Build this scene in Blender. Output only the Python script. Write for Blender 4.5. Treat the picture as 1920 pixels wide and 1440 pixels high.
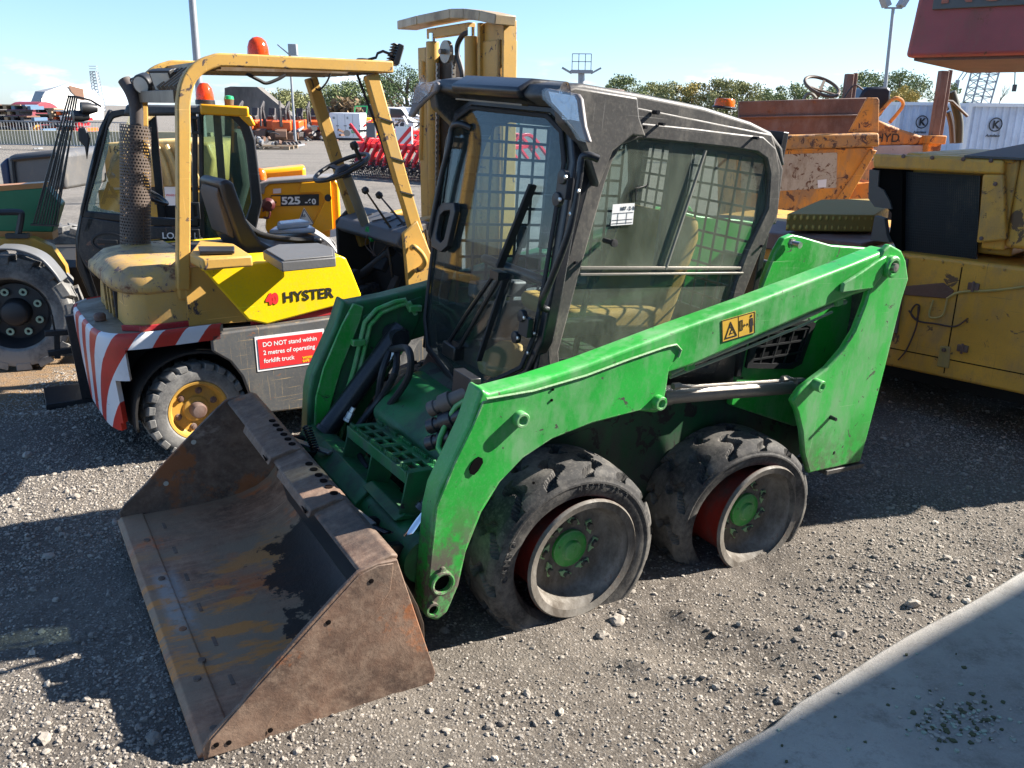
import bpy, bmesh, math, random
import numpy as np
from mathutils import Vector, Matrix, noise as mnoise
for o in list(bpy.data.objects): bpy.data.objects.remove(o)
SC = bpy.context.scene
COL = SC.collection
rad = math.radians
# ---------------- camera ----------------
CH, CF, CP, CR = 1.781, 1605.7, rad(17.80), rad(0.60)
_f = Vector((0, math.cos(CP), -math.sin(CP))); _u = Vector((0, math.sin(CP), math.cos(CP))); _r = Vector((1, 0, 0))
CRT = _r*math.cos(CR) + _u*math.sin(CR); CUP = -_r*math.sin(CR) + _u*math.cos(CR)
cam = bpy.data.cameras.new('camera'); camo = bpy.data.objects.new('camera', cam); COL.objects.link(camo)
camo.matrix_world = Matrix(((CRT.x, CUP.x, -_f.x, 0), (CRT.y, CUP.y, -_f.y, 0), (CRT.z, CUP.z, -_f.z, CH), (0, 0, 0, 1)))
cam.sensor_fit = 'HORIZONTAL'; cam.sensor_width = 36; cam.lens = CF/1920*36
cam.clip_start = 0.05; cam.clip_end = 5000
SC.camera = camo
# ---------------- sky, sun, exposure ----------------
SUN_AZ, SUN_EL = 75.0, 33.5          # azimuth clockwise from +y, elevation
w = bpy.data.worlds.new("World"); SC.world = w; w.use_nodes = True
nt = w.node_tree; nt.nodes.clear()
sky = nt.nodes.new('ShaderNodeTexSky'); sky.sky_type = 'NISHITA'; sky.sun_disc = False
sky.sun_elevation = rad(SUN_EL); sky.sun_rotation = rad(SUN_AZ); sky.air_density = 1.0; sky.dust_density = 0.2; sky.ozone_density = 3.0
bg = nt.nodes.new('ShaderNodeBackground'); bg.inputs[1].default_value = 0.054
wo = nt.nodes.new('ShaderNodeOutputWorld')
# low far-off clouds, a function of direction only
tc = nt.nodes.new('ShaderNodeTexCoord'); mp = nt.nodes.new('ShaderNodeMapping'); mp.inputs['Scale'].default_value = (7, 7, 22)
cn = nt.nodes.new('ShaderNodeTexNoise'); cn.inputs['Scale'].default_value = 1.0; cn.inputs['Detail'].default_value = 7; cn.inputs['Roughness'].default_value = .55
nt.links.new(tc.outputs['Generated'], mp.inputs[0]); nt.links.new(mp.outputs[0], cn.inputs['Vector'])
cr = nt.nodes.new('ShaderNodeMapRange'); cr.inputs['From Min'].default_value = .54; cr.inputs['From Max'].default_value = .72
nt.links.new(cn.outputs['Fac'], cr.inputs['Value'])
sep = nt.nodes.new('ShaderNodeSeparateXYZ'); nt.links.new(tc.outputs['Generated'], sep.inputs[0])
zr = nt.nodes.new('ShaderNodeMapRange'); zr.inputs['From Min'].default_value = .055; zr.inputs['From Max'].default_value = .02
nt.links.new(sep.outputs['Z'], zr.inputs['Value'])
mu = nt.nodes.new('ShaderNodeMath'); mu.operation = 'MULTIPLY'; nt.links.new(cr.outputs[0], mu.inputs[0]); nt.links.new(zr.outputs[0], mu.inputs[1])
mx = nt.nodes.new('ShaderNodeMix'); mx.data_type = 'RGBA'; mx.inputs['B'].default_value = (15, 14.2, 12.5, 1)
nt.links.new(mu.outputs[0], mx.inputs['Factor']); nt.links.new(sky.outputs[0], mx.inputs['A'])
tn = nt.nodes.new('ShaderNodeMix'); tn.data_type = 'RGBA'; tn.blend_type = 'MULTIPLY'; tn.inputs['Factor'].default_value = 1; tg = nt.nodes.new('ShaderNodeMapRange'); tg.inputs['From Min'].default_value = 0; tg.inputs['From Max'].default_value = .28; nt.links.new(sep.outputs['Z'], tg.inputs['Value']); tgm = nt.nodes.new('ShaderNodeMix'); tgm.data_type = 'RGBA'; tgm.inputs['A'].default_value = (.76, .93, 1.30, 1); tgm.inputs['B'].default_value = (1.08, 1.20, 1.30, 1); nt.links.new(tg.outputs[0], tgm.inputs['Factor']); nt.links.new(tgm.outputs['Result'], tn.inputs['B'])
nt.links.new(mx.outputs['Result'], tn.inputs['A']); nt.links.new(tn.outputs['Result'], bg.inputs[0]); nt.links.new(bg.outputs[0], wo.inputs[0])
sl = bpy.data.lights.new('sun', 'SUN'); sl.energy = 5.0; sl.angle = rad(.53); sl.color = (1, .93, .84)
so = bpy.data.objects.new('sun', sl); COL.objects.link(so)
SDIR = Vector((math.sin(rad(SUN_AZ))*math.cos(rad(SUN_EL)), math.cos(rad(SUN_AZ))*math.cos(rad(SUN_EL)), math.sin(rad(SUN_EL))))
so.rotation_euler = SDIR.to_track_quat('Z', 'Y').to_euler(); so.location = (8, -2, 12)
SC.view_settings.view_transform = 'Standard'; SC.view_settings.look = 'None'; SC.view_settings.exposure = 1.72; SC.view_settings.gamma = 1
SC.cycles.max_bounces = 10; SC.cycles.transparent_max_bounces = 24
# ---------------- helpers ----------------
CO = Vector((0, 0, CH))
def ray(px, py): return CRT*((px-960)/CF) - CUP*((py-720)/CF) + _f
def gnd(px, py, z=0.0):
    d = ray(px, py); return CO + d*((z-CH)/d.z)
def at(px, py, Y):
    d = ray(px, py); return CO + d*(Y/d.y)
class Frame:
    """a machine's own axes: x forward, y left, z up"""
    def __init__(s, pos, yaw, pi=0, ro=0):
        cz, sz = math.cos(rad(yaw)), math.sin(rad(yaw)); cy, sy = math.cos(rad(pi)), math.sin(rad(pi)); cx, sx = math.cos(rad(ro)), math.sin(rad(ro))
        s.R = Matrix(((cz, -sz, 0), (sz, cz, 0), (0, 0, 1))) @ Matrix(((cy, 0, -sy), (0, 1, 0), (sy, 0, cy))) @ Matrix(((1, 0, 0), (0, cx, -sx), (0, sx, cx)))
        s.p = Vector(pos); s.Rt = s.R.transposed(); s.M = Matrix.Translation(s.p) @ s.R.to_4x4()
    def n(s, px, py, nrm, d):
        o = s.Rt @ (CO - s.p); v = s.Rt @ ray(px, py); nrm = Vector(nrm); return o + v*((d - nrm.dot(o))/nrm.dot(v))
    def x(s, px, py, v): return s.n(px, py, (1, 0, 0), v)
    def y(s, px, py, v): return s.n(px, py, (0, 1, 0), v)
    def z(s, px, py, v): return s.n(px, py, (0, 0, 1), v)
    def ys(s, pts, v): return [s.y(a, b, v) for a, b in pts]
    def xs(s, pts, v): return [s.x(a, b, v) for a, b in pts]
    def inv(s, p): return s.Rt @ (Vector(p) - s.p)
SPLIT = {'far_cab_frame', 'board_arm', 'hinge', 'hinge_bolt', 'dark_bore', 'wear_bolt', 'pipe_clamp', 'hitch_spring', 'hose_fitting', 'hydraulic_hose', 'peg', 'bolt_hole', 'grip_hole', 'bright_hole_disc', 'valve_pipes', 'lever', 'drum', 'bolt', 'arm_pipe', 'cylinder_eye', 'hitch_lever', 'lift_chain_', 'tyre', 'wiper_arm', 'wiper_blade', 'window_rail', 'cable_tie', 'flood_light', 'welded_strap', 'torn_panel', 'dried_spill', 'skip_side', 'tube_saddle', 'axle_tube', 'red_trim', 'windscreen_bars', 'dash_slot', 'inner_pillar', 'tilt_bracket', 'guide_tube', 'rear_lamp', 'hydraulic_pipe'}
class B:
    """collects shapes and links them as ONE mesh object"""
    def __init__(s): s.v = []; s.f = []; s.m = []; s.at = None
    def add(s, v, f, mi=0):
        n = len(s.v); s.v += [tuple(p) for p in v]; s.f += [tuple(i+n for i in q) for q in f]; s.m += [mi]*len(f); return s
    def box(s, x0, x1, y0, y1, z0, z1, mi=0):
        return s.add([(x0,y0,z0),(x1,y0,z0),(x1,y1,z0),(x0,y1,z0),(x0,y0,z1),(x1,y0,z1),(x1,y1,z1),(x0,y1,z1)],
                     [(0,3,2,1),(4,5,6,7),(0,1,5,4),(1,2,6,5),(2,3,7,6),(3,0,4,7)], mi)
    def obox(s, c, h, R=None, mi=0):
        R = R or Matrix.Identity(3); c = Vector(c)
        v = [c + R @ Vector((i*h[0], j*h[1], k*h[2])) for k in (-1, 1) for i, j in ((-1,-1),(1,-1),(1,1),(-1,1))]
        return s.add(v, [(0,3,2,1),(4,5,6,7),(0,1,5,4),(1,2,6,5),(2,3,7,6),(3,0,4,7)], mi)
    def beam(s, a, b, w, h, up=(0, 0, 1), mi=0):
        a, b = Vector(a), Vector(b); d = (b-a); L = d.length; d.normalize(); up = Vector(up); sx = d.cross(up)
        if sx.length < 1e-4: sx = d.cross(Vector((1, 0, 0)))
        sx.normalize(); u = sx.cross(d); R = Matrix((d, sx, u)).transposed()
        return s.obox((a+b)/2, (L/2, w/2, h/2), R, mi)
    def prism(s, pts, vec, mi=0):
        n = len(pts); vec = Vector(vec); pts = [Vector(p) for p in pts]
        return s.add(pts + [p+vec for p in pts], [tuple(range(n))[::-1], tuple(range(n, 2*n))] + [(i, (i+1) % n, n+(i+1) % n, n+i) for i in range(n)], mi)
    def ring(s, outer, inner, vec, mi=0):
        n = len(outer); vec = Vector(vec); O = [Vector(p) for p in outer]; I = [Vector(p) for p in inner]
        v = O + I + [p+vec for p in O] + [p+vec for p in I]; f = []
        for i in range(n):
            j = (i+1) % n
            f += [(i, j, n+j, n+i), (2*n+i, 3*n+i, 3*n+j, 2*n+j), (i, 2*n+i, 2*n+j, j), (n+i, n+j, 3*n+j, 3*n+i)]
        return s.add(v, f, mi)
    def tube(s, path, r, n=10, mi=0, closed=False, caps=True):
        P = [Vector(p) for p in path]; m = len(P); rr = r if hasattr(r, '__len__') else [r]*m
        T = []
        for i in range(m):
            if closed: t = P[(i+1) % m]-P[i-1]
            else: t = P[min(i+1, m-1)]-P[max(i-1, 0)]
            T.append(t.normalized())
        ref = Vector((0, 0, 1)) if abs(T[0].z) < .9 else Vector((1, 0, 0)); a = T[0].cross(ref).normalized(); v = []; f = []
        for i in range(m):
            a = (a - T[i]*a.dot(T[i])).normalized(); b = T[i].cross(a)
            v += [P[i] + (a*math.cos(2*math.pi*k/n) + b*math.sin(2*math.pi*k/n))*rr[i] for k in range(n)]
        for i in range(m if closed else m-1):
            i2 = (i+1) % m
            f += [(i*n+k, i*n+(k+1) % n, i2*n+(k+1) % n, i2*n+k) for k in range(n)]
        if caps and not closed: f += [tuple(range(n))[::-1], tuple((m-1)*n+k for k in range(n))]
        return s.add(v, f, mi)
    def cyl(s, a, b, r, n=16, mi=0, r2=None): return s.tube([a, b], [r, r if r2 is None else r2], n, mi)
    def lathe(s, prof, c, axis, n=32, mi=0, closed=False):
        """prof: (radius, distance along axis)"""
        c = Vector(c); ax = Vector(axis).normalized(); a = ax.cross(Vector((0, 0, 1)) if abs(ax.z) < .9 else Vector((1, 0, 0))).normalized(); b = ax.cross(a)
        m = len(prof); v = []; f = []
        for r, d in prof:
            v += [c + ax*d + (a*math.cos(2*math.pi*k/n) + b*math.sin(2*math.pi*k/n))*max(r, 1e-4) for k in range(n)]
        for i in range(m if closed else m-1):
            j = (i+1) % m
            f += [(i*n+k, i*n+(k+1) % n, j*n+(k+1) % n, j*n+k) for k in range(n)]
        return s.add(v, f, mi)
    def grid(s, fn, nu, nv, mi=0, wrapu=False):
        v = [fn(i/(nu if wrapu else nu-1), j/(nv-1)) for i in range(nu) for j in range(nv)]; f = []
        for i in range(nu if wrapu else nu-1):
            i2 = (i+1) % nu
            f += [(i*nv+j, i2*nv+j, i2*nv+j+1, i*nv+j+1) for j in range(nv-1)]
        return s.add(v, f, mi)
    def islands(s):
        p = list(range(len(s.v)))
        def fd(a):
            while p[a] != a: p[a] = p[p[a]]; a = p[a]
            return a
        for q in s.f:
            r = fd(q[0])
            for k in q[1:]: p[fd(k)] = r
        G = {}
        for q, m in zip(s.f, s.m): G.setdefault(fd(q[0]), []).append((q, m))
        out = []
        for g in G.values():
            b = B(); ix = {}
            for q, m in g:
                for k in q:
                    if k not in ix: ix[k] = len(b.v); b.v.append(s.v[k])
                b.f.append(tuple(ix[k] for k in q)); b.m.append(m)
            out.append(b)
        return out
    def build(s, name, mats, parent=None, bevel=0, ang=38, seg=2, solid=0, fix=True, smooth=True, sub=0):
        if name in SPLIT and parent is not None:
            I = s.islands()
            if len(I) > 1: return [b.build(name, mats, parent, bevel, ang, seg, solid, fix, smooth, sub) for b in I][0]
        me = bpy.data.meshes.new(name); me.from_pydata(s.v, [], s.f); me.update()
        mats = mats if isinstance(mats, (list, tuple)) else [mats]
        for m in mats: me.materials.append(m)
        if len(mats) > 1: me.polygons.foreach_set('material_index', s.m)
        if fix or smooth:
            bm = bmesh.new(); bm.from_mesh(me)
            if fix: bmesh.ops.recalc_face_normals(bm, faces=bm.faces)
            if smooth:
                for fc in bm.faces: fc.smooth = True
                for e in bm.edges:
                    if len(e.link_faces) != 2 or e.calc_face_angle(3.2) > rad(ang): e.smooth = False
            bm.to_mesh(me); bm.free()
        o = bpy.data.objects.new(name, me); COL.objects.link(o)
        if parent: o.parent = parent
        if solid: md = o.modifiers.new('thickness', 'SOLIDIFY'); md.thickness = solid; md.offset = -1
        if sub: md = o.modifiers.new('sub', 'SUBSURF'); md.levels = sub; md.render_levels = sub
        if bevel:
            md = o.modifiers.new('bevel', 'BEVEL'); md.width = bevel; md.segments = seg; md.limit_method = 'ANGLE'; md.angle_limit = rad(ang); md.harden_normals = False
        return o
def thing(name, label, cat, M=None, group=None):
    o = bpy.data.objects.new(name, None); COL.objects.link(o); o.empty_display_size = .2
    if M is not None: o.matrix_world = M
    o['label'] = label; o['category'] = cat
    if group: o['group'] = group
    return o
def tag(o, label, cat, group=None):
    o['label'] = label; o['category'] = cat
    if group: o['group'] = group
    return o
def struct(o, kind='structure', label=None, cat=None):
    o['kind'] = kind
    if label: o['label'] = label
    if cat: o['category'] = cat
    return o
def clone(o, parent=None):
    c = o.copy(); COL.objects.link(c)
    if parent: c.parent = parent
    for ch in list(o.children): clone(ch, c)
    return c
def text(name, s, size, org, xd, yd, m, parent=None, depth=.002, bold=0.0, sx=1.0, align='LEFT', shear=0):
    cu = bpy.data.curves.new('tmp', 'FONT'); cu.body = s; cu.size = size; cu.extrude = depth; cu.offset = bold; cu.align_x = align; cu.shear = shear; cu.space_line = 1.0
    to = bpy.data.objects.new('tmp', cu); COL.objects.link(to)
    dg = bpy.context.evaluated_depsgraph_get(); me = bpy.data.meshes.new_from_object(to.evaluated_get(dg))
    bpy.data.objects.remove(to); bpy.data.curves.remove(cu)
    X = Vector(xd).normalized(); Yd = Vector(yd); Yd = (Yd - X*Yd.dot(X)).normalized(); Z = X.cross(Yd)
    me.transform(Matrix.Translation(Vector(org)) @ Matrix((X*sx, Yd, Z)).transposed().to_4x4())
    me.materials.clear(); me.materials.append(m); me.name = name
    o = bpy.data.objects.new(name, me); COL.objects.link(o)
    if parent: o.parent = parent
    return o
# ---------------- materials ----------------
def V4(c): return (c[0], c[1], c[2], 1)
class Mat:
    def __init__(s, name):
        s.m = bpy.data.materials.new(name); s.m.use_nodes = True; s.t = s.m.node_tree; s.N = s.t.nodes; s.L = s.t.links
        s.b = s.N['Principled BSDF']; s.tc = s.N.new('ShaderNodeTexCoord')
    def vec(s, scale=(1, 1, 1), rot=(0, 0, 0), loc=(0, 0, 0)):
        q = s.N.new('ShaderNodeMapping'); q.inputs['Scale'].default_value = scale; q.inputs['Rotation'].default_value = rot; q.inputs['Location'].default_value = loc
        s.L.new(s.tc.outputs['Object'], q.inputs[0]); return q.outputs[0]
    def noise(s, scale, detail=5, rough=.6, vec=None, dist=0):
        q = s.N.new('ShaderNodeTexNoise'); q.inputs['Scale'].default_value = scale; q.inputs['Detail'].default_value = detail; q.inputs['Roughness'].default_value = rough; q.inputs['Distortion'].default_value = dist
        s.L.new(vec or s.tc.outputs['Object'], q.inputs['Vector']); return q.outputs['Fac']
    def voro(s, scale, feat='F1', vec=None, out='Distance', rnd=1):
        q = s.N.new('ShaderNodeTexVoronoi'); q.feature = feat; q.inputs['Scale'].default_value = scale; q.inputs['Randomness'].default_value = rnd
        s.L.new(vec or s.tc.outputs['Object'], q.inputs['Vector']); return q.outputs[out]
    def rng(s, v, a, b, c=0, d=1):
        q = s.N.new('ShaderNodeMapRange'); q.inputs['From Min'].default_value = a; q.inputs['From Max'].default_value = b; q.inputs['To Min'].default_value = c; q.inputs['To Max'].default_value = d
        s.L.new(v, q.inputs['Value']); return q.outputs[0]
    def math(s, op, a, b=None):
        q = s.N.new('ShaderNodeMath'); q.operation = op
        for i, k in enumerate((a, b)):
            if k is None: continue
            if hasattr(k, 'is_output'): s.L.new(k, q.inputs[i])
            else: q.inputs[i].default_value = k
        return q.outputs[0]
    def mix(s, f, a, b, blend='MIX'):
        q = s.N.new('ShaderNodeMix'); q.data_type = 'RGBA'; q.blend_type = blend
        for nm, k in (('Factor', f), ('A', a), ('B', b)):
            if hasattr(k, 'is_output'): s.L.new(k, q.inputs[nm])
            elif nm == 'Factor': q.inputs[nm].default_value = k
            else: q.inputs[nm].default_value = V4(k)
        return q.outputs['Result']
    def axis(s, i):
        q = s.N.new('ShaderNodeSeparateXYZ'); s.L.new(s.tc.outputs['Object'], q.inputs[0]); return q.outputs[i]
    def attr(s, name, out='Fac'):
        q = s.N.new('ShaderNodeAttribute'); q.attribute_name = name; return q.outputs[out]
    def set(s, nm, v):
        if hasattr(v, 'is_output'): s.L.new(v, s.b.inputs[nm])
        else: s.b.inputs[nm].default_value = V4(v) if hasattr(v, '__len__') else v
        return s
    def bump(s, h, strength=.3, dist=.01):
        q = s.N.new('ShaderNodeBump'); q.inputs['Strength'].default_value = strength; q.inputs['Distance'].default_value = dist
        s.L.new(h, q.inputs['Height']); s.L.new(q.outputs[0], s.b.inputs['Normal']); return s
def paint(name, col, rough=.4, var=.12, dirt=(.19, .16, .12), dirt_amt=.3, chip=None, chip_amt=.0, chip_scale=14, scr=0.0, scr_col=None, metal=0, bump=.12, spec=.5, seed=0, rust=None, rust_amt=0, rust_scale=4, mud=None, edge=None):
    """weathered painted metal: tone drift, dust, scratches, chips and rust patches"""
    M = Mat(name); lo = tuple(c*(1-var) for c in col); hi = tuple(min(1, c*(1+var)) for c in col)
    off = (seed*3.1, seed*1.7, seed*2.3)
    base = M.mix(M.rng(M.noise(2.3, 4, .6, M.vec(loc=off)), .35, .65), lo, hi)
    dm = M.noise(6, 9, .72, M.vec(scale=(1, 1, .45), loc=off)); dmask = M.rng(dm, .60-.25*dirt_amt, .78-.2*dirt_amt, 0, min(1, .35+dirt_amt))
    base = M.mix(dmask, base, dirt)
    fine = M.noise(90, 3, .6); base = M.mix(M.rng(fine, .5, .8, 0, .25+.3*dirt_amt), base, dirt)
    rgh = M.rng(dmask, 0, 1, rough, min(1, rough+.35))
    if scr:
        sm = None
        for rt, sc in (((.35, .75, .5), (95, 1.3, 1.3)), ((-.5, .25, .9), (1.1, 1.1, 80))):
            q = M.rng(M.noise(1.3, 4, .6, M.vec(scale=sc, rot=rt, loc=off)), .71-.06*scr, .73-.06*scr)
            sm = q if sm is None else M.math('MAXIMUM', sm, q)
        base = M.mix(M.math('MULTIPLY', sm, min(1, .5+scr*.3)), base, scr_col or tuple(min(1, c*1.7+.06) for c in col))
    if rust_amt:
        rm = M.rng(M.noise(rust_scale, 10, .75, M.vec(loc=(off[1], off[0], 5))), .66-.25*rust_amt, .70-.2*rust_amt)
        rc = rust or (.16, .065, .03)
        rcol = M.mix(M.rng(M.noise(30, 5, .7), .35, .65), tuple(c*.5 for c in rc), tuple(c*1.5 for c in rc))
        base = M.mix(rm, base, rcol); rgh = M.math('MAXIMUM', rgh, M.math('MULTIPLY', rm, .85))
    if chip is not None and chip_amt:
        a = M.noise(chip_scale, 8, .7, M.vec(loc=(1.3, off[0], off[2])), 1.2); cm = M.rng(a, .70-.22*chip_amt, .715-.22*chip_amt)
        base = M.mix(cm, base, chip); rgh = M.math('MAXIMUM', rgh, M.math('MULTIPLY', cm, .7))
    if edge:
        bv = M.N.new('ShaderNodeBevel'); bv.samples = 4; bv.inputs['Radius'].default_value = .012; ge = M.N.new('ShaderNodeNewGeometry'); vm = M.N.new('ShaderNodeVectorMath'); vm.operation = 'DOT_PRODUCT'
        M.L.new(bv.outputs[0], vm.inputs[0]); M.L.new(ge.outputs['Normal'], vm.inputs[1]); em = M.rng(vm.outputs['Value'], .985, .93)
        em = M.math('MULTIPLY', em, M.rng(M.noise(16, 8, .75, M.vec(loc=off)), .46, .58)); base = M.mix(em, base, edge); rgh = M.math('MAXIMUM', rgh, M.math('MULTIPLY', em, .6))
    if mud:
        mm = M.math('MULTIPLY', M.rng(M.noise(13, 9, .82), .44, .54), M.rng(M.axis(2), mud[0], mud[1], 0, 1)); base = M.mix(mm, base, (.09, .075, .06)); rgh = M.math('MAXIMUM', rgh, mm)
    M.set('Base Color', base).set('Roughness', rgh).set('Metallic', metal)
    h = M.math('ADD', M.math('MULTIPLY', M.noise(60, 4, .6), .5), M.math('MULTIPLY', M.noise(5, 3, .5), .9)); M.bump(h, bump, .006)
    return M.m
def plain(name, col, rough=.5, metal=0, bump=0, bs=80, var=.1):
    M = Mat(name); M.set('Base Color', M.mix(M.noise(12, 5, .65), tuple(c*(1-2*var) for c in col), tuple(min(1, c*(1+2*var)) for c in col))).set('Roughness', rough).set('Metallic', metal)
    if bump: M.bump(M.noise(bs, 5, .6), bump, .004)
    if max(col) < .0125: M.set('Specular IOR Level', .05)
    return M.m
def glass(name, tint=(.75, .85, .82), dust=.2, dust_col=(.30, .31, .26), rough=.02, dscale=4):
    """tinted pane: see-through plus fresnel reflection plus a film of dust"""
    M = Mat(name); N, L = M.N, M.L; N.remove(M.b)
    tr = N.new('ShaderNodeBsdfTransparent'); tr.inputs[0].default_value = V4(tint)
    gl = N.new('ShaderNodeBsdfGlossy'); gl.inputs['Roughness'].default_value = rough; gl.inputs[0].default_value = (1, 1, 1, 1)
    lw = N.new('ShaderNodeLayerWeight'); lw.inputs[0].default_value = .5
    fk = M.math('ADD', M.math('MULTIPLY', M.math('POWER', lw.outputs['Facing'], 4.5), .6), .022)
    m1 = N.new('ShaderNodeMixShader'); L.new(fk, m1.inputs[0]); L.new(tr.outputs[0], m1.inputs[1]); L.new(gl.outputs[0], m1.inputs[2])
    df = N.new('ShaderNodeBsdfDiffuse'); df.inputs[0].default_value = V4(dust_col)
    m2 = N.new('ShaderNodeMixShader')
    f = M.math('ADD', M.math('MULTIPLY', M.rng(M.noise(dscale, 8, .7, M.vec(scale=(1, 1, .5))), .3, .7), dust*1.1), M.math('MULTIPLY', M.noise(160, 3, .6), dust*.35))
    L.new(f, m2.inputs[0]); L.new(m1.outputs[0], m2.inputs[1]); L.new(df.outputs[0], m2.inputs[2])
    L.new(m2.outputs[0], N['Material Output'].inputs[0]); return M.m
# ---------------- shared materials ----------------
GREEN = paint('green_paint', (.022, .335, .040), rough=.34, var=.20, dirt=(.135, .335, .14), dirt_amt=.62, chip=(.045, .05, .04), chip_amt=.26, chip_scale=13, scr=.28, scr_col=(.25, .45, .22), bump=.12, seed=1, edge=(.30, .42, .26), rust=(.10, .07, .04), rust_amt=.04, rust_scale=12)
GREEN_M = paint('green_paint_muddy', (.022, .325, .042), rough=.38, var=.22, dirt=(.135, .33, .14), dirt_amt=.6, chip=(.05, .05, .04), chip_amt=.32, chip_scale=14, scr=.34, scr_col=(.24, .43, .21), mud=(.66, .40), seed=2, edge=(.30, .40, .25))
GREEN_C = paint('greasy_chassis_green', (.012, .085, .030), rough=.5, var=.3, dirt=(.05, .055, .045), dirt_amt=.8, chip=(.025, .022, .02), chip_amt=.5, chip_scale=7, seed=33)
GREEN_D = paint('green_paint_greasy_shaded', (.018, .155, .045), rough=.42, var=.3, dirt=(.05, .07, .05), dirt_amt=.6, chip=(.03, .03, .028), chip_amt=.3, seed=3)  # grease, with shade on the front parts and far arm put into the green
CABG = paint('weathered_black_panel', (.050, .048, .045), rough=.5, var=.25, dirt=(.21, .19, .155), dirt_amt=.36, chip=(.2, .17, .13), chip_amt=.12, scr=.5, scr_col=(.26, .25, .23), bump=.22, seed=4)
BLK = paint('satin_black_steel', (.014, .015, .018), rough=.34, var=.3, dirt=(.08, .075, .065), dirt_amt=.12, scr=.25, scr_col=(.12, .12, .12), bump=.1, seed=5)
BLKD = plain('dark_rubber', (.016, .016, .017), .75, bump=.3)
HOSE = plain('hose_rubber', (.02, .02, .022), .55, bump=.2, bs=60)
PLAS = plain('black_plastic', (.02, .021, .023), .42, bump=.1)
STEEL = plain('dusty_bare_steel', (.27, .25, .22), .42, .55, bump=.2)
CHROME = plain('chrome_rod', (.75, .76, .78), .09, 1.0, var=.02)
BRIGHT = plain('bright_bolt', (.5, .5, .48), .3, .9)
GLASS_F = glass('windscreen_glass', (.80, .88, .90), .045, (.34, .37, .33), .01)
GLASS_S = glass('dusty_side_glass', (.72, .78, .75), .34, (.25, .285, .225), .05)
LENS = glass('lamp_lens', (.93, .95, .98), .05, (.5, .5, .52), .06, 30)
BEAM = plain('lamp_reflector', (.42, .41, .42), .22, .9, bump=.35, bs=45, var=.2)
def lens_mat(name, c):
    M = Mat(name); M.set('Base Color', c).set('Roughness', .12).set('Transmission Weight', .35).set('IOR', 1.45); M.bump(M.voro(90), .25, .002); return M.m
ORANGE_L = lens_mat('orange_lens', (.95, .20, .02)); RED_L = lens_mat('red_orange_lens', (.92, .09, .015)); GREEN_L = plain('green_lens', (.02, .42, .13), .2)
def tyre_mat(name, base, dust, amt, s=1):
    M = Mat(name); c = M.mix(M.rng(M.noise(4*s, 8, .75), .62-.3*amt, .8-.25*amt), base, dust)
    c = M.mix(M.rng(M.noise(70, 4, .7), .5, .75, 0, .5), c, dust); M.set('Base Color', c).set('Roughness', .82); M.bump(M.noise(110, 5, .7), .35, .003); return M.m
TYRE = tyre_mat('worn_tyre_rubber', (.030, .029, .028), (.17, .157, .135), .62)
TYRE_G = tyre_mat('grey_tyre_rubber', (.06, .06, .062), (.23, .225, .21), .85)
RIMW = paint('dusty_rim', (.20, .185, .16), rough=.6, var=.25, dirt=(.075, .062, .048), dirt_amt=.85, bump=.35, rust_amt=.12, seed=6)
RIMR = paint('red_rim_barrel', (.30, .026, .015), rough=.5, dirt=(.09, .05, .035), dirt_amt=.7, seed=19)
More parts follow.
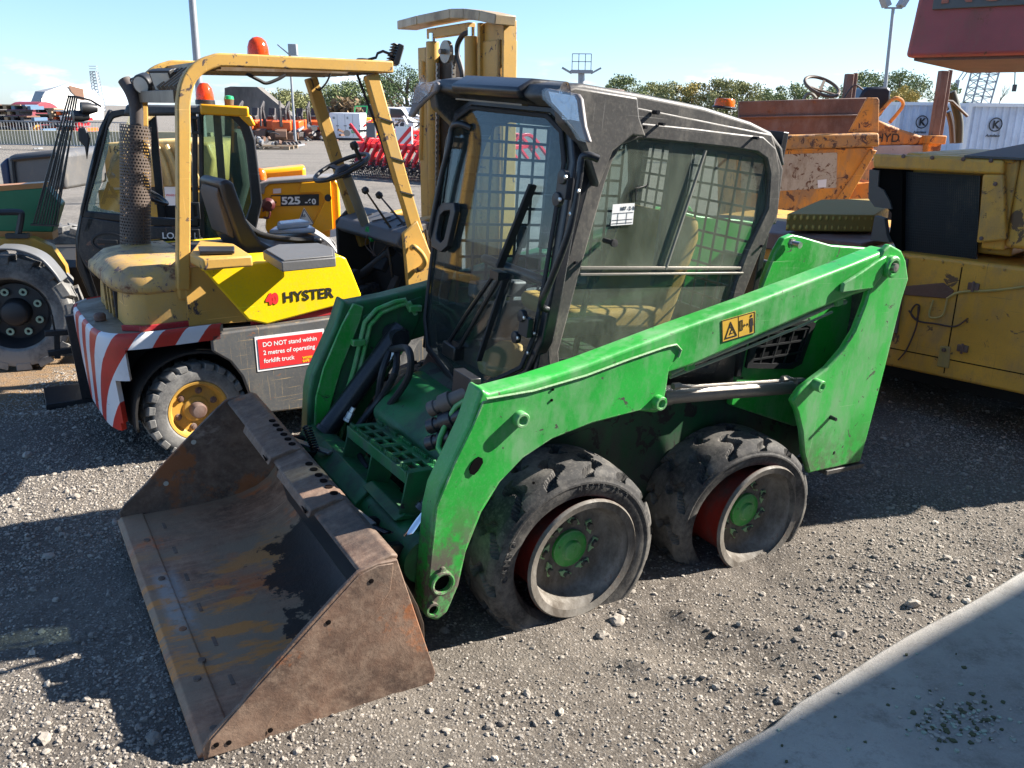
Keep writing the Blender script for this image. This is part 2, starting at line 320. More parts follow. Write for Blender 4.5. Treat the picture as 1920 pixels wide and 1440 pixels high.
# bucket steel: rust, rubbed blue-grey, orange streaks, oily stain
def bucket_mat(name, inside):
    M = Mat(name); a = M.mix(M.rng(M.noise(3.2, 8, .7), .36, .62), (.065, .045, .036), (.155, .10, .072))
    a = M.mix(M.rng(M.noise(22, 8, .75), .44, .70, 0, .8), a, (.22, .165, .125))
    a = M.mix(M.rng(M.noise(2.1, 9, .72, M.vec(scale=(1, 1, 1), loc=(4, 2, 1))), .56, .60, 0, .85), a, (.26, .095, .035))
    a = M.mix(M.rng(M.noise(1.5, 6, .65, M.vec(scale=(1.2, 26, 2.5), rot=(0, .5, .15))), .50, .72, 0, .6), a, (.24, .17, .125))
    a = M.mix(M.rng(M.noise(1.5, 5, .65, M.vec(scale=(1.5, 60, 3), rot=(0, .6, -.2))), .66, .70, 0, .6), a, (.34, .28, .23))
    a = M.mix(M.rng(M.noise(1.6, 7, .7, M.vec(loc=(8, 3, 2))), .50, .62, 0, .65), a, (.05, .046, .042)) if not inside else a
    rg = .62
    if inside:
        g = M.rng(M.noise(1.9, 6, .6, M.vec(scale=(.6, 1.6, 1), loc=(2, 7, 0))), .42, .58)
        a = M.mix(1.0, a, (2.2, 1.65, 1.3), 'MULTIPLY'); a = M.mix(g, a, (.30, .20, .125)); sx, sy = M.axis(0), M.axis(1)
        o = M.rng(M.noise(2.4, 9, .7, M.vec(scale=(.9, 2.6, 1), loc=(1, 3, 0), rot=(0, 0, .35))), .50, .56)
        band = M.math('MULTIPLY', M.rng(sy, -.55, -.10), M.rng(sy, .70, .5))
        band = M.math('MULTIPLY', band, M.rng(sx, 1.20, 1.32)); a = M.mix(M.math('MULTIPLY', M.math('MULTIPLY', o, band), .9), a, (.62, .235, .055))
        # rubbed pale patch on the cutting edge
        p = M.math('MULTIPLY', M.math('MULTIPLY', M.rng(sx, 1.67, 1.70), M.rng(sx, 1.785, 1.76)), M.math('MULTIPLY', M.rng(sy, -.32, -.2), M.rng(sy, .22, .10)))
        p = M.math('MULTIPLY', p, M.rng(M.noise(26, 6, .7), .36, .5)); a = M.mix(M.math('MULTIPLY', p, .6), a, (.38, .36, .33))
        # oily wet stain at the back
        edge = M.math('ADD', sx, M.rng(M.noise(5, 6, .7), .3, .7, -.14, .14)); ey = M.math('ADD', sy, M.rng(M.noise(4, 5, .6, M.vec(loc=(9, 0, 0))), .3, .7, -.2, .2))
        st = M.math('MULTIPLY', M.rng(edge, 1.365, 1.345), M.rng(ey, -.27, -.24))
        c2 = M.math('MULTIPLY', M.rng(ey, .41, .44), M.math('LESS_THAN', M.math('ADD', edge, M.math('MULTIPLY', ey, -.62)), 1.10))
        st = M.math('MAXIMUM', st, c2); a = M.mix(M.math('MULTIPLY', st, .93), a, (.026, .020, .017)); rg = M.rng(st, 0, 1, .58, .42)
    M.set('Base Color', a).set('Roughness', rg).set('Specular IOR Level', .3)
    a = a if inside else M.mix(1.0, a, (1.25, 1.2, 1.15), 'MULTIPLY')
    M.set('Base Color', a)
    h = M.math('ADD', M.math('MULTIPLY', M.noise(75, 5, .7), .35), M.math('MULTIPLY', M.noise(3.2, 4, .5), 2.2)); M.bump(h, .42, .012); return M.m
BUCK = bucket_mat('rusty_bucket_plate', False); BUCKI = bucket_mat('worn_bucket_floor', True)
YEL = paint('bright_yellow_paint', (.86, .60, .006), rough=.34, var=.06, dirt=(.45, .36, .12), dirt_amt=.10, chip=(.2, .14, .05), chip_amt=.08, scr=.2, seed=7)
TAN = paint('old_tan_yellow_paint', (.52, .30, .065), rough=.48, var=.1, dirt=(.34, .25, .12), dirt_amt=.26, chip=(.07, .05, .05), chip_amt=.42, chip_scale=11, scr=.25, rust_amt=.14, rust_scale=6, seed=8, edge=(.10, .07, .055))
TANR = paint('rubbed_hood_top', (.48, .29, .075), rough=.4, var=.12, dirt=(.27, .21, .15), dirt_amt=.6, chip=(.15, .10, .085), chip_amt=.55, chip_scale=16, rust_amt=.42, rust_scale=3, seed=9)
FKBLK = paint('scuffed_black_frame', (.085, .088, .09), rough=.5, var=.2, dirt=(.2, .17, .12), dirt_amt=.3, scr=.95, scr_col=(.5, .36, .17), chip=(.22, .10, .05), chip_amt=.28, seed=10, edge=(.26, .15, .08))
REDP = paint('dark_red_trim', (.36, .018, .024), rough=.42, dirt_amt=.2, chip=(.3, .2, .06), chip_amt=.15, seed=11)
JCBY = paint('machine_yellow', (.86, .375, .004), rough=.3, var=.05, dirt=(.35, .25, .1), dirt_amt=.12, chip=(.1, .07, .04), chip_amt=.08, seed=12)
JCBG = plain('deep_green_panel', (.005, .14, .055), .4)
ORG = paint('orange_dumper_paint', (.68, .27, .035), rough=.5, var=.15, dirt=(.32, .19, .10), dirt_amt=.62, chip=(.12, .055, .035), chip_amt=.55, chip_scale=7, scr=.4, rust_amt=.32, seed=13, edge=(.13, .07, .05))
RUSTB = paint('rusty_brown_steel', (.13, .065, .045), rough=.6, var=.25, dirt=(.2, .15, .13), dirt_amt=.5, rust_amt=.3, seed=14)
MUST = paint('mustard_crane_paint', (.64, .33, .045), rough=.42, var=.14, dirt=(.34, .21, .09), dirt_amt=.5, chip=(.14, .08, .04), chip_amt=.34, chip_scale=5, scr=.45, scr_col=(.2, .12, .05), rust_amt=.13, rust_scale=3, bump=.3, seed=15, edge=(.13, .12, .11))
CRRED = paint('crane_red_paint', (.34, .075, .08), rough=.5, var=.12, dirt=(.23, .12, .10), dirt_amt=.4, chip=(.12, .06, .05), chip_amt=.2, chip_scale=9, rust_amt=.08, bump=.25, seed=16)
WHITEP = paint('white_painted_steel', (.78, .79, .80), rough=.4, var=.04, dirt=(.45, .42, .38), dirt_amt=.15, seed=17)
WHT = plain('white_print', (.8, .8, .79), .5, var=.03); REDS = plain('red_print', (.72, .03, .035), .45, var=.04); BLKP = plain('black_print', (.018, .018, .02), .5); YELP = plain('yellow_print', (.85, .55, .02), .45, var=.04)
CONC = plain('old_concrete', (.22, .21, .195), .85, bump=.5, bs=30, var=.2)
# ---------------- ground ----------------
def vnoise(x, y, seed=0):
    xi = np.floor(x).astype(np.int64); yi = np.floor(y).astype(np.int64); xf = x-xi; yf = y-yi
    def h(a, b):
        n = (a*374761393 + b*668265263 + seed*1442695041) & 0xffffffff; n = ((n ^ (n >> 13))*1274126177) & 0xffffffff; return ((n ^ (n >> 16)) & 0xffff)/65535.0
    u = xf*xf*(3-2*xf); v = yf*yf*(3-2*yf)
    return (h(xi, yi)*(1-u)+h(xi+1, yi)*u)*(1-v) + (h(xi, yi+1)*(1-u)+h(xi+1, yi+1)*u)*v
def rut(x, y, ax, ay, bx, by, wd):
    dx, dy = bx-ax, by-ay; L = math.hypot(dx, dy); s = ((x-ax)*dx+(y-ay)*dy)/L/L; d = ((x-ax)*dy-(y-ay)*dx)/L
    m = np.clip(s*6, 0, 1)*np.clip((1-s)*6, 0, 1); return m*np.exp(-(d/wd)**2), m*np.exp(-((np.abs(d)-1.9*wd)/(.6*wd))**2)
RA, RB = gnd(1130, 1180), gnd(1480, 1230); RC, RD = gnd(1420, 1060), gnd(1900, 1010)
def gh(x, y):
    near = np.clip(1.6-np.hypot(x, y-3)/9, 0, 1)
    h = (vnoise(x*1.3, y*1.3, 1)-.5)*.034 + (vnoise(x*4, y*4, 2)-.5)*.018 + (vnoise(x*13, y*13, 3)-.5)*.010 + (vnoise(x*38, y*38, 4)-.5)*.006
    a, b = rut(x, y, RA.x, RA.y, RB.x, RB.y, .09); h = h - .022*a + .048*b*vnoise(x*9, y*9, 5)
    a, b = rut(x, y, RC.x, RC.y, RD.x, RD.y, .10); h = h - .010*a + .016*b*vnoise(x*9, y*9, 6)
    h = h - .04*np.exp(-(((x-1.05)**2+(y-3.22)**2)/.14**2))
    return h*near - .004
def axisline(a, b, st, lim, g=1.09):
    v = list(np.arange(a, b, st)); s = st; x = v[0]; L = []
    while x > -lim: s *= g; x -= s; L.append(x)
    s = st; x = v[-1]; Rr = []
    while x < lim: s *= g; x += s; Rr.append(x)
    return np.array(L[::-1]+v+Rr)
GX = axisline(-2.6, 2.8, .017, 1500); GY = axisline(1.1, 5.4, .017, 2600)
XX, YY = np.meshgrid(GX, GY, indexing='ij'); ZZ = gh(XX, YY)
nx, ny = len(GX), len(GY)
vv = np.stack([XX, YY, ZZ], -1).reshape(-1, 3); I = (np.arange(nx-1)[:, None]*ny + np.arange(ny-1)[None]).ravel()
ff = np.stack([I, I+ny, I+ny+1, I+1], 1)
def npmesh(name, v, f, mats, smooth=True, k=4):
    me = bpy.data.meshes.new(name); me.vertices.add(len(v)); me.vertices.foreach_set('co', v.astype(np.float32).ravel())
    me.loops.add(f.size); me.loops.foreach_set('vertex_index', f.astype(np.int32).ravel()); me.polygons.add(len(f)); me.polygons.foreach_set('loop_start', np.arange(0, f.size, k, dtype=np.int32))
    me.polygons.foreach_set('use_smooth', np.full(len(f), smooth)); me.update(calc_edges=True)
    for m in mats: me.materials.append(m)
    o = bpy.data.objects.new(name, me); COL.objects.link(o); return o
def ground_mat():
    M = Mat('gravel_yard'); P = M.tc.outputs['Object']
    soil = M.mix(M.rng(M.noise(1.1, 6, .65), .38, .62), (.074, .063, .052), (.150, .130, .108))
    soil = M.mix(M.rng(M.noise(60, 6, .75), .42, .74), soil, (.235, .205, .17))
    # pebbles: cells with their own tone
    vc = M.voro(85, out='Color'); s = M.N.new('ShaderNodeSeparateColor'); M.L.new(vc, s.inputs[0])
    peb = M.mix(s.outputs[0], (.12, .11, .10), (.36, .325, .28)); d = M.voro(85)
    pm = M.math('MULTIPLY', M.rng(d, .50, .36), M.rng(s.outputs[1], .45, .55)); soil = M.mix(pm, soil, peb)
    soil = M.mix(M.rng(M.noise(.55, 6, .62, M.vec(loc=(5, 1, 0))), .50, .60, 0, .5), soil, (.075, .066, .058))
    # pale stony patches and far grey hardstanding
    pat = M.rng(M.noise(.8, 6, .6, M.vec(loc=(3, 8, 0))), .48, .62, 0, .3); soil = M.mix(pat, soil, (.25, .225, .19))
    y = M.axis(1); far = M.rng(y, 7.5, 12); st = M.noise(1.0, 7, .65, M.vec(scale=(.25, 1.3, 1)))
    tar = M.mix(M.rng(st, .38, .62), (.135, .122, .106), (.185, .168, .146)); tar = M.mix(M.rng(M.noise(9, 6, .75), .42, .66), tar, (.24, .22, .19)); tar = M.mix(M.rng(M.noise(.5, 5, .6), .58, .66, 0, .5), tar, (.10, .094, .085))
    c = M.mix(far, soil, tar)
    # brown straw litter on the left
    x = M.axis(0); br = M.math('MULTIPLY', M.math('MULTIPLY', M.rng(x, -2.2, -3.0), M.rng(y, 4.6, 5.2)), M.rng(y, 10, 8)); br = M.math('MULTIPLY', br, M.rng(M.noise(14, 7, .8, M.vec(scale=(.5, 1.4, 1))), .36, .56))
    c = M.mix(br, c, (.26, .165, .085))
    M.set('Base Color', c).set('Roughness', .92).set('Specular IOR Level', .25)
    h = M.math('ADD', M.math('MULTIPLY', M.rng(d, .5, .1), .5), M.math('ADD', M.noise(170, 5, .75), M.noise(34, 6, .7))); M.bump(h, .8, .012); return M.m
G = struct(npmesh('ground', vv, ff, [ground_mat()]))
# loose gravel: every stone a small solid, one uncountable mass
def ico(sub):
    bm = bmesh.new(); bmesh.ops.create_icosphere(bm, subdivisions=sub, radius=1); v = np.array([q.co[:] for q in bm.verts]); f = np.array([[q.index for q in p.verts] for p in bm.faces]); bm.free(); return v, f
RNG = np.random.default_rng(7)
def in_slab(x, y): return (x-SA.x)*SN.x + (y-SA.y)*SN.y > -.02
SA, SB = gnd(1300, 1446), gnd(1925, 1082)
SD = (SB-SA).normalized(); SN = Vector((SD.y, -SD.x, 0))
def scatter(n, sub, smin, smax, pw, xr, yr, dens):
    v0, f0 = ico(sub); x = RNG.uniform(xr[0], xr[1], n); y = yr[0] + (yr[1]-yr[0])*RNG.random(n)**1.25
    keep = RNG.random(n) < dens(x, y); keep &= ~in_slab(x, y); x, y = x[keep], y[keep]; n = len(x)
    s = smin + (smax-smin)*RNG.random(n)**pw; z = gh(x, y)
    sc = np.stack([s*RNG.uniform(.75, 1.35, n), s*RNG.uniform(.7, 1.2, n), s*RNG.uniform(.45, .85, n)], 1)
    nv = len(v0); P = v0[None]*(1+RNG.uniform(-.24, .24, (n, nv, 1)))*sc[:, None]
    A = RNG.normal(0, .35, n); Cc, Ss = np.cos(A), np.sin(A); yy, zz = P[..., 1]*Cc[:, None]-P[..., 2]*Ss[:, None], P[..., 1]*Ss[:, None]+P[..., 2]*Cc[:, None]
    A = RNG.uniform(0, 6.28, n); Cc, Ss = np.cos(A), np.sin(A); xx, yy = P[..., 0]*Cc[:, None]-yy*Ss[:, None], P[..., 0]*Ss[:, None]+yy*Cc[:, None]
    P = np.stack([xx + x[:, None], yy + y[:, None], zz + (z+s*.22)[:, None]], -1)
    F = f0[None] + (np.arange(n)*nv)[:, None, None]; t = np.clip(RNG.normal(.5, .22, n), 0, 1); return P.reshape(-1, 3), F.reshape(-1, 3), np.repeat(t, nv)
def dens_f(x, y):
    c = vnoise(x*1.1+7, y*1.1, 11)*.6 + vnoise(x*3.1, y*3.1, 12)*.4
    d = np.clip((c-.34)*2.6, .12, 1); d = np.maximum(d, np.clip((-x-.1)*1.3, 0, 1)*np.clip((c-.22)*3, .25, 1)); return d
a = scatter(190000, 1, .0020, .0068, 1.7, (-3.2, 3.6), (1.25, 6.2), dens_f)
b = scatter(11000, 2, .006, .0135, 2.6, (-3.2, 3.6), (1.25, 6.5), dens_f)
c = scatter(480, 2, .013, .026, 2.0, (-3.0, 3.4), (1.4, 6), lambda x, y: dens_f(x, y)*.8)
PV, PF, PT = [], [], []; n0 = 0
for P, Fq, t in (a, b, c): PV.append(P); PF.append(Fq+n0); PT.append(t); n0 += len(P)
M = Mat('limestone_chips'); t = M.attr('tone'); cc = M.mix(t, (.085, .075, .066), (.48, .43, .36)); cc = M.mix(M.rng(M.noise(1.2, 5, .6), .4, .6, .0, .45), cc, (.16, .14, .118))
M.set('Base Color', M.mix(M.rng(M.noise(220, 4, .7), .4, .7, 0, .5), cc, (.30, .27, .23))).set('Roughness', .88); M.bump(M.noise(260, 4, .7), .4, .002)
gv = npmesh('gravel', np.concatenate(PV), np.concatenate(PF), [M.m], smooth=False, k=3)
ta = gv.data.attributes.new('tone', 'FLOAT', 'POINT'); ta.data.foreach_set('value', np.concatenate(PT).astype(np.float32))
struct(gv, 'stuff', 'loose pale gravel strewn over the dark yard soil', 'gravel')
# concrete slab, lower right
sb = B(); pts = []; k = 60
for i in range(k+1):
    u = i/k; p = SA + SD*(u*9.0-.6) + SN*(.005*math.sin(u*61)+.004*math.sin(u*23)+(.028 if i in (4, 5, 6) else 0)+(.012 if i == 19 else 0)+(.03 if i < 4 else 0)); pts.append(Vector((p.x, p.y, -.05)))
pts += [SA+SD*9+SN*7+Vector((0, 0, -.05)), SA-SD*.6+SN*7+Vector((0, 0, -.05))]
sb.prism(pts, (0, 0, .092))
M = Mat('slab_concrete'); cc = M.mix(M.rng(M.noise(1.6, 7, .7), .38, .62), (.27, .25, .225), (.39, .37, .335)); cc = M.mix(M.rng(M.noise(9, 8, .78), .5, .66, 0, .7), cc, (.145, .13, .112)); cc = M.mix(M.rng(M.noise(120, 4, .7), .5, .72, 0, .7), cc, (.36, .335, .30))
M.set('Base Color', cc).set('Roughness', .87); M.bump(M.math('ADD', M.noise(140, 5, .7), M.math('MULTIPLY', M.noise(18, 6, .7), 1.2)), .6, .006)
struct(sb.build('concrete_slab', M.m, bevel=.008, seg=2))
a = []
for i in range(230):   # litter on the slab
    q = gnd(random.Random(i).gauss(1800, 48), random.Random(i+999).gauss(1352, 24), .045) if i < 190 else gnd(random.Random(i).uniform(1430, 1915), random.Random(i+99).uniform(1180, 1436), .045)
    if (q-SA).dot(SN) > .03: a.append(q)
lb = B(); rr = random.Random(4)
for q in a:
    s = rr.uniform(.002, .0085); n = rr.randint(4, 6); an = rr.uniform(0, 6)
    lb.prism([q + Vector((math.cos(an+6.283*k/n)*s*rr.uniform(.6, 1.5), math.sin(an+6.283*k/n)*s*rr.uniform(.6, 1.5), -.004)) for k in range(n)], (rr.uniform(-.002, .002), 0, rr.uniform(.003, .007)), rr.randint(0, 2))
lit = lb.build('debris', [plain('grit_chips', (.36, .33, .29), .8), plain('moss_crumbs', (.07, .075, .035), .9), plain('pale_green_flakes', (.30, .36, .29), .7)], smooth=False)
struct(lit, 'stuff', 'crumbled grit and moss lying on the concrete slab', 'debris')
# ================= skid steer loader =================
K = Frame((.257, 3.618, -.094), 211.55, 3.89, -2.56)
R = thing('skid_steer_loader', 'green skid steer loader with black cab, flat tyres and rusty bucket resting on the gravel', 'skid steer loader', K.M)
X3, Y3, Z3 = Vector((1, 0, 0)), Vector((0, 1, 0)), Vector((0, 0, 1))
def bl(p, r, d=0): return p
def arc2(cx, cz, r, a0, a1, n, y): return [Vector((cx+r*math.cos(rad(a0+(a1-a0)*i/n)), y, cz+r*math.sin(rad(a0+(a1-a0)*i/n)))) for i in range(n+1)]
# --- chassis tub
b = B()
tub = [(.74, .30), (.74, .62), (.62, .74), (.50, .80), (-.62, .86), (-1.06, .86), (-1.12, .40), (-1.0, .30)]
b.prism([(x, -.37, z) for x, z in tub], (0, .74, 0))
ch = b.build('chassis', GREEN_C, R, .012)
b = B(); b.prism([(.80, -.36, .44), (.86, -.36, .57), (.70, -.36, .725), (.56, -.36, .735), (.66, -.36, .44)], (0, .72, 0)); b.build('front_plate', GREEN_D, R, .035, seg=4)
# inner towers with engine screen
inner = [(1487, 440), (1470, 447), (1455, 472), (1428, 540), (1395, 640), (1370, 760), (1490, 800), (1600, 760), (1660, 560), (1668, 470), (1640, 466), (1560, 460), (1505, 444)]
for s in (1, -1):
    b = B(); P = K.ys(inner, .43); b.prism([Vector((p.x, s*.40, p.z)) for p in P], (0, s*.03, 0)); tw = b.build('tower_plate', GREEN, R, .006)
    if s > 0:
        b = B(); q = K.y(1483, 456, .44); b.cyl(q, q+Vector((0, .05, 0)), .014, 12); b.lathe([(.022, 0), (.022, .01), (.0, .012)], q, Y3, 6); b.build('bolt', BRIGHT, tw)
        g = K.ys([(1395, 688), (1408, 622), (1420, 610), (1512, 598), (1524, 604), (1498, 680), (1480, 690)], .43); b = B()
        b.prism([Vector((p.x, .432, p.z)) for p in g], (0, .004, 0)); sc = b.build('side_screen', plain('engine_bay_dark', (.008, .009, .01), .8), tw)
        b = B(); c0 = sum(g, Vector())/len(g)
        G2 = [Vector((p.x, .436, p.z)) for p in g]; b.ring(G2, [c0.lerp(p, .86)+Vector((0, .436-c0.y, 0))*1 if False else Vector((c0.x+(p.x-c0.x)*.84, .436, c0.z+(p.z-c0.z)*.80)) for p in g], (0, .012, 0))
        for i in range(1, 5):
            x = g[0].x + (g[4].x-g[0].x)*i/5; b.beam((x, .442, c0.z-.10), (x-.035, .442, c0.z+.105), .006, .008)
        for i in range(1, 4):
            z = c0.z-.11+.22*i/4; b.beam((g[0].x, .443, z-.01), (g[4].x+.03, .443, z+.006), .006, .008)
        b.build('grille', PLAS, sc)
# outer uprights (tail posts)
up = [(1689, 470), (1697, 488), (1702, 523), (1690, 560), (1658, 690), (1625, 817), (1612, 865), (1516, 887), (1506, 850), (1503, 810), (1494, 772), (1484, 752), (1500, 728), (1522, 711), (1551, 689), (1580, 655), (1602, 620), (1622, 568), (1637, 515), (1655, 470), (1668, 458)]
PU = K.ys(up, .66)
for s in (1, -1):
    b = B(); b.prism([Vector((p.x, s*.635, p.z)) for p in PU], (0, s*.03, 0), 0)
    # inward flange at the wheel arch and back edge
    b.beam(Vector((-1.145, s*.60, .46)), Vector((-1.165, s*.60, 1.22)), .03, .10, up=(0, 1, 0))
    u_ = b.build('rear_upright', GREEN_M, R, .008, seg=3)
    b = B(); c = K.y(1672, 500, .68); c.y = s*.66
    b.lathe([(.0, -.03), (.046, -.03), (.046, .028), (.040, .034), (.030, .034), (.028, .024), (.0, .024)], c, (0, s, 0), 28); b.build('pivot_boss', GREEN, u_)
    b = B(); b.lathe([(.0, .0), (.017, .0), (.017, .042), (.0, .044)], c, (0, s, 0), 18); b.build('pivot_pin', STEEL, u_)
    if s > 0:
        b = B(); c = K.y(1533, 722, .68); b.lathe([(.012, -.02), (.026, -.02), (.026, .022), (.023, .026), (.014, .026), (.012, .02), (.0, .008)], c, Y3, 24); b.build('cylinder_boss', GREEN, u_)
        b = B(); c = K.y(1557, 782, .665); b.lathe([(.0, 0), (.010, 0), (.008, .03), (0, .031)], c, Y3, 10); c = K.y(1564, 849, .665); b.lathe([(.0, 0), (.009, 0), (.0, .003)], c, Y3, 10); b.build('bolt', BLK, u_)
# rear door and foot
b = B(); n = 9
for s in [0]:
    prof = [(-1.15, .44), (-1.19, .60), (-1.215, .85), (-1.205, 1.10), (-1.175, 1.24)]
    b.prism([(x, -.63, z) for x, z in prof] + [(x+.05, -.63, z) for x, z in prof[::-1]], (0, 1.26, 0))
b.build('rear_door', CABG, R, .02, seg=3)
b = B(); b.box(-1.16, -.9, .50, .67, .425, .447); b.cyl((-1.12, .62, .447), (-1.12, .62, .465), .013, 6); b.build('foot_bracket', CABG, R, .003)
# --- lift arms
arm = [(1668, 466), (1600, 494), (1400, 571), (1270, 618), (1100, 683), (1000, 716), (917, 738), (905, 728),
       (880, 800), (846, 872), (823, 920), (813, 962), (804, 1060), (796, 1145), (803, 1160), (820, 1166), (840, 1150), (862, 1098), (876, 1035), (905, 962), (940, 905), (980, 862), (1035, 826), (1110, 796), (1200, 772), (1232, 776), (1248, 762), (1249, 732),
       (1252, 700), (1300, 686), (1420, 632), (1519, 588), (1600, 555), (1640, 543), (1662, 520), (1668, 500)]
PA = K.ys(arm, .66)
arms = []
for s in (1, -1):
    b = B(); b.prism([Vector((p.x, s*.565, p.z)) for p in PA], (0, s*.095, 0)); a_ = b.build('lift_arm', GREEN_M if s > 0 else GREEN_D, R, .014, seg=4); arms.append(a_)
    # welded doubler plate
    if s > 0:
        dp = [(905, 752), (1000, 735), (1100, 706), (1180, 676), (1250, 652), (1266, 648), (1275, 656), (1272, 668), (1254, 688), (1248, 730), (1240, 768), (1200, 769), (1110, 792), (1035, 822), (980, 858), (935, 905), (905, 950), (880, 1005), (862, 1075), (845, 1130), (818, 1160), (800, 1150), (806, 1060), (818, 950), (850, 872), (885, 800)]
        D = K.ys(dp, .665); b = B(); b.prism([Vector((p.x, .661, p.z)) for p in D], (0, .007, 0)); dpo = b.build('doubler_plate', GREEN_M, a_, .003)
        w_ = [(912, 748), (1000, 733), (1100, 704), (1180, 674), (1250, 650), (1268, 646), (1277, 656), (1272, 670)]
        b = B(); b.tube([K.y(x, y, .670) for x, y in w_], .0045, 6); b.build('weld_bead', plain('weld_green', (.20, .36, .17), .5, bump=.5), dpo)
        # hood flange over pivot
        hf = [(1657, 478), (1640, 487), (1600, 515), (1576, 530), (1572, 548), (1630, 540), (1648, 515)]
        b = B(); b.prism([p for p in K.ys(hf, .661)], (0, .018, 0)); b.build('pivot_gusset', GREEN, a_, .006)
        for (px, py) in ((975, 785), (1234, 754)):
            b = B(); c = K.y(px, py, .675); b.lathe([(.011, -.03), (.027, -.03), (.027, .018), (.024, .022), (.017, .022), (.014, .012), (.0, .008)], c, Y3, 26); b.build('pin_boss', GREEN, a_)
        b = B(); c = K.y(826, 1090, .672); b.lathe([(.030, -.01), (.043, -.01), (.043, .02), (.038, .022), (.032, .02), (.031, .0)], c, Y3, 28, closed=True)
        c = K.y(810, 1141, .672); b.lathe([(.016, -.01), (.024, -.01), (.024, .012), (.017, .012)], c, Y3, 20, closed=True); c = K.y(829, 1068, .672); b.lathe([(0, 0), (.012, 0), (.012, .012), (0, .014)], c, Y3, 14); b.build('pin_collar', GREEN_M, a_)
        b = B(); c = K.y(826, 1090, .664); b.lathe([(0, 0), (.031, 0), (.031, .009), (0, .009)], c, Y3, 20); c = K.y(810, 1141, .664); b.lathe([(0, 0), (.017, 0), (.017, .009), (0, .009)], c, Y3, 16)
        sl_ = K.ys([(890, 860), (897, 856), (904, 859), (905, 867), (896, 882), (888, 890), (881, 888), (879, 880), (882, 872)], .669); b.prism(sl_, (0, .0035, 0))
        for px, py in ((1036, 730), (1034, 750), (1000, 905)): b.lathe([(0, 0), (.005, 0), (.005, .0035), (0, .004)], K.y(px, py, .668), Y3, 10)
        b.build('dark_bore', plain('dark_hole', (.004, .004, .004), .9), a_)
        # warning sticker
        q = [K.y(x, y, .6605) for x, y in ((1353, 601), (1416, 583), (1415, 624), (1354, 642))]
        b = B(); b.prism([v for v in q], (0, .0012, 0)); st = b.build('warning_sticker', plain('faded_yellow_sticker', (.62, .38, .04), .5), a_)
        o0 = q[3] + Vector((0, .0016, 0)); ux = (q[2]-q[3]); uy = (q[0]-q[3])
        def SP_(u, v): return o0 + ux*u + uy*v
        b = B(); tri = [SP_(.07, .12), SP_(.45, .12), SP_(.26, .85)]; c = sum(tri, Vector())/3; b.ring(tri, [c.lerp(t_, .78) for t_ in tri], (0, .001, 0))
        for p0, p1, wd in (((.22, .25), (.30, .55), .004), ((.30, .55), (.24, .60), .004), ((.22, .30), (.33, .30), .003), ((.25, .42), (.33, .45), .003)): b.beam(SP_(*p0), SP_(*p1), .001, wd, up=(0, 1, 0)) if False else b.beam(SP_(*p0), SP_(*p1), wd, .001, up=(0, 1, 0))
        b.ring([SP_(.54, .3), SP_(.62, .3), SP_(.62, .78), SP_(.54, .78)], [SP_(.555, .34), SP_(.605, .34), SP_(.605, .74), SP_(.555, .74)], (0, .001, 0))
        b.beam(SP_(.66, .5), SP_(.78, .5), .002, .001, up=(0, 1, 0)); b.prism([SP_(.655, .5), SP_(.68, .43), SP_(.68, .57)], (0, .001, 0)); b.prism([SP_(.79, .5), SP_(.765, .43), SP_(.765, .57)], (0, .001, 0))
        b.prism([SP_(.83, .38), SP_(.85, .75), SP_(.93, .75), SP_(.95, .38), SP_(.925, .38), SP_(.92, .1), SP_(.895, .1), SP_(.89, .36), SP_(.885, .1), SP_(.86, .1), SP_(.855, .38)], (0, .001, 0)); b.lathe([(0, 0), (.005, 0), (.005, .001), (0, .001)], SP_(.89, .85), Y3, 12)
        b.ring([SP_(0, 0), SP_(1, 0), SP_(1, 1), SP_(0, 1)], [SP_(.015, .03), SP_(.985, .03), SP_(.985, .97), SP_(.015, .97)], (0, .0006, 0)); b.beam(SP_(.5, .02), SP_(.5, .98), .0012, .001, up=(0, 1, 0)); b.build('pictogram', BLKP, st)
        # hydraulic pipe with clamps below the arm
        b = B(); b.tube([K.y(x, y, .60) for x, y in ((1256, 700), (1300, 680), (1400, 640), (1480, 607), (1560, 571), (1585, 566))], .011, 10); b.tube([K.y(x, y, .585) for x, y in ((1256, 708), (1320, 684), (1420, 645), (1500, 612), (1560, 585))], .006, 8); b.build('arm_pipe', paint('grey_green_pipe', (.24, .31, .22), rough=.4, dirt_amt=.3, seed=21), a_)
        b = B()
        for px, py in ((1291, 686), (1570, 566)): b.obox(K.y(px, py, .61), (.020, .016, .014), Matrix.Rotation(rad(12), 3, 'Y'))
        b.build('pipe_clamp', GREEN, a_, .003)
        # grab handle and hydraulic couplers at the arm front
        hb = [K.y(x, y, yy) for x, y, yy in ((893, 756, .60), (872, 750, .53), (855, 762, .51), (838, 790, .50), (825, 822, .50), (822, 840, .52), (830, 852, .57))]
        b = B(); b.tube(hb, .010, 10); b.build('grab_handle', GREEN, a_)
        b = B()
        for i, (px, py, ex, ey) in enumerate(((862, 744, 806, 768), (868, 778, 805, 800), (868, 812, 803, 832))):
            p0, p1 = K.x(px, py, .90), K.x(ex, ey, .97); d = (p1-p0)
            b.tube([p0-d*.3, p0+d*.25, p0+d*.26, p0+d*.6, p0+d*.61, p0+d*.78, p0+d*.79, p1], [.026, .026, .034, .034, .022, .022, .027, .027], 14, mi=0 if i else 1)
        b.box(.86, .90, .44, .56, .74, 1.0); b.build('hose_coupler', [BLK, plain('brown_dusty_steel', (.12, .10, .085), .55, .3, .2)], a_, .002)
    else:
        # recess pressing seen on the inside of the far arm, pipes
        rc = [(682, 592), (790, 556), (797, 566), (770, 640), (735, 690), (690, 760), (650, 830), (618, 836), (640, 760), (668, 680)]
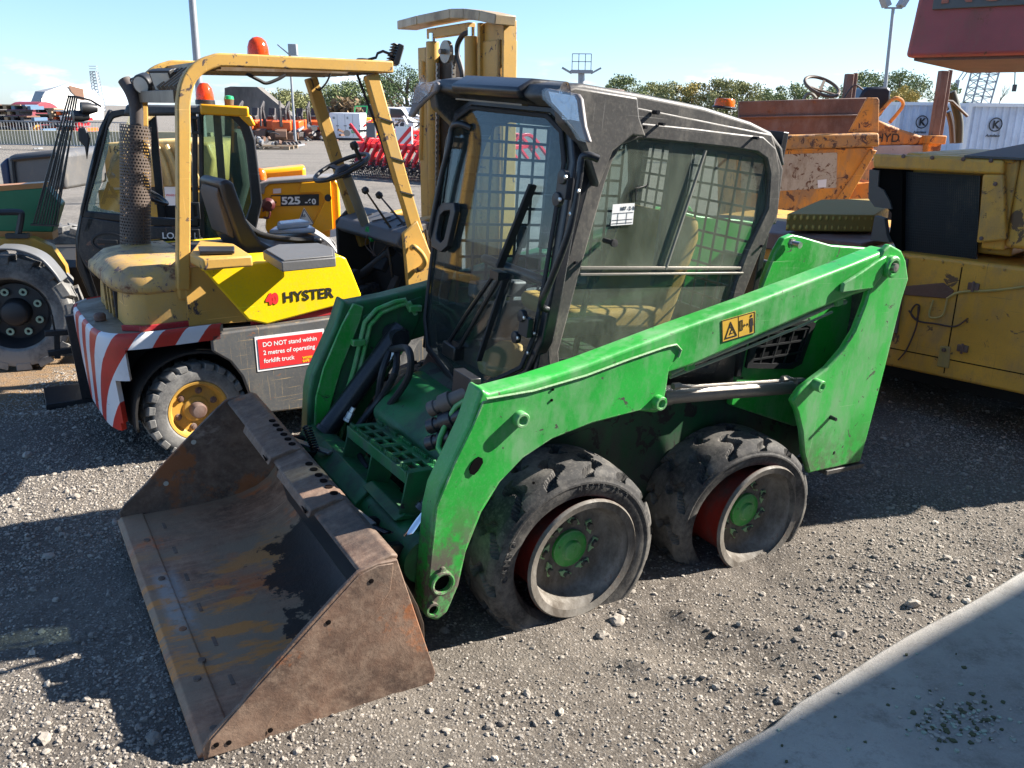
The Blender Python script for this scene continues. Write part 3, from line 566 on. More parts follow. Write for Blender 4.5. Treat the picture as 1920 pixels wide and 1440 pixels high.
        b = B(); D = K.ys(rc, -.56); n = len(D); c = sum(D, Vector())/n
        b.prism([Vector((p.x, -.566, p.z)) for p in D], (0, .008, 0)); b.build('inner_panel', GREEN_D, a_, .003)
        b = B()
        for off in (0, 12): b.tube([K.y(x+off*.8, y+off*.5, -.535) for x, y in ((770, 583), (758, 562), (740, 566), (706, 580), (684, 604), (664, 690), (640, 770), (625, 828))], .011, 8)
        b.build('arm_pipe', GREEN, a_)
        b = B(); 
        for px, py in ((672, 642), (778, 578)): b.obox(K.y(px, py, -.53), (.03, .014, .014))
        b.build('pipe_clamp', GREEN, a_, .003)
        # front flange with bead of dried grease
        b = B(); F2 = [(662, 568), (682, 574), (676, 600), (640, 690), (620, 760), (612, 836), (588, 820), (592, 745), (606, 690), (640, 610)]
        b.prism([K.y(x, y, -.555)+Vector((.004, 0, 0)) for x, y in F2], (0, .012, 0)); b.build('front_flange', GREEN, a_, .004)
# front torque tube
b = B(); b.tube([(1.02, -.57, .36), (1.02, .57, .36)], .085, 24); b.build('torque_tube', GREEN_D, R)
b = B(); b.prism([(.93, -.34, .43), (1.06, -.34, .46), (1.12, -.34, .40), (1.13, -.34, .30)], (0, .50, 0)); b.prism([(.95, .12, .44), (1.04, .12, .47), (1.08, .12, .45)], (0, .3, 0)); b.build('tube_saddle', GREEN_D, R, .004)
# quick hitch between arms and bucket
b = B(); b.prism([(1.10, -.50, .10), (1.16, -.50, .10), (1.26, -.50, .45), (1.22, -.50, .50), (1.10, -.50, .36)], (0, 1.0, 0))
for y in (-.52, -.34, .30, .50): b.prism([(.98, y, .16), (1.14, y, .08), (1.27, y, .44), (1.10, y, .42), (.97, y, .30)], (0, .03, 0))
b.build('quick_hitch', BLK, R, .006)
b = B(); R2 = Matrix.Rotation(rad(-30), 3, 'Y')
p0, p1 = K.x(548, 824, 1.18), K.x(620, 850, 1.08); b.beam(p0, p1, .03, .012)
q0, q1 = K.x(652, 948, 1.18), K.x(700, 985, 1.14); b.beam(q0, q1, .03, .012); b.build('hitch_lever', STEEL, R, .003)
b = B()
for a0, a1 in (((575, 800), (592, 845)), ((690, 985), (728, 1000))):
    p0, p1 = K.x(*a0, 1.16), K.x(*a1, 1.13); n = 70
    b.tube([p0.lerp(p1, i/n) + Vector((math.sin(i*.9)*.016, math.cos(i*.9)*.016, math.cos(i*.9)*.01)) for i in range(n)], .004, 5)
b.build('hitch_spring', BLK, R)
# tilt cylinders
def cylinder(top, bot, r, tag_='tilt_cylinder', ext=.28):
    d = (bot-top); u = d.normalized(); L = d.length
    b = B(); b.lathe([(0, -.05), (.038, -.05), (.045, -.03), (r, .0), (r, L*(1-ext)), (r+.006, L*(1-ext)), (r+.006, L*(1-ext)+.02), (.03, L*(1-ext)+.02)], top, u, 24); c = b.build(tag_, BLK, R)
    b = B(); b.cyl(top+u*(L*(1-ext)), bot, .020, 20); b.build('rod', CHROME, c)
    s = u.cross(Y3).normalized(); b = B(); b.tube([top+Vector((0, -.055, 0)), top+Vector((0, .055, 0))], .042, 20); b.tube([bot+Vector((0, -.03, 0)), bot+Vector((0, .03, 0))], .034, 16); b.build('cylinder_eye', BLK, c); return c
cylinder(K.y(742, 630, -.48), K.y(590, 838, -.48), .044, ext=.16)
cylinder(Vector((.70, .49, .86)), Vector((1.10, .49, .36)), .044, ext=.30)
b = B()
def hose(pts, r=.015): b.tube(smooth_path(pts), r, 9)
def smooth_path(P, k=6):
    P = [Vector(p) for p in P]; o = []
    for i in range(len(P)-1):
        a, c, d, e = P[max(i-1, 0)], P[i], P[i+1], P[min(i+2, len(P)-1)]
        for t in range(k):
            t = t/k; o.append(.5*((2*c)+(d-a)*t+(2*a-5*c+4*d-e)*t*t+(3*c-3*d+e-a)*t**3) if False else .5*((2*c)+(d-a)*t+(2*a-5*c+4*d-e)*t*t+(3*c-a-3*d+e)*t**3))
    return o+[P[-1]]
XH = .80
hose([K.y(735, 655, -.42), K.x(765, 655, XH), K.x(768, 700, XH), K.x(742, 745, XH), K.x(705, 790, XH), K.x(688, 850, XH), K.x(700, 900, .95)])
hose([K.y(730, 660, -.42), K.x(716, 700, XH), K.x(706, 760, XH), K.x(690, 800, XH), K.x(678, 850, .9), K.x(690, 895, .98)])
hose([K.y(745, 660, -.40), K.x(740, 700, XH), K.x(715, 745, XH), K.x(672, 800, .9), K.x(668, 850, .98)])
hose([K.x(655, 815, .95), K.x(672, 850, .98), K.x(690, 880, .99)], .012)
b.build('hydraulic_hose', HOSE, R)
b = B()
for (px, py, ex, ey) in ((738, 660, 722, 685), (663, 764, 650, 790)):
    p0, p1 = K.y(px, py, -.41), K.y(ex, ey, -.41); d = p1-p0; b.tube([p0, p0+d*.35, p0+d*.36, p0+d*.8, p0+d*.81, p1], [.012, .012, .016, .016, .019, .019], 6)
b.build('hose_fitting', BRIGHT, R, .001)
# step
b = B()
def st_(u, v, w): return Vector((.90 + v*.13, -.16 + u*.56, .585 + u*.035 - w))   # u across, v depth, w down
b.ring([st_(0, 0, 0), st_(1, 0, 0), st_(1, 1, 0), st_(0, 1, 0)], [st_(.015, .24, 0), st_(.985, .24, 0), st_(.985, .78, 0), st_(.015, .78, 0)], (0, 0, -.012))
for i in range(7):
    u = .02+i/6*.96; b.beam(st_(u, .2, .005), st_(u, .82, .005), .026, .012)
b.beam(st_(0, .5, .006), st_(1, .5, .006), .012, .012)
for i in range(40):
    u = .03+i/40*.95
    if i % 10 in (4, 5): continue
    for v in (.06, .95): b.box(st_(u, 0, 0).x*0+.90+v*.13-.006, .90+v*.13+.006, st_(u, 0, 0).y-.0028, st_(u, 0, 0).y+.0028, st_(u, 0, 0).z-.002, st_(u, 0, 0).z+.016)
b.beam(st_(0, 1.02, .022), st_(1, 1.02, .022), .006, .045)
b.beam(st_(0, -.02, .022), st_(1, -.02, .022), .006, .045)
for u in (0.005, .45, .995): b.beam(st_(u, .5, .0), Vector((.99, st_(u, 0, 0).y, .40)), .13, .012, up=(0, 1, 0)) if False else b.prism([st_(u, 0, .0), st_(u, 1, .0), Vector((1.06, st_(u, 0, 0).y, .42)), Vector((.97, st_(u, 0, 0).y, .42))], (0, .01, 0))
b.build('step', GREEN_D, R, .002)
# lift cylinder visible behind the arm
b = B(); p0, p1 = K.y(1244, 742, .52), K.y(1502, 722, .52); b.tube([p0, p1], .035, 24); b.tube([p0-Vector((-.02, 0, 0)), p0-Vector((.03, 0, 0))], .040, 24); lc = b.build('lift_cylinder', STEEL, R)
b = B(); b.tube([K.y(x, y, .57) for x, y in ((1262, 723), (1300, 725), (1440, 716), (1462, 714), (1475, 708), (1490, 712))], .008, 8)
for px, py in ((1268, 724), (1472, 710), (1498, 714)): c = K.y(px, py, .575); b.tube([c-Vector((.018, 0, 0)), c+Vector((.018, 0, 0))], .014, 6)
b.build('cylinder_pipe', STEEL, lc)
b = B(); b.tube([p1, p1+Vector((-.09, 0, -.01))], .032, 16); b.build('cylinder_end', BLK, lc)
# --- bucket
bo = [(1.236, .53), (1.30, .53), (1.36, .515), (1.42, .46), (1.52, .36), (1.65, .225), (1.70, .165), (1.79, .08), (1.812, .045), (1.808, .004), (1.65, .005), (1.48, .012), (1.10, .03), (1.08, .046), (1.075, .075), (1.155, .30)]
bk = B(); back = [(1.800, .006), (1.70, .010), (1.50, .016), (1.38, .026), (1.29, .044), (1.22, .070), (1.165, .108), (1.13, .155), (1.118, .21), (1.125, .27), (1.150, .34), (1.19, .42), (1.235, .50)]
t_ = .014
o_ = [Vector((x, -.78, z)) for x, z in back]; nrm = []
inn = []
for i, p in enumerate(o_):
    a = o_[max(i-1, 0)]; c = o_[min(i+1, len(o_)-1)]; d = (c-a).normalized(); nn = Vector((-d.z, 0, d.x)); nn = -nn if nn.x*(-1)+nn.z*0 > 0 and False else nn
    inn.append(p + Vector((d.z, 0, -d.x))*t_)
bk.prism(o_ + inn[::-1], (0, 1.56, 0)); BR = bk.build('bucket', BUCKI, R, .003)
BR['label'] = 'wide rusty brown loading bucket with oily stain'
for y, s in ((.775, 1), (-.775, -1)):
    b = B(); b.prism([(x, y, z) for x, z in bo], (0, s*.014, 0)); sp = b.build('side_plate', BUCK, BR, .003)
    b = B(); wl = [(1.64, .012), (1.62, .075), (1.565, .145), (1.50, .20), (1.40, .285), (1.30, .36), (1.255, .43)]
    strip = [Vector((x, y+s*.0145, z)) for x, z in ((1.79, .07), (1.66, .205), (1.52, .345), (1.36, .505), (1.30, .525), (1.25, .522))]
    b.prism([Vector((x, y+s*.0145, z)) for x, z in wl] + [Vector((1.25, y+s*.0145, .50))] + strip[::-1] + [Vector((1.80, y+s*.0145, .012))], (0, s*.004, 0))
    b.build('edge_reinforcement', BUCK, sp, .002)
    b = B()
    for x, z in ((1.62, .045), (1.74, .045), (1.775, .05), (1.32, .478), (1.45, .37)): b.lathe([(0, 0), (.008, 0), (.008, .0025), (0, .003)], (x, y+s*.018, z), (0, s, 0), 14)
    b.build('bolt_hole', plain('hole_black', (.006, .005, .005), .9), sp)
b = B(); b.prism([(1.225, -.775, .535), (1.25, -.775, .545), (1.352, -.775, .513), (1.356, -.775, .50), (1.24, -.775, .49)], (0, 1.55, 0)); b.build('top_lip', BUCK, BR, .007, seg=3)
for y in (-.44, .02):
    b = B(); b.prism([(1.245, y, .548), (1.29, y, .548), (1.365, y, .525), (1.375, y, .495), (1.28, y, .525)], (0, .36, 0)); sb_ = b.build('step_bracket', BUCK, BR, .004)
    b = B()
    for i in range(6): b.lathe([(0, 0), (.014, 0), (.014, .004), (0, .004)], (1.268, y+.05+i*.052, .5475), (0, 0, 1), 12)
    b.prism([(1.375, y+.30, .515), (1.375, y+.345, .515), (1.372, y+.33, .500)], (.004, 0, 0)); b.build('grip_hole', plain('hole_dark', (.012, .008, .007), .9), sb_)
b = B(); b.prism([(1.715, -.775, .0245), (1.722, -.775, .031), (1.805, -.775, .027), (1.822, -.775, .012), (1.822, -.775, .002), (1.80, -.775, .0)], (0, 1.55, 0)); b.build('cutting_edge', BUCKI, BR, .003)
b = B()
for i in range(7):
    y = -.66+i*.225; b.box(1.655-.004, 1.66+.004, y, y+.055, .0235, .0275)
for x, y in ((1.745, -.52), (1.745, -.2), (1.74, .16), (1.72, .36), (1.755, .45), (1.76, .70)): b.lathe([(0, 0), (.015, 0), (.013, .006), (0, .007)], (x, y, .028), (0, 0, 1), 8)
b.build('wear_bolt', BUCK, BR, .001)
# pale discs on the far plate: daylit gravel coloured in where cut-outs show through
b = B()
for x, z in ((1.62, .155), (1.50, .335)): b.lathe([(0, 0), (.011, 0), (.011, .002), (0, .002)], (x, -.7745, z), (0, 1, 0), 14)
b.build('bright_hole_disc', plain('painted_daylit_gravel', (.5, .46, .38), .8), BR)
# --- wheels
def groove(th, s):
    """0..1 tread groove depth; s -1..1 across"""
    g = 0; N = 14
    for side in (-1, 1):
        ss = s*side
        if ss < .02: continue
        u = (ss-.02)/.98
        ph = th*N/(2*math.pi) + (.5 if side > 0 else 0) + .30*u + .16*math.sin(u*8.5)
        d = abs((ph % 1) - .5); wd = .115 + .045*u
        g = max(g, min(1, max(0, (wd-d)/.018))*min(1, u*9))
    return g
def make_tyre(parent, yaw, bulge, zg, lean=0, side=1, rt=.364):
    b = B(); nu, nv = 560, 72; W = .142; Rr = rt; zc = .32
    prof = []
    def fn(i, j):
        th = i*2*math.pi; t = j*2-1   # t across
        if abs(t) <= .62:
            s = t/.62; r = Rr - .016*s*s - .014*max(0, abs(s)-.85)/.15 - .030*groove(th, s); y = s*W
        else:
            q = (abs(t)-.62)/.38; sgn = 1 if t > 0 else -1; r = (Rr-.030) - q*(Rr-.030-.237); y = sgn*(W + .012*math.sin(q*math.pi) - .010*q - .03*max(0, q-.8)/.2*1.0)
            if q > .12 and q < .30: r += .0; y += sgn*.004
        x = r*math.cos(th); z = r*math.sin(th)
        zb = zg - zc
        if z < zb + .05:   # squashed flat against the ground
            k = zb + .05 - z; z = zb + .05 - .05*(1-math.exp(-k/.05)); y += (.03*min(1, k/.14) * (1 if y > 0 else -1)) + bulge*min(1, k/.14)*(1 if y > 0 else .2)
        # heel the carcass off the rim
        cy, sy = math.cos(yaw), math.sin(yaw); x, y = x*cy - y*sy, x*sy + y*cy
        y += lean*(z-.0)
        return (x, y, z)
    b.grid(fn, nu, nv, wrapu=True); return b.build('tyre', TYRE, parent, solid=.010, ang=24)
def make_rim(parent):
    b = B(); b.lathe([(.205, .145), (.232, .152), (.238, .145), (.238, .138), (.228, .134), (.196, .120), (.188, .08), (.180, .056), (.168, .048), (.150, .046), (.0, .046)], (0, 0, 0), Y3, 56); o = b.build('rim', RIMW, parent, ang=60)
    b = B(); b.lathe([(.2395, .139), (.231, .128), (.202, .112), (.200, .02), (.200, -.10), (.235, -.125), (.24, -.135), (.19, -.135), (.188, .0), (.1935, .06), (.199, .117), (.229, .132)], (0, 0, 0), Y3, 48, closed=True); b.build('rim_barrel', RIMR, o, ang=60)
    return o
wheels = []
def make_wheel(x, y, s, yaw, bulge, zg, off, lean, rot=0):
    e = bpy.data.objects.new('wheel', None); COL.objects.link(e); e.parent = R; e.empty_display_size = .1; e.location = (x, y*s, .32)
    if s < 0: e.rotation_euler = (0, 0, math.pi)
    t = make_tyre(e, yaw, bulge, zg, lean, rt=.364 if x > 0 else .350); t.location = (.012 if x > 0 else .022, off, -.008 if x > 0 else -.015)
    rm = make_rim(e); rm.location = (0, .004, 0)
    b = B(); b.lathe([(.0, -.006), (.074, -.006), (.074, .012), (.066, .018), (.040, .020), (.036, .032), (.030, .034), (.0, .034)], (0, .052, 0), Y3, 32); b.build('hub', GREEN, e)
    for k in range(8):
        a = k*math.pi/4 + rot; c = Vector((.112*math.cos(a), .052, .112*math.sin(a))); b = B(); b.lathe([(0, -.006), (.019, -.006), (.019, .004), (.013, .006), (.013, .022), (.0, .024)], c, Y3, 6); nb = b.build('wheel_nut', plain_cached('nut_steel', (.10, .09, .075), .6), e)
        b = B(); d = Vector((-math.sin(a+.5), 0, math.cos(a+.5))); u = Vector((math.cos(a+.5), 0, math.sin(a+.5))); b.ring([c+d*.021+u*.012, c-d*.021+u*.012, c-d*.021-u*.012, c+d*.021-u*.012], [c+d*.015+u*.008, c-d*.015+u*.008, c-d*.015-u*.008, c+d*.015-u*.008], (0, .008, 0)); b.prism([c+d*.019-u*.010, c+d*.040, c+d*.019+u*.010], (0, .007, 0)); b.build('nut_pointer', plain_cached('faded_green_plastic', (.26, .44, .22), .5), nb)
    return e
_pc = {}
def plain_cached(n, c, r):
    if n not in _pc: _pc[n] = plain(n, c, r)
    return _pc[n]
W1 = make_wheel(.455, .565, 1, rad(-3.5), .012, .050, -.010, .0)
W2 = make_wheel(-.45, .575, 1, rad(-9), .008, .105, -.034, .05, .3)
W3 = make_wheel(.455, .565, -1, 0, .0, -.03, 0, 0); W4 = make_wheel(-.45, .565, -1, 0, .0, .0, 0, 0)
b = B()
for x in (.455, -.45): b.cyl((x, -.60, .32), (x, .57, .32), .07, 16)
b.build('axle_tube', GREEN_D, R)
# brand-free raised size letters on the outer sidewall
LTR = plain('raised_rubber_letters', (.045, .044, .042), .7)
for (s_, a0, sz) in (('15/19.75-3', 84, .026), ('CAMSO', -6, .036)):
    yw = rad(-3.5); Rz = Matrix.Rotation(yw, 3, 'Z')
    for i, ch_ in enumerate(s_):
        th = rad(a0) + i*sz*.92/.300; rp_ = .288
        o = text('sidewall_letter', ch_, sz, Rz @ Vector((rp_*math.cos(th), .153, rp_*math.sin(th))), Rz @ Vector((-math.sin(th), 0, math.cos(th))), Rz @ Vector((math.cos(th), 0, math.sin(th))), LTR, W1, .002, .0005); o.location = (.012, -.010, -.008)
# --- cab
CY = .45
outer = [(1118, 262), (1150, 236), (1195, 229), (1300, 240), (1380, 250), (1432, 256), (1456, 278), (1463, 320), (1460, 400), (1442, 440), (1420, 490), (1395, 555), (1370, 640), (1340, 700), (1030, 700), (1026, 660), (1060, 500), (1105, 330)]
innr = [(1150, 300), (1168, 272), (1200, 260), (1300, 270), (1375, 278), (1420, 285), (1438, 298), (1444, 325), (1440, 390), (1425, 422), (1402, 470), (1380, 530), (1352, 640), (1325, 690), (1050, 690), (1048, 660), (1085, 520), (1136, 340)]
PO, PI2 = K.ys(outer, CY), K.ys(innr, CY)
for s in (1, -1):
    b = B(); b.ring([Vector((p.x, s*(CY-.028), p.z)) for p in PO], [Vector((p.x, s*(CY-.028), p.z)) for p in PI2], (0, s*.028, 0)); sf = b.build('side_frame', CABG, R, .007, seg=3)
    b = B(); b.prism([Vector((p.x, s*(CY-.020), p.z)) for p in PI2], (0, s*.005, 0)); sg = b.build('side_glass', GLASS_S if s > 0 else GLASS_F, sf, smooth=False)
    if s > 0:
        b = B(); a, c = K.y(1090, 503, CY), K.y(1390, 503, CY); a.y = c.y = CY-.008; b.beam(a, c, .012, .010); a, c = K.y(1088, 515, CY), K.y(1393, 512, CY); a.y = c.y = CY-.004; b.beam(a, c, .014, .008)
        b.build('window_rail', STEEL, sf, .001)
        b = B(); b.beam(K.y(1248, 505, CY-.006), K.y(1323, 282, CY-.006), .006, .011, up=(0, 1, 0)); b.build('window_seal', plain('pale_seal', (.2, .2, .17), .6), sf)
        b = B(); c = K.y(1149, 455, CY+.04); b.lathe([(0, -.05), (.009, -.05), (.009, .0), (.014, .0), (.014, .012), (.0, .013)], c, Y3, 18); b.build('window_knob', BLKD, sf)
        for px, py in ((1236, 232), (1412, 258), (1225, 210), (1427, 461), (1078, 492), (1208, 238)):
            b = B(); c = K.y(px, py, CY); L = .028 if py < 262 and px != 1208 else .012; b.cyl(c, c+Vector((0, L, 0)), .006 if px != 1225 else .008, 8); b.build('peg', BLK, sf)
        # lot ticket
        q = [K.y(x, y, CY-.005) for x, y in ((1151, 384), (1192, 381), (1188, 421), (1147, 424))]; q = [Vector((v.x, CY-.012, v.z)) for v in q]
        b = B(); b.prism(q, (0, .0015, 0)); tk = b.build('lot_ticket', WHT, sf)
        o0 = q[3]+Vector((0, .0022, 0)); ux = q[2]-q[3]; uy = q[0]-q[3]; b = B()
        for v in (.58, .26, .10): b.beam(o0+uy*v+ux*.03, o0+uy*v+ux*.97, .0012, .0006, up=(0, 1, 0))
        for u in (.28, .68): b.beam(o0+uy*.06+ux*u, o0+uy*.56+ux*u, .0012, .0006, up=(0, 1, 0))
        b.build('ruled_lines', BLKP, tk)
        text('handwriting', '107 -2-18', .019, o0+uy*.70+ux*.34, ux, uy, BLKP, tk, .0004)
        # marker scribble
        b = B(); b.tube([K.y(x, y, CY-.010) for x, y in ((1192, 378), (1193, 352), (1200, 350), (1191, 353), (1205, 350), (1212, 347), (1210, 353), (1215, 344))], .0022, 5); b.build('marker_scribble', BLKP, sf)
        # inner guard mesh
# laser-cut mesh guards inside both sides and at the rear
def mesh_guard(name, org, ux, uz, w_, h_, nx_, nz_, t, parent, mat, skip=None, border=.03):
    b = B(); ux, uz = Vector(ux), Vector(uz); nn = ux.cross(uz).normalized()
    for i in range(nx_+1): b.beam(org+ux*(w_*i/nx_), org+ux*(w_*i/nx_)+uz*h_, t, .005, up=nn)
    for j in range(nz_+1): b.beam(org+uz*(h_*j/nz_)+nn*.0015, org+uz*(h_*j/nz_)+ux*w_+nn*.0015, t, .005, up=nn)
    return b.build(name, mat, parent)
MESHB = plain('guard_mesh_paint', (.014, .018, .026), .5)
for s in (1, -1):
    if s < 0: mesh_guard('side_guard', Vector((-.42, s*.415, 1.0)), (1, 0, .0), (.04, 0, 1), .86, .78, 12, 11, .012, R, MESHB)
b = B(); b.box(-.06, .04, .385, .41, 1.25, 1.84); b.box(-.06, .04, -.41, -.385, 1.25, 1.84); b.build('inner_pillar', CABG, R, .005)
mesh_guard('rear_guard', Vector((-.47, -.38, 1.08)), (0, 1, 0), (-.02, 0, 1), .76, .74, 11, 11, .010, R, MESHB)
b = B(); b.ring([(-.50, -.44, .85), (-.50, .44, .85), (-.52, .44, 1.86), (-.52, -.44, 1.86)], [(-.50, -.38, 1.08), (-.50, .38, 1.08), (-.52, .38, 1.80), (-.52, -.38, 1.80)], (.03, 0, 0)); b.build('rear_frame', BLK, R, .004)
# cab lower side walls and floor
b = B(); b.box(-.44, .54, -.42, .42, .80, .83)
for s in (1, -1): b.prism([(.52, s*.42, .80), (.56, s*.42, 1.0), (-.44, s*.42, 1.0), (-.46, s*.42, .80)], (0, s*.02, 0))
b.build('cab_floor', BLK, R)
# roof
rp = [(.60, 1.895), (.575, 1.935), (.50, 1.950), (.23, 1.938), (-.05, 1.920), (-.30, 1.885), (-.42, 1.855), (-.50, 1.80), (-.535, 1.73), (-.50, 1.73), (-.46, 1.79), (-.35, 1.83), (0, 1.855), (.30, 1.87), (.40, 1.86), (.53, 1.87)]
b = B(); b.prism([(x, -.445, z) for x, z in rp], (0, .89, 0)); rf = b.build('roof', CABG, R, .030, seg=5, ang=50)
for s in (1, -1):
    b = B(); sk = [(.612, 1.915), (.56, 1.935), (.30, 1.925), (.28, 1.86), (.24, 1.80), (.30, 1.80), (.375, 1.745), (.42, 1.62), (.50, 1.76), (.585, 1.82)]
    b.prism([(x, s*.43, z) for x, z in sk], (0, s*.062, 0)); b.build('side_shield', CABG, rf, .008, seg=3)
    if s > 0: b = B(); b.prism([(x, s*.425, z) for x, z in ((.60, 1.92), (-.42, 1.85), (-.52, 1.72), (-.54, 1.5), (-.48, 1.5), (-.46, 1.72), (-.38, 1.79), (.24, 1.80), (.35, 1.78))], (0, s*.022, 0)); b.build('roof_skirt', CABG, rf, .010, seg=3)
b = B(); b.prism([(.610, -.26, 1.885), (.625, -.26, 1.915), (.56, -.26, 1.955), (.40, -.26, 1.958), (.40, -.26, 1.90), (.54, -.26, 1.87)], (0, .50, 0)); b.build('visor', BLK, rf, .014, seg=4)
b = B(); b.box(.575, .60, -.25, .24, 1.862, 1.868); b.build('visor_trim', paint('brown_strip', (.16, .10, .04), seed=31), rf)
b = B(); b.box(.05, .36, -.2, .1, 1.945, 1.957); b.build('roof_hatch', RUSTB, rf, .004)
# head lamps in the brow
for s in (1, -1):
    lp = [(.27, 1.885), (.42, 1.885), (.443, 1.865), (.446, 1.79), (.452, 1.725), (.430, 1.70), (.405, 1.75), (.345, 1.80), (.285, 1.835), (.262, 1.86)]
    LP = [K.x(x, y, .605) for x, y in ((1023, 171), (1029, 166), (1084, 176), (1090, 185), (1097, 237), (1107, 268), (1090, 264), (1074, 237), (1051, 212), (1024, 187))]; lp = [(p.y, p.z) for p in LP]
    b = B(); b.prism([(.612, s*y, z) for y, z in lp], (-.02, 0, 0)); hl = b.build('headlight', plain_cached('lamp_surround_grey', (.17, .155, .15), .5), rf, .008, seg=3)
    cyz = (sum(p[0] for p in lp[:5])/5, sum(p[1] for p in lp[:5])/5); L2 = [K.x(x, y, .605) for x, y in ((1034, 172), (1082, 180), (1087, 190), (1092, 228), (1070, 224), (1040, 192))]; l2 = [(p.y, p.z) for p in L2]
    b = B(); b.prism([(.6135, s*y, z) for y, z in l2], (.003, 0, 0)); b.build('reflector', BEAM, hl)
    b = B(); b.lathe([(.006, -.002), (.02, .004), (.030, .010), (.033, .012), (.028, .010)], (.605, s*(cyz[0]), cyz[1]+.02), (1, 0, 0), 24)
    for i in range(8): b.box(.6165, .618, s*cyz[0]-.0, s*cyz[0]+s*.045, cyz[1]-.06+i*.006, cyz[1]-.0575+i*.006) if s > 0 else None
    b.build('lamp_bowl', BEAM, hl)
    b = B(); b.prism([(.6185, s*y, z) for y, z in lp], (.003, 0, 0)); b.build('lamp_glass', LENS, hl, .002)
# beacon
bc = K.y(1358, 200, -.22); bc.z -= .01; b = B(); b.lathe([(0, .0), (.055, 0), (.058, .006), (.05, .012), (0, .012)], bc, Z3, 32); bb = b.build('beacon_base', PLAS, R)
b = B(); b.lathe([(.0, .012), (.048, .012), (.046, .038), (.040, .046), (.0, .048)], bc, Z3, 40); b.build('beacon_lens', ORANGE_L, bb)
# front door: windscreen in black frame
kx = (.60-.505)/1.2
def fp(y, z, d=0): return Vector((.60 + (.7-z)*kx + d, y, z))
fo = [(-.30, 1.87), (.30, 1.87), (.42, 1.82), (.475, 1.70), (.478, 1.30), (.47, 1.08), (.40, .93), (.06, .715), (-.06, .715), (-.39, .80), (-.46, .93), (-.475, 1.30), (-.47, 1.70), (-.42, 1.82)]
fi = [(-.28, 1.845), (.28, 1.845), (.385, 1.80), (.432, 1.70), (.436, 1.30), (.43, 1.085), (.38, .955), (.045, .748), (-.045, .748), (-.365, .825), (-.43, .94), (-.442, 1.30), (-.432, 1.70), (-.385, 1.80)]
b = B(); b.ring([fp(*p) for p in fo], [fp(*p) for p in fi], (-.05, 0, -.004)); fd = b.build('front_door', BLK, R, .008, seg=3)
b = B(); b.ring([fp(y*1.01, z, .002) for y, z in fi], [fp(y*.965, 1.3+(z-1.3)*.972, .002) for y, z in fi], (.010, 0, 0)); b.build('window_seal', BLKD, fd, .004)
b = B(); b.prism([fp(*p, -.004) for p in fi], (.004, 0, 0)); b.build('windscreen', GLASS_F, fd, smooth=False)
b = B(); b.prism([fp(-.40, .80, -.02), fp(-.06, .715, -.02), fp(.06, .715, -.02), fp(.40, .93, -.02), fp(.42, .80, -.02), fp(.20, .66, -.0), fp(-.2, .64, 0), fp(-.42, .70, -.0)], (-.03, 0, 0)); b.build('front_apron', paint('dusty_brown_apron', (.05, .04, .034), dirt=(.13, .10, .075), dirt_amt=.6, seed=91), R, .006)
# corner posts joining door to sides
for s in (1, -1):
    b = B(); b.prism([(.58, s*.425, .80), (.50, s*.425, .80), (.40, s*.425, 1.72), (.505, s*.425, 1.76)], (0, s*.024, 0)); b.build('corner_post', BLK, R, .006)
# grab bars at both sides of the door
def WP(px, py, d): return K.n(px, py, (1, 0, kx), .60+.7*kx+d)
b = B(); b.tube(smooth_path([WP(1122, 298, .0), WP(1101, 291, .035), WP(1090, 300, .045), WP(1085, 340, .045), WP(1068, 430, .045), WP(1035, 520, .045), WP(1018, 560, .045), WP(1016, 575, .03), WP(1026, 580, .0)]), .0125, 12); b.build('grab_bar', BLK, fd)
b = B(); b.tube(smooth_path([WP(884, 240, .0), WP(862, 232, .03), WP(848, 240, .035), WP(842, 275, .035), WP(828, 330, .035), WP(815, 395, .035), WP(808, 440, .03), WP(818, 455, .0)]), .0125, 12); b.build('grab_bar', BLK, fd)
hp = [(829, 380), (851, 380), (853, 396), (838, 462), (826, 473), (808, 462), (806, 440), (815, 396)]; hq = [(832, 396), (843, 394), (843, 400), (832, 448), (826, 455), (818, 448), (817, 438), (824, 404)]
b = B(); b.ring([WP(x, y, .032) for x, y in hp], [WP(x, y, .032) for x, y in hq], (-.025, 0, 0)); b.build('door_handle', PLAS, fd, .004)
# hinges / latch
b = B()
for px, py, r in ((1062, 332, .014), (1051, 374, .014), (984, 592, .013), (972, 632, .013)): c = K.x(px, py, .60); b.lathe([(0, 0), (r*1.7, 0), (r*1.7, .02), (0, .022)], c, X3, 18)
for px, py in ((1058, 352), (986, 612)): b.obox(K.x(px, py, .60), (.012, .03, .035))
b.build('hinge', PLAS, fd, .003)
b = B()
for px, py in ((1062, 332), (1051, 374), (1086, 358), (1071, 401), (984, 596), (972, 634), (991, 662), (1003, 625)): c = K.x(px, py, .625 if px not in (1086, 1071, 991, 1003) else .585); b.lathe([(0, 0), (.007, 0), (.007, .006), (0, .008)], c, X3, 6)
b.build('hinge_bolt', BRIGHT, fd)
# wiper
b = B(); b.tube([fp(-.16, .90, .02), fp(-.02, 1.06, .035), fp(.14, 1.26, .03)], .009, 8); b.tube([fp(-.08, .885, .02), fp(.03, 1.02, .035), fp(.17, 1.24, .03)], .009, 8); b.obox(fp(.16, 1.255, .028), (.02, .03, .015)); b.build('wiper_arm', BLK, fd)
b = B(); b.beam(fp(.135, 1.28, .014), fp(.27, 1.60, .014), .012, .03, up=(1, 0, 0)); b.beam(fp(.19, 1.25, .014), fp(.09, .90, .014), .010, .022, up=(1, 0, 0)); b.build('wiper_blade', BLKD, fd)
b = B(); b.obox(fp(-.11, .885, .02), (.025, .055, .03)); b.build('wiper_motor', BLK, fd, .006)
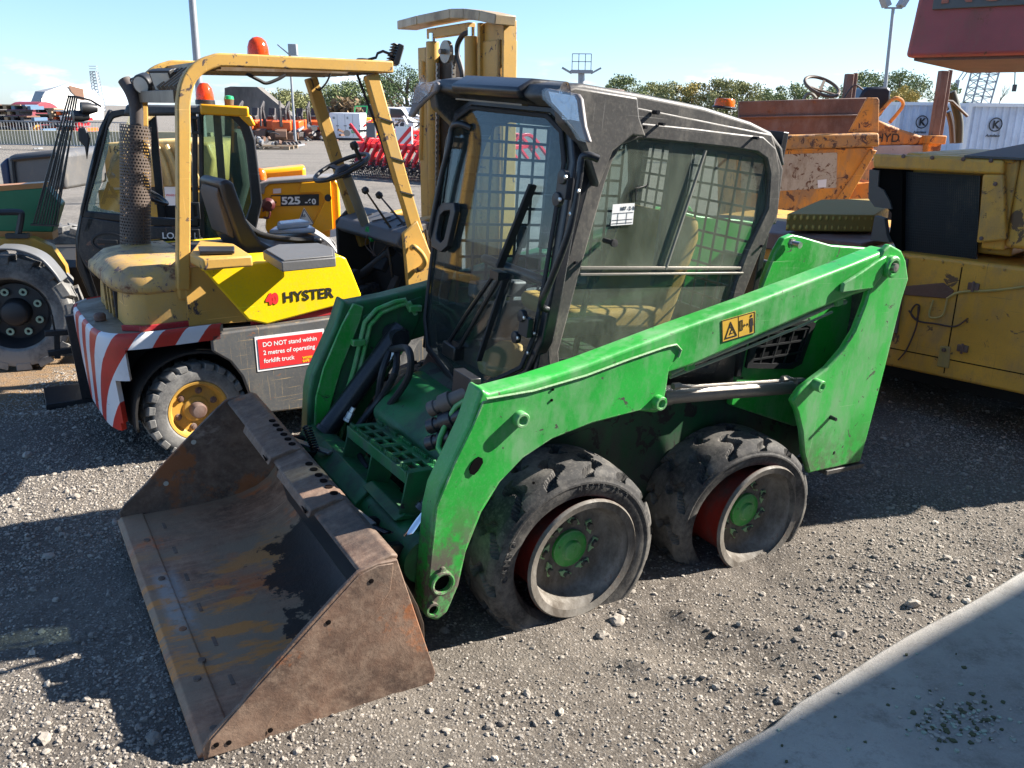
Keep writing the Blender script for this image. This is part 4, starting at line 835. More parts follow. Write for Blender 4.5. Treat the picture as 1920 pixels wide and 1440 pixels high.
# interior: seat, controls
b = B(); b.prism([(.22, -.24, 1.02), (.24, -.24, 1.10), (-.18, -.24, 1.12), (-.28, -.24, 1.46), (-.34, -.24, 1.50), (-.36, -.24, 1.40), (-.26, -.24, 1.0)], (0, .46, 0)); b.build('seat', plain('mustard_seat', (.42, .26, .06), .7), R, .04, seg=4)
for s in (1, -1):
    b = B(); b.tube([(.30, s*.30, .90), (.26, s*.28, 1.15), (.22, s*.27, 1.30)], .012, 8); b.lathe([(0, -.04), (.02, -.04), (.024, .0), (.018, .05), (0, .055)], (.22, s*.27, 1.32), Z3, 14); b.build('control_lever', BLKD, R)
    b = B(); b.box(.15, .42, s*.33-.03, s*.33+.03, 1.05, 1.12); b.build('armrest', plain_cached('cab_grey', (.1, .1, .1), .6), R, .01)
b = B(); b.tube(smooth_path([(.36, -.30, 1.22), (.42, -.2, 1.24), (.42, .2, 1.24), (.36, .30, 1.22)]), .02, 10); b.build('lap_bar', BLK, R)
b = B(); b.lathe([(0, 0), (.12, 0), (.13, .05), (.05, .12), (0, .13)], (.44, .06, .83), Z3, 24); b.build('foot_pod', plain('ochre_floor_pod', (.40, .25, .08), .6), R, .01)
# ================= forklift =================
T = Frame((-1.937, 4.681, -.036), 34.12, -.09, .09)
FKL = thing('forklift_truck', 'old yellow forklift with black seat and red and white striped counterweight', 'forklift', T.M)
# counterweight shell: plan outline swept down, striped
def outl(z):
    k = 1-max(0, (.62-z))*.16; pts = []
    n = 40
    for i in range(n+1):
        a = -math.pi/2 - math.pi*i/n   # from near side round the back to far side
        ca, sa = math.cos(a), math.sin(a); e = .42
        x = -.02 - .42*k*abs(ca)**e; y = .53*(1 if sa > 0 else -1)*abs(sa)**e
        pts.append((x, y*(1-max(0, (.45-z))*.25)))
    return [(.14, -.53)] + pts + [(.14, .53)]
zs = [.742, .735, .715, .66, .60, .50, .40, .32, .26, .215]
b = B(); stripe = []
rows = []
for z in zs:
    sh = .018 if z > .74 else (.006 if z > .73 else 0); rows.append([(x+sh, y*(1-sh), z) for x, y in outl(z)])
nn_ = len(rows[0]); cum = [0]
for i in range(1, nn_): cum.append(cum[-1]+math.dist(rows[3][i][:2], rows[3][i-1][:2]))
for r_ in rows: b.v += r_
for j in range(len(zs)-1):
    for i in range(nn_-1):
        x, y, z = rows[j+1][i]
        if x > -.31 and abs(y) > .2 and z < .62: continue
        if x > -.36 and abs(y) > .2 and z < .48: continue
        b.f.append((j*nn_+i, j*nn_+i+1, (j+1)*nn_+i+1, (j+1)*nn_+i)); b.m.append(0)
M = Mat('hazard_stripes'); s_ = M.attr('stripe'); fr = M.math('FRACT', s_); hz = M.rng(M.math('ADD', fr, M.math('MULTIPLY', M.math('SUBTRACT', M.noise(14, 6, .7), .5), .05)), .495, .505)
c0 = M.mix(M.rng(M.noise(7, 8, .75), .5, .72, 0, .8), (.50, .035, .022), (.33, .045, .025)); c1 = M.mix(M.rng(M.noise(6, 8, .7), .55, .75, 0, .5), (.66, .67, .69), (.40, .38, .34))
cc = M.mix(hz, c0, c1); cc = M.mix(M.rng(M.noise(11, 9, .75, M.vec(loc=(2, 0, 1))), .645, .66), cc, (.10, .05, .045)); M.set('Base Color', cc).set('Roughness', .42); M.bump(M.noise(40, 5, .6), .15, .004)
cw = b.build('counterweight', M.m, FKL, solid=.03, ang=50)
at_ = cw.data.attributes.new('stripe', 'FLOAT', 'POINT')
at_.data.foreach_set('value', [(cum[i]*1.0 + (rows[j][i][2]-.7)*(.72))/.225 + .12 for j in range(len(zs)) for i in range(nn_)])
b = B(); b.prism([(x+.02, y*.98, .70) for x, y in outl(.74)], (0, 0, .036)); b.build('counterweight_top', paint('dusty_tan_ledge', (.30, .26, .19), dirt_amt=.6, seed=41), FKL)
b = B(); b.lathe([(0, 0), (.03, 0), (.03, .03), (.02, .04), (0, .04)], (-.36, -.12, .738), Z3, 10); b.build('tow_pin', RUSTB, FKL, .003)
# upper hood body, lofted
def loft(name, secs, mat, parent, bevel=.012, ang=50, cap=True):
    b = B(); n = len(secs[0])
    for s in secs: b.v += [tuple(p) for p in s]
    for j in range(len(secs)-1):
        for i in range(n): b.f.append((j*n+i, j*n+(i+1) % n, (j+1)*n+(i+1) % n, (j+1)*n+i)); b.m.append(0)
    if cap: b.f += [tuple(range(n))[::-1], tuple((len(secs)-1)*n+i for i in range(n))]; b.m += [0, 0]
    return b.build(name, mat, parent, bevel, ang=ang, seg=3)
def sec(z, xr, hy, xf, cr=.10): return [(xf, -hy, z), (xr+cr, -hy, z), (xr+cr*.3, -hy+cr*.45, z), (xr, -hy+cr*1.3, z), (xr, hy-cr*1.3, z), (xr+cr*.3, hy-cr*.45, z), (xr+cr, hy, z), (xf, hy, z)]
loft('rear_hood', [sec(.736, -.28, .46, .30, .09), sec(.86, -.27, .455, .27, .09), sec(.93, -.262, .452, .235, .09)], TAN, FKL)
loft('hood_cap', [sec(.915, -.30, .462, .22, .12), sec(.95, -.335, .468, .20, .16), sec(1.0, -.33, .455, .16, .17), sec(1.045, -.28, .42, .12, .17), sec(1.06, -.22, .38, .10, .16)], TANR, FKL, .016)
b = B(); b.box(-.285, -.262, -.16, .16, .75, .90)
for i in range(3): b.box(-.295, -.28, -.13+i*.1, -.10+i*.1, .75, .90, 1)
b.build('rear_grille', [plain('grille_dark', (.03, .03, .035), .7), TAN], FKL)
b = B(); b.prism([(-.24, -.463, .735), (.31, -.463, .735), (.32, -.463, .765), (-.235, -.463, .765)], (0, -.018, 0)); b.prism([(-.30, -.40, .737), (-.22, -.465, .737), (-.22, -.465, .767), (-.30, -.40, .767)], (-.01, -.01, 0)); b.prism([(.32, -.463, .70), (.92, -.463, .70), (.92, -.463, .745), (.32, -.463, .76)], (0, -.015, 0)); b.build('red_trim', REDP, FKL, .004)
b = B(); b.prism([(-.02, -.44, .99), (.06, -.44, .99), (.08, -.44, .93), (.09, -.50, .86), (-.05, -.50, .86), (-.03, -.50, .93)][:4], (-.08, -.0, 0)) if False else b.obox((.02, -.452, .93), (.055, .03, .055)); b.build('post_bracket', TAN, FKL, .012)
# bright yellow side cover
yp = [(.085, 1.035), (.30, .735), (.40, .700), (.93, .775), (.955, .80), (.90, .95), (.87, 1.02), (.84, 1.035)]
b = B(); b.prism([(x, -.505, z) for x, z in yp], (0, .025, 0)); b.prism([(.09, -.505, 1.035), (.84, -.505, 1.037), (.84, -.30, 1.052), (.06, -.30, 1.062)], (0, 0, -.02)); yc = b.build('side_cover', YEL, FKL, .016, seg=4)
b = B(); b.prism([(x, .49, z) for x, z in yp], (0, .02, 0)); b.build('side_cover', YEL, FKL, .01)
b = B(); b.prism([(.0, -.484, 1.04), (.12, -.484, 1.04), (.37, -.484, .72), (.0, -.484, .735)], (0, .022, 0)); b.build('rear_panel', TAN, FKL, .004)
b = B(); b.box(.10, .86, -.45, .48, .74, 1.03); b.build('engine_bay', plain_cached('bay_black', (.012, .012, .013), .8), FKL)
o0 = T.y(497, 572, -.507); e0 = T.y(634, 557, -.507); u0 = T.y(497, 552, -.507)
text('lettering', 'HYSTER', .078, T.y(531, 567, -.5072), e0-o0, u0-o0, BLKP, yc, .001, .0015, sx=1.06)
text('number_sticker', '40', .074, T.y(500, 570, -.5072), e0-o0, u0-o0, REDS, yc, .001, .006, sx=.85)
# battery box lids
b = B(); b.prism([T.z(358, 495, 1.075), T.z(382, 508, 1.075), T.z(475, 500, 1.075), T.z(440, 476, 1.075), T.z(375, 470, 1.075)], (0, 0, .055)); b.build('tool_box', TAN, FKL, .01)
b = B(); b.prism([T.z(375, 478, 1.135), T.z(440, 476, 1.135), T.z(440, 468, 1.135), T.z(372, 468, 1.135)], (0, 0, .018)); b.build('box_lid', PLAS, FKL, .004)
b = B(); q = [T.z(494, 487, 1.075), T.z(530, 510, 1.075), T.z(630, 500, 1.075), T.z(628, 482, 1.075), T.z(600, 473, 1.075), T.z(520, 476, 1.075)]; b.prism(q, (0, 0, .045)); c = sum(q, Vector())/6; b.prism([c.lerp(p, .93)+Vector((0, 0, .045)) for p in q], (0, 0, .008)); b.build('battery_cover', plain('grey_rubber_lid', (.10, .10, .10), .55, bump=.2), FKL, .008)
# chassis side with wheel arch
arch = [(.28 + 0, .0)]
fs = [(.092, .690), (.60, .695), (.95, .705), (.97, .66), (1.55, .62), (1.60, .30), (.98, .165), (.28, .215), (.265, .33), (.235, .44), (.18, .53), (.092, .60)]
for y0, d in ((-.53, .03), (.50, .03)):
    b = B(); b.prism([(x, y0, z) for x, z in fs], (0, d, 0)); fr_ = b.build('side_frame', FKBLK, FKL, .010, seg=3)
b = B(); b.prism([(-.05, -.50, .70), (.97, -.50, .70), (.97, -.22, .70), (-.05, -.22, .70)], (0, 0, -.012)); b.build('frame_deck', FKBLK, FKL)
DKP = plain_cached('arch_black', (.013, .012, .011), .8)
b = B(); b.prism([(.09, -.50, .62), (.10, -.50, .68), (-.30, -.50, .62), (-.34, -.46, .45), (-.375, -.42, .25), (-.30, -.30, .20)][:3], (0, .3, 0)) if False else None
b.grid(lambda u, v: (.27-math.cos(math.pi*u*.9)*.0 - .62*u if False else .0 + .315*math.cos(math.pi*(.02+u*1.02)), -.50+v*.36, .24 + .365*math.sin(math.pi*(.02+u*1.02))**.8 if math.sin(math.pi*(.02+u*1.02)) > 0 else .22), 24, 3)
b.box(-.30, .30, -.20, -.18, .18, .66)
b.build('wheel_arch', DKP, FKL, solid=.012)
b = B(); b.box(-.30, .95, -.18, .18, .25, .70); b.box(.30, .95, -.50, .50, .20, .68); b.build('chassis', DKP, FKL)
# safety sign on the frame
q = [T.y(x, y, -.531) for x, y in ((477, 632), (607, 616), (612, 679), (483, 697))]
q = [Vector((p.x, -.5315, p.z)) for p in q]; b = B(); b.prism(q, (0, -.0015, 0)); sg = b.build('safety_sign', WHT, FKL)
o0 = q[3]; ux, uz = q[2]-q[3], q[0]-q[3]
def sgp(u, v, d=.0034): return o0+ux*u+uz*v+Vector((0, -d, 0))
b = B(); b.prism([sgp(.035, .07), sgp(.965, .07), sgp(.965, .93), sgp(.035, .93)], (0, -.001, 0)); sr = b.build('sign_panel', REDS, sg)
for i, s in enumerate(('DO NOT stand within', '2 metres of operating', 'forklift truck')): text('lettering', s, .0345, sgp(.095, .70-.235*i, .0048), ux, uz, WHT, sr, .0006, .0004, sx=.96)
text('lettering', 'WORK\nSAFE', .0185, sgp(.645, .20, .0048), ux, uz, YELP, sr, .0006, .0006); text('lettering', 'HOME\nSAFE', .0185, sgp(.80, .20, .0048), ux, uz, WHT, sr, .0006, .0006)
# overhead guard
def gpath(y):
    return [(-.01, y, .93), (.03, y, 1.3), (.072, y, 1.72), (.085, y, 1.84), (.115, y, 1.93), (.17, y, 1.99), (.25, y, 2.025), (.33, y, 2.032), (.8, y, 2.03), (1.2, y, 2.03)]
def rail(b, P, w, h, up=(0, 1, 0)):
    P = [Vector(p) for p in P]; n = len(P); v = []; up = Vector(up)
    for i in range(n):
        t = (P[min(i+1, n-1)]-P[max(i-1, 0)]).normalized(); s = t.cross(up).normalized()
        v += [P[i]+s*h/2+up*w/2, P[i]+s*h/2-up*w/2, P[i]-s*h/2-up*w/2, P[i]-s*h/2+up*w/2]
    f = [(i*4+k, i*4+(k+1) % 4, (i+1)*4+(k+1) % 4, (i+1)*4+k) for i in range(n-1) for k in range(4)] + [(3, 2, 1, 0), tuple((n-1)*4+k for k in range(4))]
    b.add(v, f)
og = bpy.data.objects.new('overhead_guard', None); COL.objects.link(og); og.parent = FKL; og.empty_display_size = .1
for y in (-.47, .45):
    b = B(); rail(b, smooth_path(gpath(y), 3), .06, .062); b.build('guard_rail', TAN, og, .008, seg=3)
for y in (-.45, .42):
    b = B(); rail(b, [(1.085, y, 1.99), (1.25, y, 1.42), (1.40, y, .93)], .055, .075); b.build('front_post', TAN, og, .008)
    if y < 0:
        b = B()
        for t in (.22, .42, .60, .80, .93): c = Vector((1.085+.315*t, y, 1.99-1.06*t)); b.obox(c, (.045, .034, .004), Matrix.Rotation(rad(16), 3, 'Y'))
        b.tube([(1.02, y+.03, 1.99), (1.14, y+.035, 1.68), (1.23, y+.04, 1.40)], .007, 6); b.build('cable_tie', BLKD, og)
b = B(); b.box(1.13, 1.2, -.44, .42, 2.0, 2.06); b.box(.235, .29, -.44, .42, 1.99, 2.03)
for i in range(9): y = -.36+i*.088; b.beam((.10, y, 1.90), (.24, y, 2.0), .02, .03); b.beam((.24, y, 2.0), (1.15, y, 2.01), .02, .035)
b.beam((.075, -.44, 1.86), (.075, .42, 1.86), .05, .06); b.build('roof_bars', paint('dusty_brown_guard', (.14, .095, .055), dirt_amt=.5, seed=42), og, .003)
b = B(); b.tube(smooth_path([T.y(462, 138, -.1), T.y(485, 150, -.1), T.y(500, 156, -.1), T.y(522, 148, -.1), T.y(535, 140, -.1)]), .010, 6); b.tube(smooth_path([T.y(620, 138, -.3), T.y(612, 155, -.3), T.y(600, 168, -.3), T.y(592, 166, -.3)]), .005, 6); b.build('wiring', BLKD, og)
# beacon on roof
c = T.y(485, 112, -.12); c.z = 2.035
b = B(); b.lathe([(0, 0), (.062, 0), (.064, .02), (.058, .026), (0, .026)], c, Z3, 28); bs = b.build('beacon_base', PLAS, og)
b = B(); b.lathe([(.0, .024), (.056, .024), (.058, .04), (.054, .085), (.044, .115), (.025, .132), (.0, .138)], c, Z3, 36); b.build('beacon_lens', RED_L, bs)
b = B(); c = T.y(680, 112, .1); c.z = 2.05; b.lathe([(0, 0), (.07, 0), (.06, .03), (.03, .05), (0, .052)], c, Z3, 20); b.build('horn_dome', BLKD, og)
# front work lamp and rear lamps
def lamp_box(c, d, w_, h_, t_, par, fins=True, name='work_lamp'):
    d = Vector(d).normalized(); s = d.cross(Z3).normalized(); u = s.cross(d); Rm = Matrix((d, s, u)).transposed(); b = B(); b.obox(c, (t_/2, w_/2, h_/2), Rm)
    if fins:
        for i in range(7): b.obox(Vector(c)-d*(t_/2+.012)+u*(h_*(-.42+.14*i)), (.014, w_*.46, .003), Rm)
    o = b.build(name, PLAS, par, .004); b = B(); b.obox(Vector(c)+d*(t_/2+.002), (.002, w_*.42, h_*.40), Rm); b.build('lamp_lens', plain_cached('pale_lamp_lens', (.55, .52, .45), .15), o); return o
c = T.y(744, 103, -.45); lamp_box(c, (1, -.25, -.35), .10, .11, .03, og)
b = B(); b.tube([T.y(690, 112, -.40), T.y(705, 108, -.42), T.y(708, 100, -.42), T.y(718, 96, -.43), T.y(728, 100, -.44), T.y(736, 110, -.45)], .008, 6); b.tube([T.y(728, 122, -.45), T.y(740, 112, -.45)], .014, 8); b.build('lamp_bracket', PLAS, og)
c = T.y(308, 150, .10); lamp_box(c, (-1, -.7, -.45), .14, .11, .04, og)
for px, py, yy, rr_ in ((275, 155, .30, .055), (262, 158, .40, .045)):
    c = T.y(px, py, yy); d = Vector((-1, -.9, -.35)); b = B(); b.lathe([(0, -.05), (rr_*.55, -.045), (rr_, .0), (rr_, .05), (rr_*.9, .055), (0, .055)], c, d, 24); o = b.build('rear_lamp', PLAS, og, .003); b = B(); b.lathe([(0, .056), (rr_*.8, .056), (0, .062)], c, d, 20); b.build('lamp_lens', plain_cached('pale_lamp_lens', (.55, .52, .45), .15), o)
b = B(); rr = random.Random(3)
for k in range(6): b.tube(smooth_path([T.y(290+k*6, 165+rr.uniform(-3, 3), .2), T.y(298+k*5, 178+rr.uniform(-4, 8), .2), T.y(306+k*4, 184+rr.uniform(-6, 4), .2), T.y(320+k*3, 166, .2)]), .0035, 5)
b.build('loose_wiring', plain('purple_wires', (.06, .03, .08), .5), og)
# exhaust with perforated guard
b = B(); b.tube(smooth_path([T.y(256, 495, .36), T.y(256, 440, .36), T.y(256, 300, .36), T.y(256, 215, .36), T.y(254, 195, .36), T.y(246, 172, .37), T.y(232, 150, .40), T.y(229, 145, .41)]), [.036]*36+[.034, .03, .024, .018, .012, .008, .005], 16) if False else b.tube(smooth_path([T.y(256, 495, .36), T.y(256, 440, .36), T.y(256, 300, .36), T.y(256, 215, .36), T.y(254, 195, .36), T.y(246, 172, .37), T.y(233, 150, .40)]), .036, 16); ex = b.build('exhaust_pipe', paint('sooty_exhaust', (.055, .045, .042), rough=.6, dirt=(.14, .10, .08), dirt_amt=.4, rust_amt=.2, seed=81), FKL)
p0, p1 = T.y(254, 490, .36), T.y(254, 232, .36)
M = Mat('perforated_guard'); N_, L_ = M.N, M.L; M.set('Base Color', (.10, .075, .06)).set('Roughness', .6)
gb = B(); n = 30; rows_ = 44; rad_ = .082
# punched sheet modelled as a wrapped hex lattice
ax = (p1-p0).normalized(); aa = ax.cross(Vector((1, 0, 0))).normalized(); bb_ = ax.cross(aa); H_ = (p1-p0).length
def cp(i, j): a = 2*math.pi*i/n; return p0 + ax*(H_*j/rows_) + (aa*math.cos(a)+bb_*math.sin(a))*rad_
for j in range(rows_):
    for i in range(n):
        o_ = .5 if j % 2 else 0; c = [(i+o_+dx, j+dz) for dx, dz in ((-.5, -.5), (.5, -.5), (.5, .5), (-.5, .5))]; O4 = [cp(*q) for q in c]; cc_ = sum(O4, Vector())/4; h6 = []
        for q in range(6): a = q*math.pi/3+.52; h6.append(cp(i+o_+.33*math.cos(a), j+.33*math.sin(a)))
        base_ = len(gb.v); mid = [cp(i+o_+dx, j+dz) for dx, dz in ((.5, 0), (.5, .5), (0, .5), (-.5, .5), (-.5, 0), (-.5, -.5), (0, -.5), (.5, -.5))]
        h8 = [cp(i+o_+.33*math.cos(q*math.pi/4), j+.33*math.sin(q*math.pi/4)) for q in range(8)]
        gb.v += [tuple(p) for p in mid+h8]; gb.f += [(base_+q, base_+(q+1) % 8, base_+8+(q+1) % 8, base_+8+q) for q in range(8)]; gb.m += [0]*8
gb.build('exhaust_guard', M.m, ex, fix=False)
# far rear post painted with tape
# seat
b = B(); sp_ = [(.30, 1.43), (.345, 1.445), (.375, 1.42), (.43, 1.22), (.50, 1.10), (.56, 1.06), (.86, 1.10), (.87, 1.06), (.60, 1.005), (.42, 1.02), (.37, 1.10), (.31, 1.35)]
b.prism([(x, -.20, z) for x, z in sp_], (0, .42, 0)); st_o = b.build('seat', plain('black_vinyl', (.018, .018, .02), .38, bump=.15), FKL, .025, seg=4)
b = B(); b.prism([(.30, -.16, 1.40), (.285, -.16, 1.36), (.33, -.16, 1.14), (.36, -.16, 1.12), (.365, -.16, 1.16)], (0, .32, 0)); b.build('seat_back_panel', plain('brown_back_panel', (.085, .07, .06), .6), st_o, .006)
b = B(); b.tube(smooth_path([(.40, -.12, 1.25), (.50, -.16, 1.14), (.66, -.20, 1.10), (.80, -.21, 1.09)]), .018, 6); b.build('seat_belt', BLKD, st_o)
b = B(); b.prism([(.62, .02, 1.10), (.86, -.10, 1.11), (.90, .10, 1.11), (.70, .16, 1.10)], (0, 0, .03)); b.prism([(.66, -.02, 1.13), (.84, -.05, 1.14), (.84, .1, 1.14), (.70, .12, 1.13)], (.01, .0, .035)); bag = b.build('folded_bag', plain('clear_plastic_bag', (.45, .47, .50), .25, bump=.5, bs=30), None, .01)
bag.matrix_world = T.M; tag(bag, 'crumpled clear plastic bag lying on the black forklift seat', 'bag')
# floor, cowl, dash
b = B(); b.box(.94, 1.45, -.49, .45, .52, .55); b.prism([(.94, -.49, .55), (.94, -.49, .70), (.93, -.49, .72), (.90, -.49, .55)], (0, .94, 0)); b.build('floor_plate', plain('dusty_floor', (.075, .062, .05), .8, bump=.4), FKL)
b = B(); b.prism([(1.235, -.49, 1.13), (1.33, -.49, 1.20), (1.46, -.49, .90), (1.60, -.49, .75), (1.60, -.49, .30), (1.29, -.49, .30), (1.27, -.49, .60)], (0, .03, 0)); b.build('cowl_side', TAN, FKL, .008)
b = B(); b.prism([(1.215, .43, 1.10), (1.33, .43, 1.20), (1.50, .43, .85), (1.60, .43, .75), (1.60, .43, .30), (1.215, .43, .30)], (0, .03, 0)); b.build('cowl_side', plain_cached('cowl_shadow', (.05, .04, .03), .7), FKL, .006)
b = B(); b.prism([(1.40, -.46, 1.14), (1.44, -.46, 1.12), (1.52, -.46, .60), (1.48, -.46, .55)], (0, .89, 0)); b.prism([(1.44, -.46, .62), (1.28, -.46, .56), (1.44, -.46, .56)], (0, .89, 0)); b.build('bulkhead', plain_cached('cowl_dark', (.035, .03, .028), .7), FKL)
b = B(); b.prism([(1.20, -.455, 1.065), (1.235, -.455, 1.125), (1.42, -.455, 1.185), (1.45, -.455, 1.17), (1.43, -.455, 1.10), (1.25, -.455, 1.03)], (0, .885, 0)); ds = b.build('dashboard', plain('grey_dash', (.10, .10, .105), .55), FKL, .012, seg=3)
def dp_(u, v, h=.004): # u across 0 far..1 near, v fore-aft
    return Vector((1.245+.175*v, .40-.84*u, 1.128+.058*v+h))
b = B()
for u, v, r in ((.12, .5, .03), (.24, .6, .022), (.62, .35, .012), (.3, .2, .010)): b.lathe([(0, 0), (r, 0), (r, .004), (0, .005)], dp_(u, v, 0), (-.3, 0, 1), 18)
b.beam(dp_(.64, .3), dp_(.64, .8), .014, .004); b.beam(dp_(.82, .3), dp_(.82, .8), .014, .004); b.beam(dp_(.45, .2), dp_(.55, .7), .012, .004); b.build('dash_slot', BLKP, ds)
b = B(); b.obox((1.225, -.06, 1.075), (.012, .05, .02), Matrix.Rotation(.6, 3, 'X')); b.build('green_tag', plain('green_sticker', (.01, .28, .05), .4), ds, .004)
b = B(); b.tube([(1.245, .05, 1.12), (1.12, .01, 1.42)], .030, 14); b.build('steering_column', plain_cached('khaki_column', (.19, .18, .14), .55), FKL)
wc = Vector((1.085, 0, 1.475)); wn = Vector((-.42, 0, .91)).normalized(); wa = wn.cross(Y3).normalized(); wb = wn.cross(wa)
b = B(); b.tube([wc+(wa*math.cos(2*math.pi*i/40)+wb*math.sin(2*math.pi*i/40))*.175 for i in range(40)], .013, 10, closed=True)
for a in (.5, 2.6, 4.71): b.beam(wc-wn*.02, wc+(wa*math.cos(a)+wb*math.sin(a))*.17, .03, .012, up=wn)
b.lathe([(0, -.05), (.045, -.05), (.055, -.01), (.03, .01), (0, .01)], wc, wn, 20); sw = b.build('steering_wheel', PLAS, FKL)
b = B(); kp = wc+(wa*math.cos(5.6)+wb*math.sin(5.6))*.17; kp = T.y(672, 290, -.02); b.tube([kp+Vector((.01, 0, -.03)), kp, kp+wn*.05], [.012, .014, .012], 10); b.lathe([(0, 0), (.022, .0), (.026, .02), (.02, .04), (0, .045)], kp+wn*.04, wn, 16); b.build('spinner_knob', PLAS, sw)
for (kx_, ky_, bx_, by_) in ((685, 357, 733, 428), (711, 366, 760, 424)):
    k0 = T.y(kx_, ky_, -.22); b0 = T.n(bx_, by_, (-.31, 0, 1), 1.150-.31*1.33); b = B(); b.tube([b0, b0.lerp(k0, .6), k0], [.008, .006, .005], 8); lv = b.build('hydraulic_lever', BLK, FKL); b = B(); b.lathe([(0, -.022), (.016, -.018), (.023, 0), (.016, .018), (0, .022)], k0, (k0-b0), 16); b.build('lever_knob', PLAS, lv)
# pedals and steering gear in the footwell
b = B(); b.tube([T.y(727, 465, -.22), T.y(732, 490, -.22), T.y(736, 520, -.22)], .010, 8); b.obox(T.y(738, 535, -.22), (.015, .035, .06), Matrix.Rotation(.5, 3, 'Y')); b.build('brake_pedal', plain_cached('pedal_brown', (.06, .05, .042), .6), FKL, .004)
b = B(); b.obox(T.y(716, 495, -.05), (.02, .07, .045), Matrix.Rotation(.6, 3, 'Y')); b.build('pedal_pad', BLKD, FKL, .006)
b = B(); b.tube([T.y(672, 520, .1), T.y(710, 490, .0), T.y(735, 470, -.1)], .03, 12); b.lathe([(0, -.03), (.045, -.03), (.045, .03), (0, .03)], T.y(668, 518, .1), Y3, 18); b.build('steering_link', plain_cached('pedal_brown', (.06, .05, .042), .6), FKL)
b = B(); rr = random.Random(8)
for k in range(7): x = 690+k*9; b.tube(smooth_path([T.y(x, 440, -.1), T.y(x+rr.uniform(-8, 8), 460, -.05), T.y(x+rr.uniform(-15, 15), 480, -.1)]), .004, 5)
b.build('loose_wiring', plain_cached('faded_wires', (.12, .08, .06), .5), FKL)
b = B(); b.tube(smooth_path([T.y(772, 465, -.50), T.y(777, 463, -.56), T.y(790, 475, -.56), T.y(797, 490, -.56), T.y(790, 502, -.52), T.y(778, 508, -.5)]), .016, 10); b.build('grab_handle', TAN, FKL)
# wheels
def block_tyre(c, r, w_, n, parent, mat, name='tyre', rin=None, lug=.10, groove_=.028):
    b = B(); rin = rin or r*.60; hw = w_/2
    for k in range(1): b.lathe([(rin, -hw*.82), (rin*1.06, -hw*.95), (r*.80, -hw*1.02), (r-groove_, -hw*.92), (r-groove_, hw*.92), (r*.80, hw*1.02), (rin*1.06, hw*.95), (rin, hw*.82)], (0, 0, 0), Y3, 64)
    for s in (-1, 1):
        for i in range(n):
            a0 = 2*math.pi*(i+(.5 if s > 0 else 0))/n; a1 = a0+2*math.pi/n*.66; v = []
            for a, ins in ((a0, 0), (a1, 0)):
                for rr2, yy in ((r*.86, s*hw*1.0), (r-.004, s*hw*.96), (r, s*hw*.82), (r, s*hw*.02), (r-groove_-.01, s*hw*.02)):
                    v.append((rr2*math.cos(a + (.12*(1-abs(yy)/hw) if True else 0)), yy, rr2*math.sin(a+.12*(1-abs(yy)/hw))))
            b.add(v, [(0, 1, 2, 3, 4), (9, 8, 7, 6, 5), (0, 5, 6, 1), (1, 6, 7, 2), (2, 7, 8, 3), (3, 8, 9, 4), (4, 9, 5, 0)])
    return b.build(name, mat, parent, .004, ang=30)
def fk_wheel(x, y, r, w_, rot, n=22, s=-1):
    e = bpy.data.objects.new('wheel', None); COL.objects.link(e); e.parent = FKL; e.location = (x, y, r+.012); e.rotation_euler = (0, 0, rot); e.empty_display_size = .1
    block_tyre((0, 0, 0), r, w_, n, e, TYRE_G)
    b = B(); q = s*w_*.5; rr2 = r*.60
    b.lathe([(rr2*1.03, q*.84), (rr2*1.0, q*.90), (rr2*.92, q*.86), (rr2*.86, q*.55), (rr2*.80, q*.40), (rr2*.45, q*.38), (rr2*.43, q*.46), (rr2*.40, q*.5), (0, q*.5)], (0, 0, 0), Y3, 44); rm = b.build('rim', paint('ochre_rim', (.50, .28, .05), dirt=(.2, .14, .06), dirt_amt=.45, rust_amt=.3, seed=43) if 'ochre_rim' not in bpy.data.materials else bpy.data.materials['ochre_rim'], e, ang=40)
    b = B(); b.lathe([(0, q*.45), (rr2*.26, q*.45), (rr2*.27, q*1.0), (rr2*.22, q*1.16), (rr2*.1, q*1.2), (0, q*1.2)], (0, 0, 0), Y3, 24); b.build('hub_cap', RUSTB, rm)
    for k in range(6): a = k*math.pi/3+.3; b = B(); b.lathe([(0, q*.40), (.020, q*.40), (.016, q*.46), (.011, q*.46), (.011, q*.60), (0, q*.62)], (rr2*.64*math.cos(a), 0, rr2*.64*math.sin(a)), Y3, 8); b.build('wheel_nut', RUSTB, rm)
    return e
fk_wheel(0, -.40, .262, .17, rad(4)); fk_wheel(0, .40, .262, .17, rad(4), s=1); fk_wheel(1.45, -.44, .33, .2, 0); fk_wheel(1.45, .44, .33, .2, 0, s=1)
b = B(); b.cyl((0, -.4, .26), (0, .4, .26), .05, 12); b.build('rear_axle', DKP, FKL)
# mast
mt = bpy.data.objects.new('mast', None); COL.objects.link(mt); mt.parent = FKL; mt.empty_display_size = .1
def mp_(px, py, x=1.9): return T.x(px, py, x)
b = B()
for y0, y1 in ((.33, .46), (-.54, -.30)):
    b.box(1.86, 1.98, y0-.0, y0+.03, .1, 2.20); b.box(1.86, 1.89, y0, y1, .1, 2.20)
b.build('outer_channel', TAN, mt, .004)
for px, w0, nm, top, m in ((811, .034, 'lift_cylinder', 78, TAN), (884, .034, 'lift_cylinder', 68, TAN)):
    t_ = mp_(px, top, 1.84); b = B(); b.cyl((1.84, t_.y, .1), (1.84, t_.y, t_.z), w0*1.25, 20); lc_ = b.build(nm, m, mt, .006); b = B(); b.cyl((1.84, t_.y, t_.z), (1.84, t_.y, t_.z+.05), .022, 14); b.build('rod', CHROME, lc_)
b = B(); L0, R0 = mp_(797, 60, 1.88).y, mp_(948, 60, 1.88).y
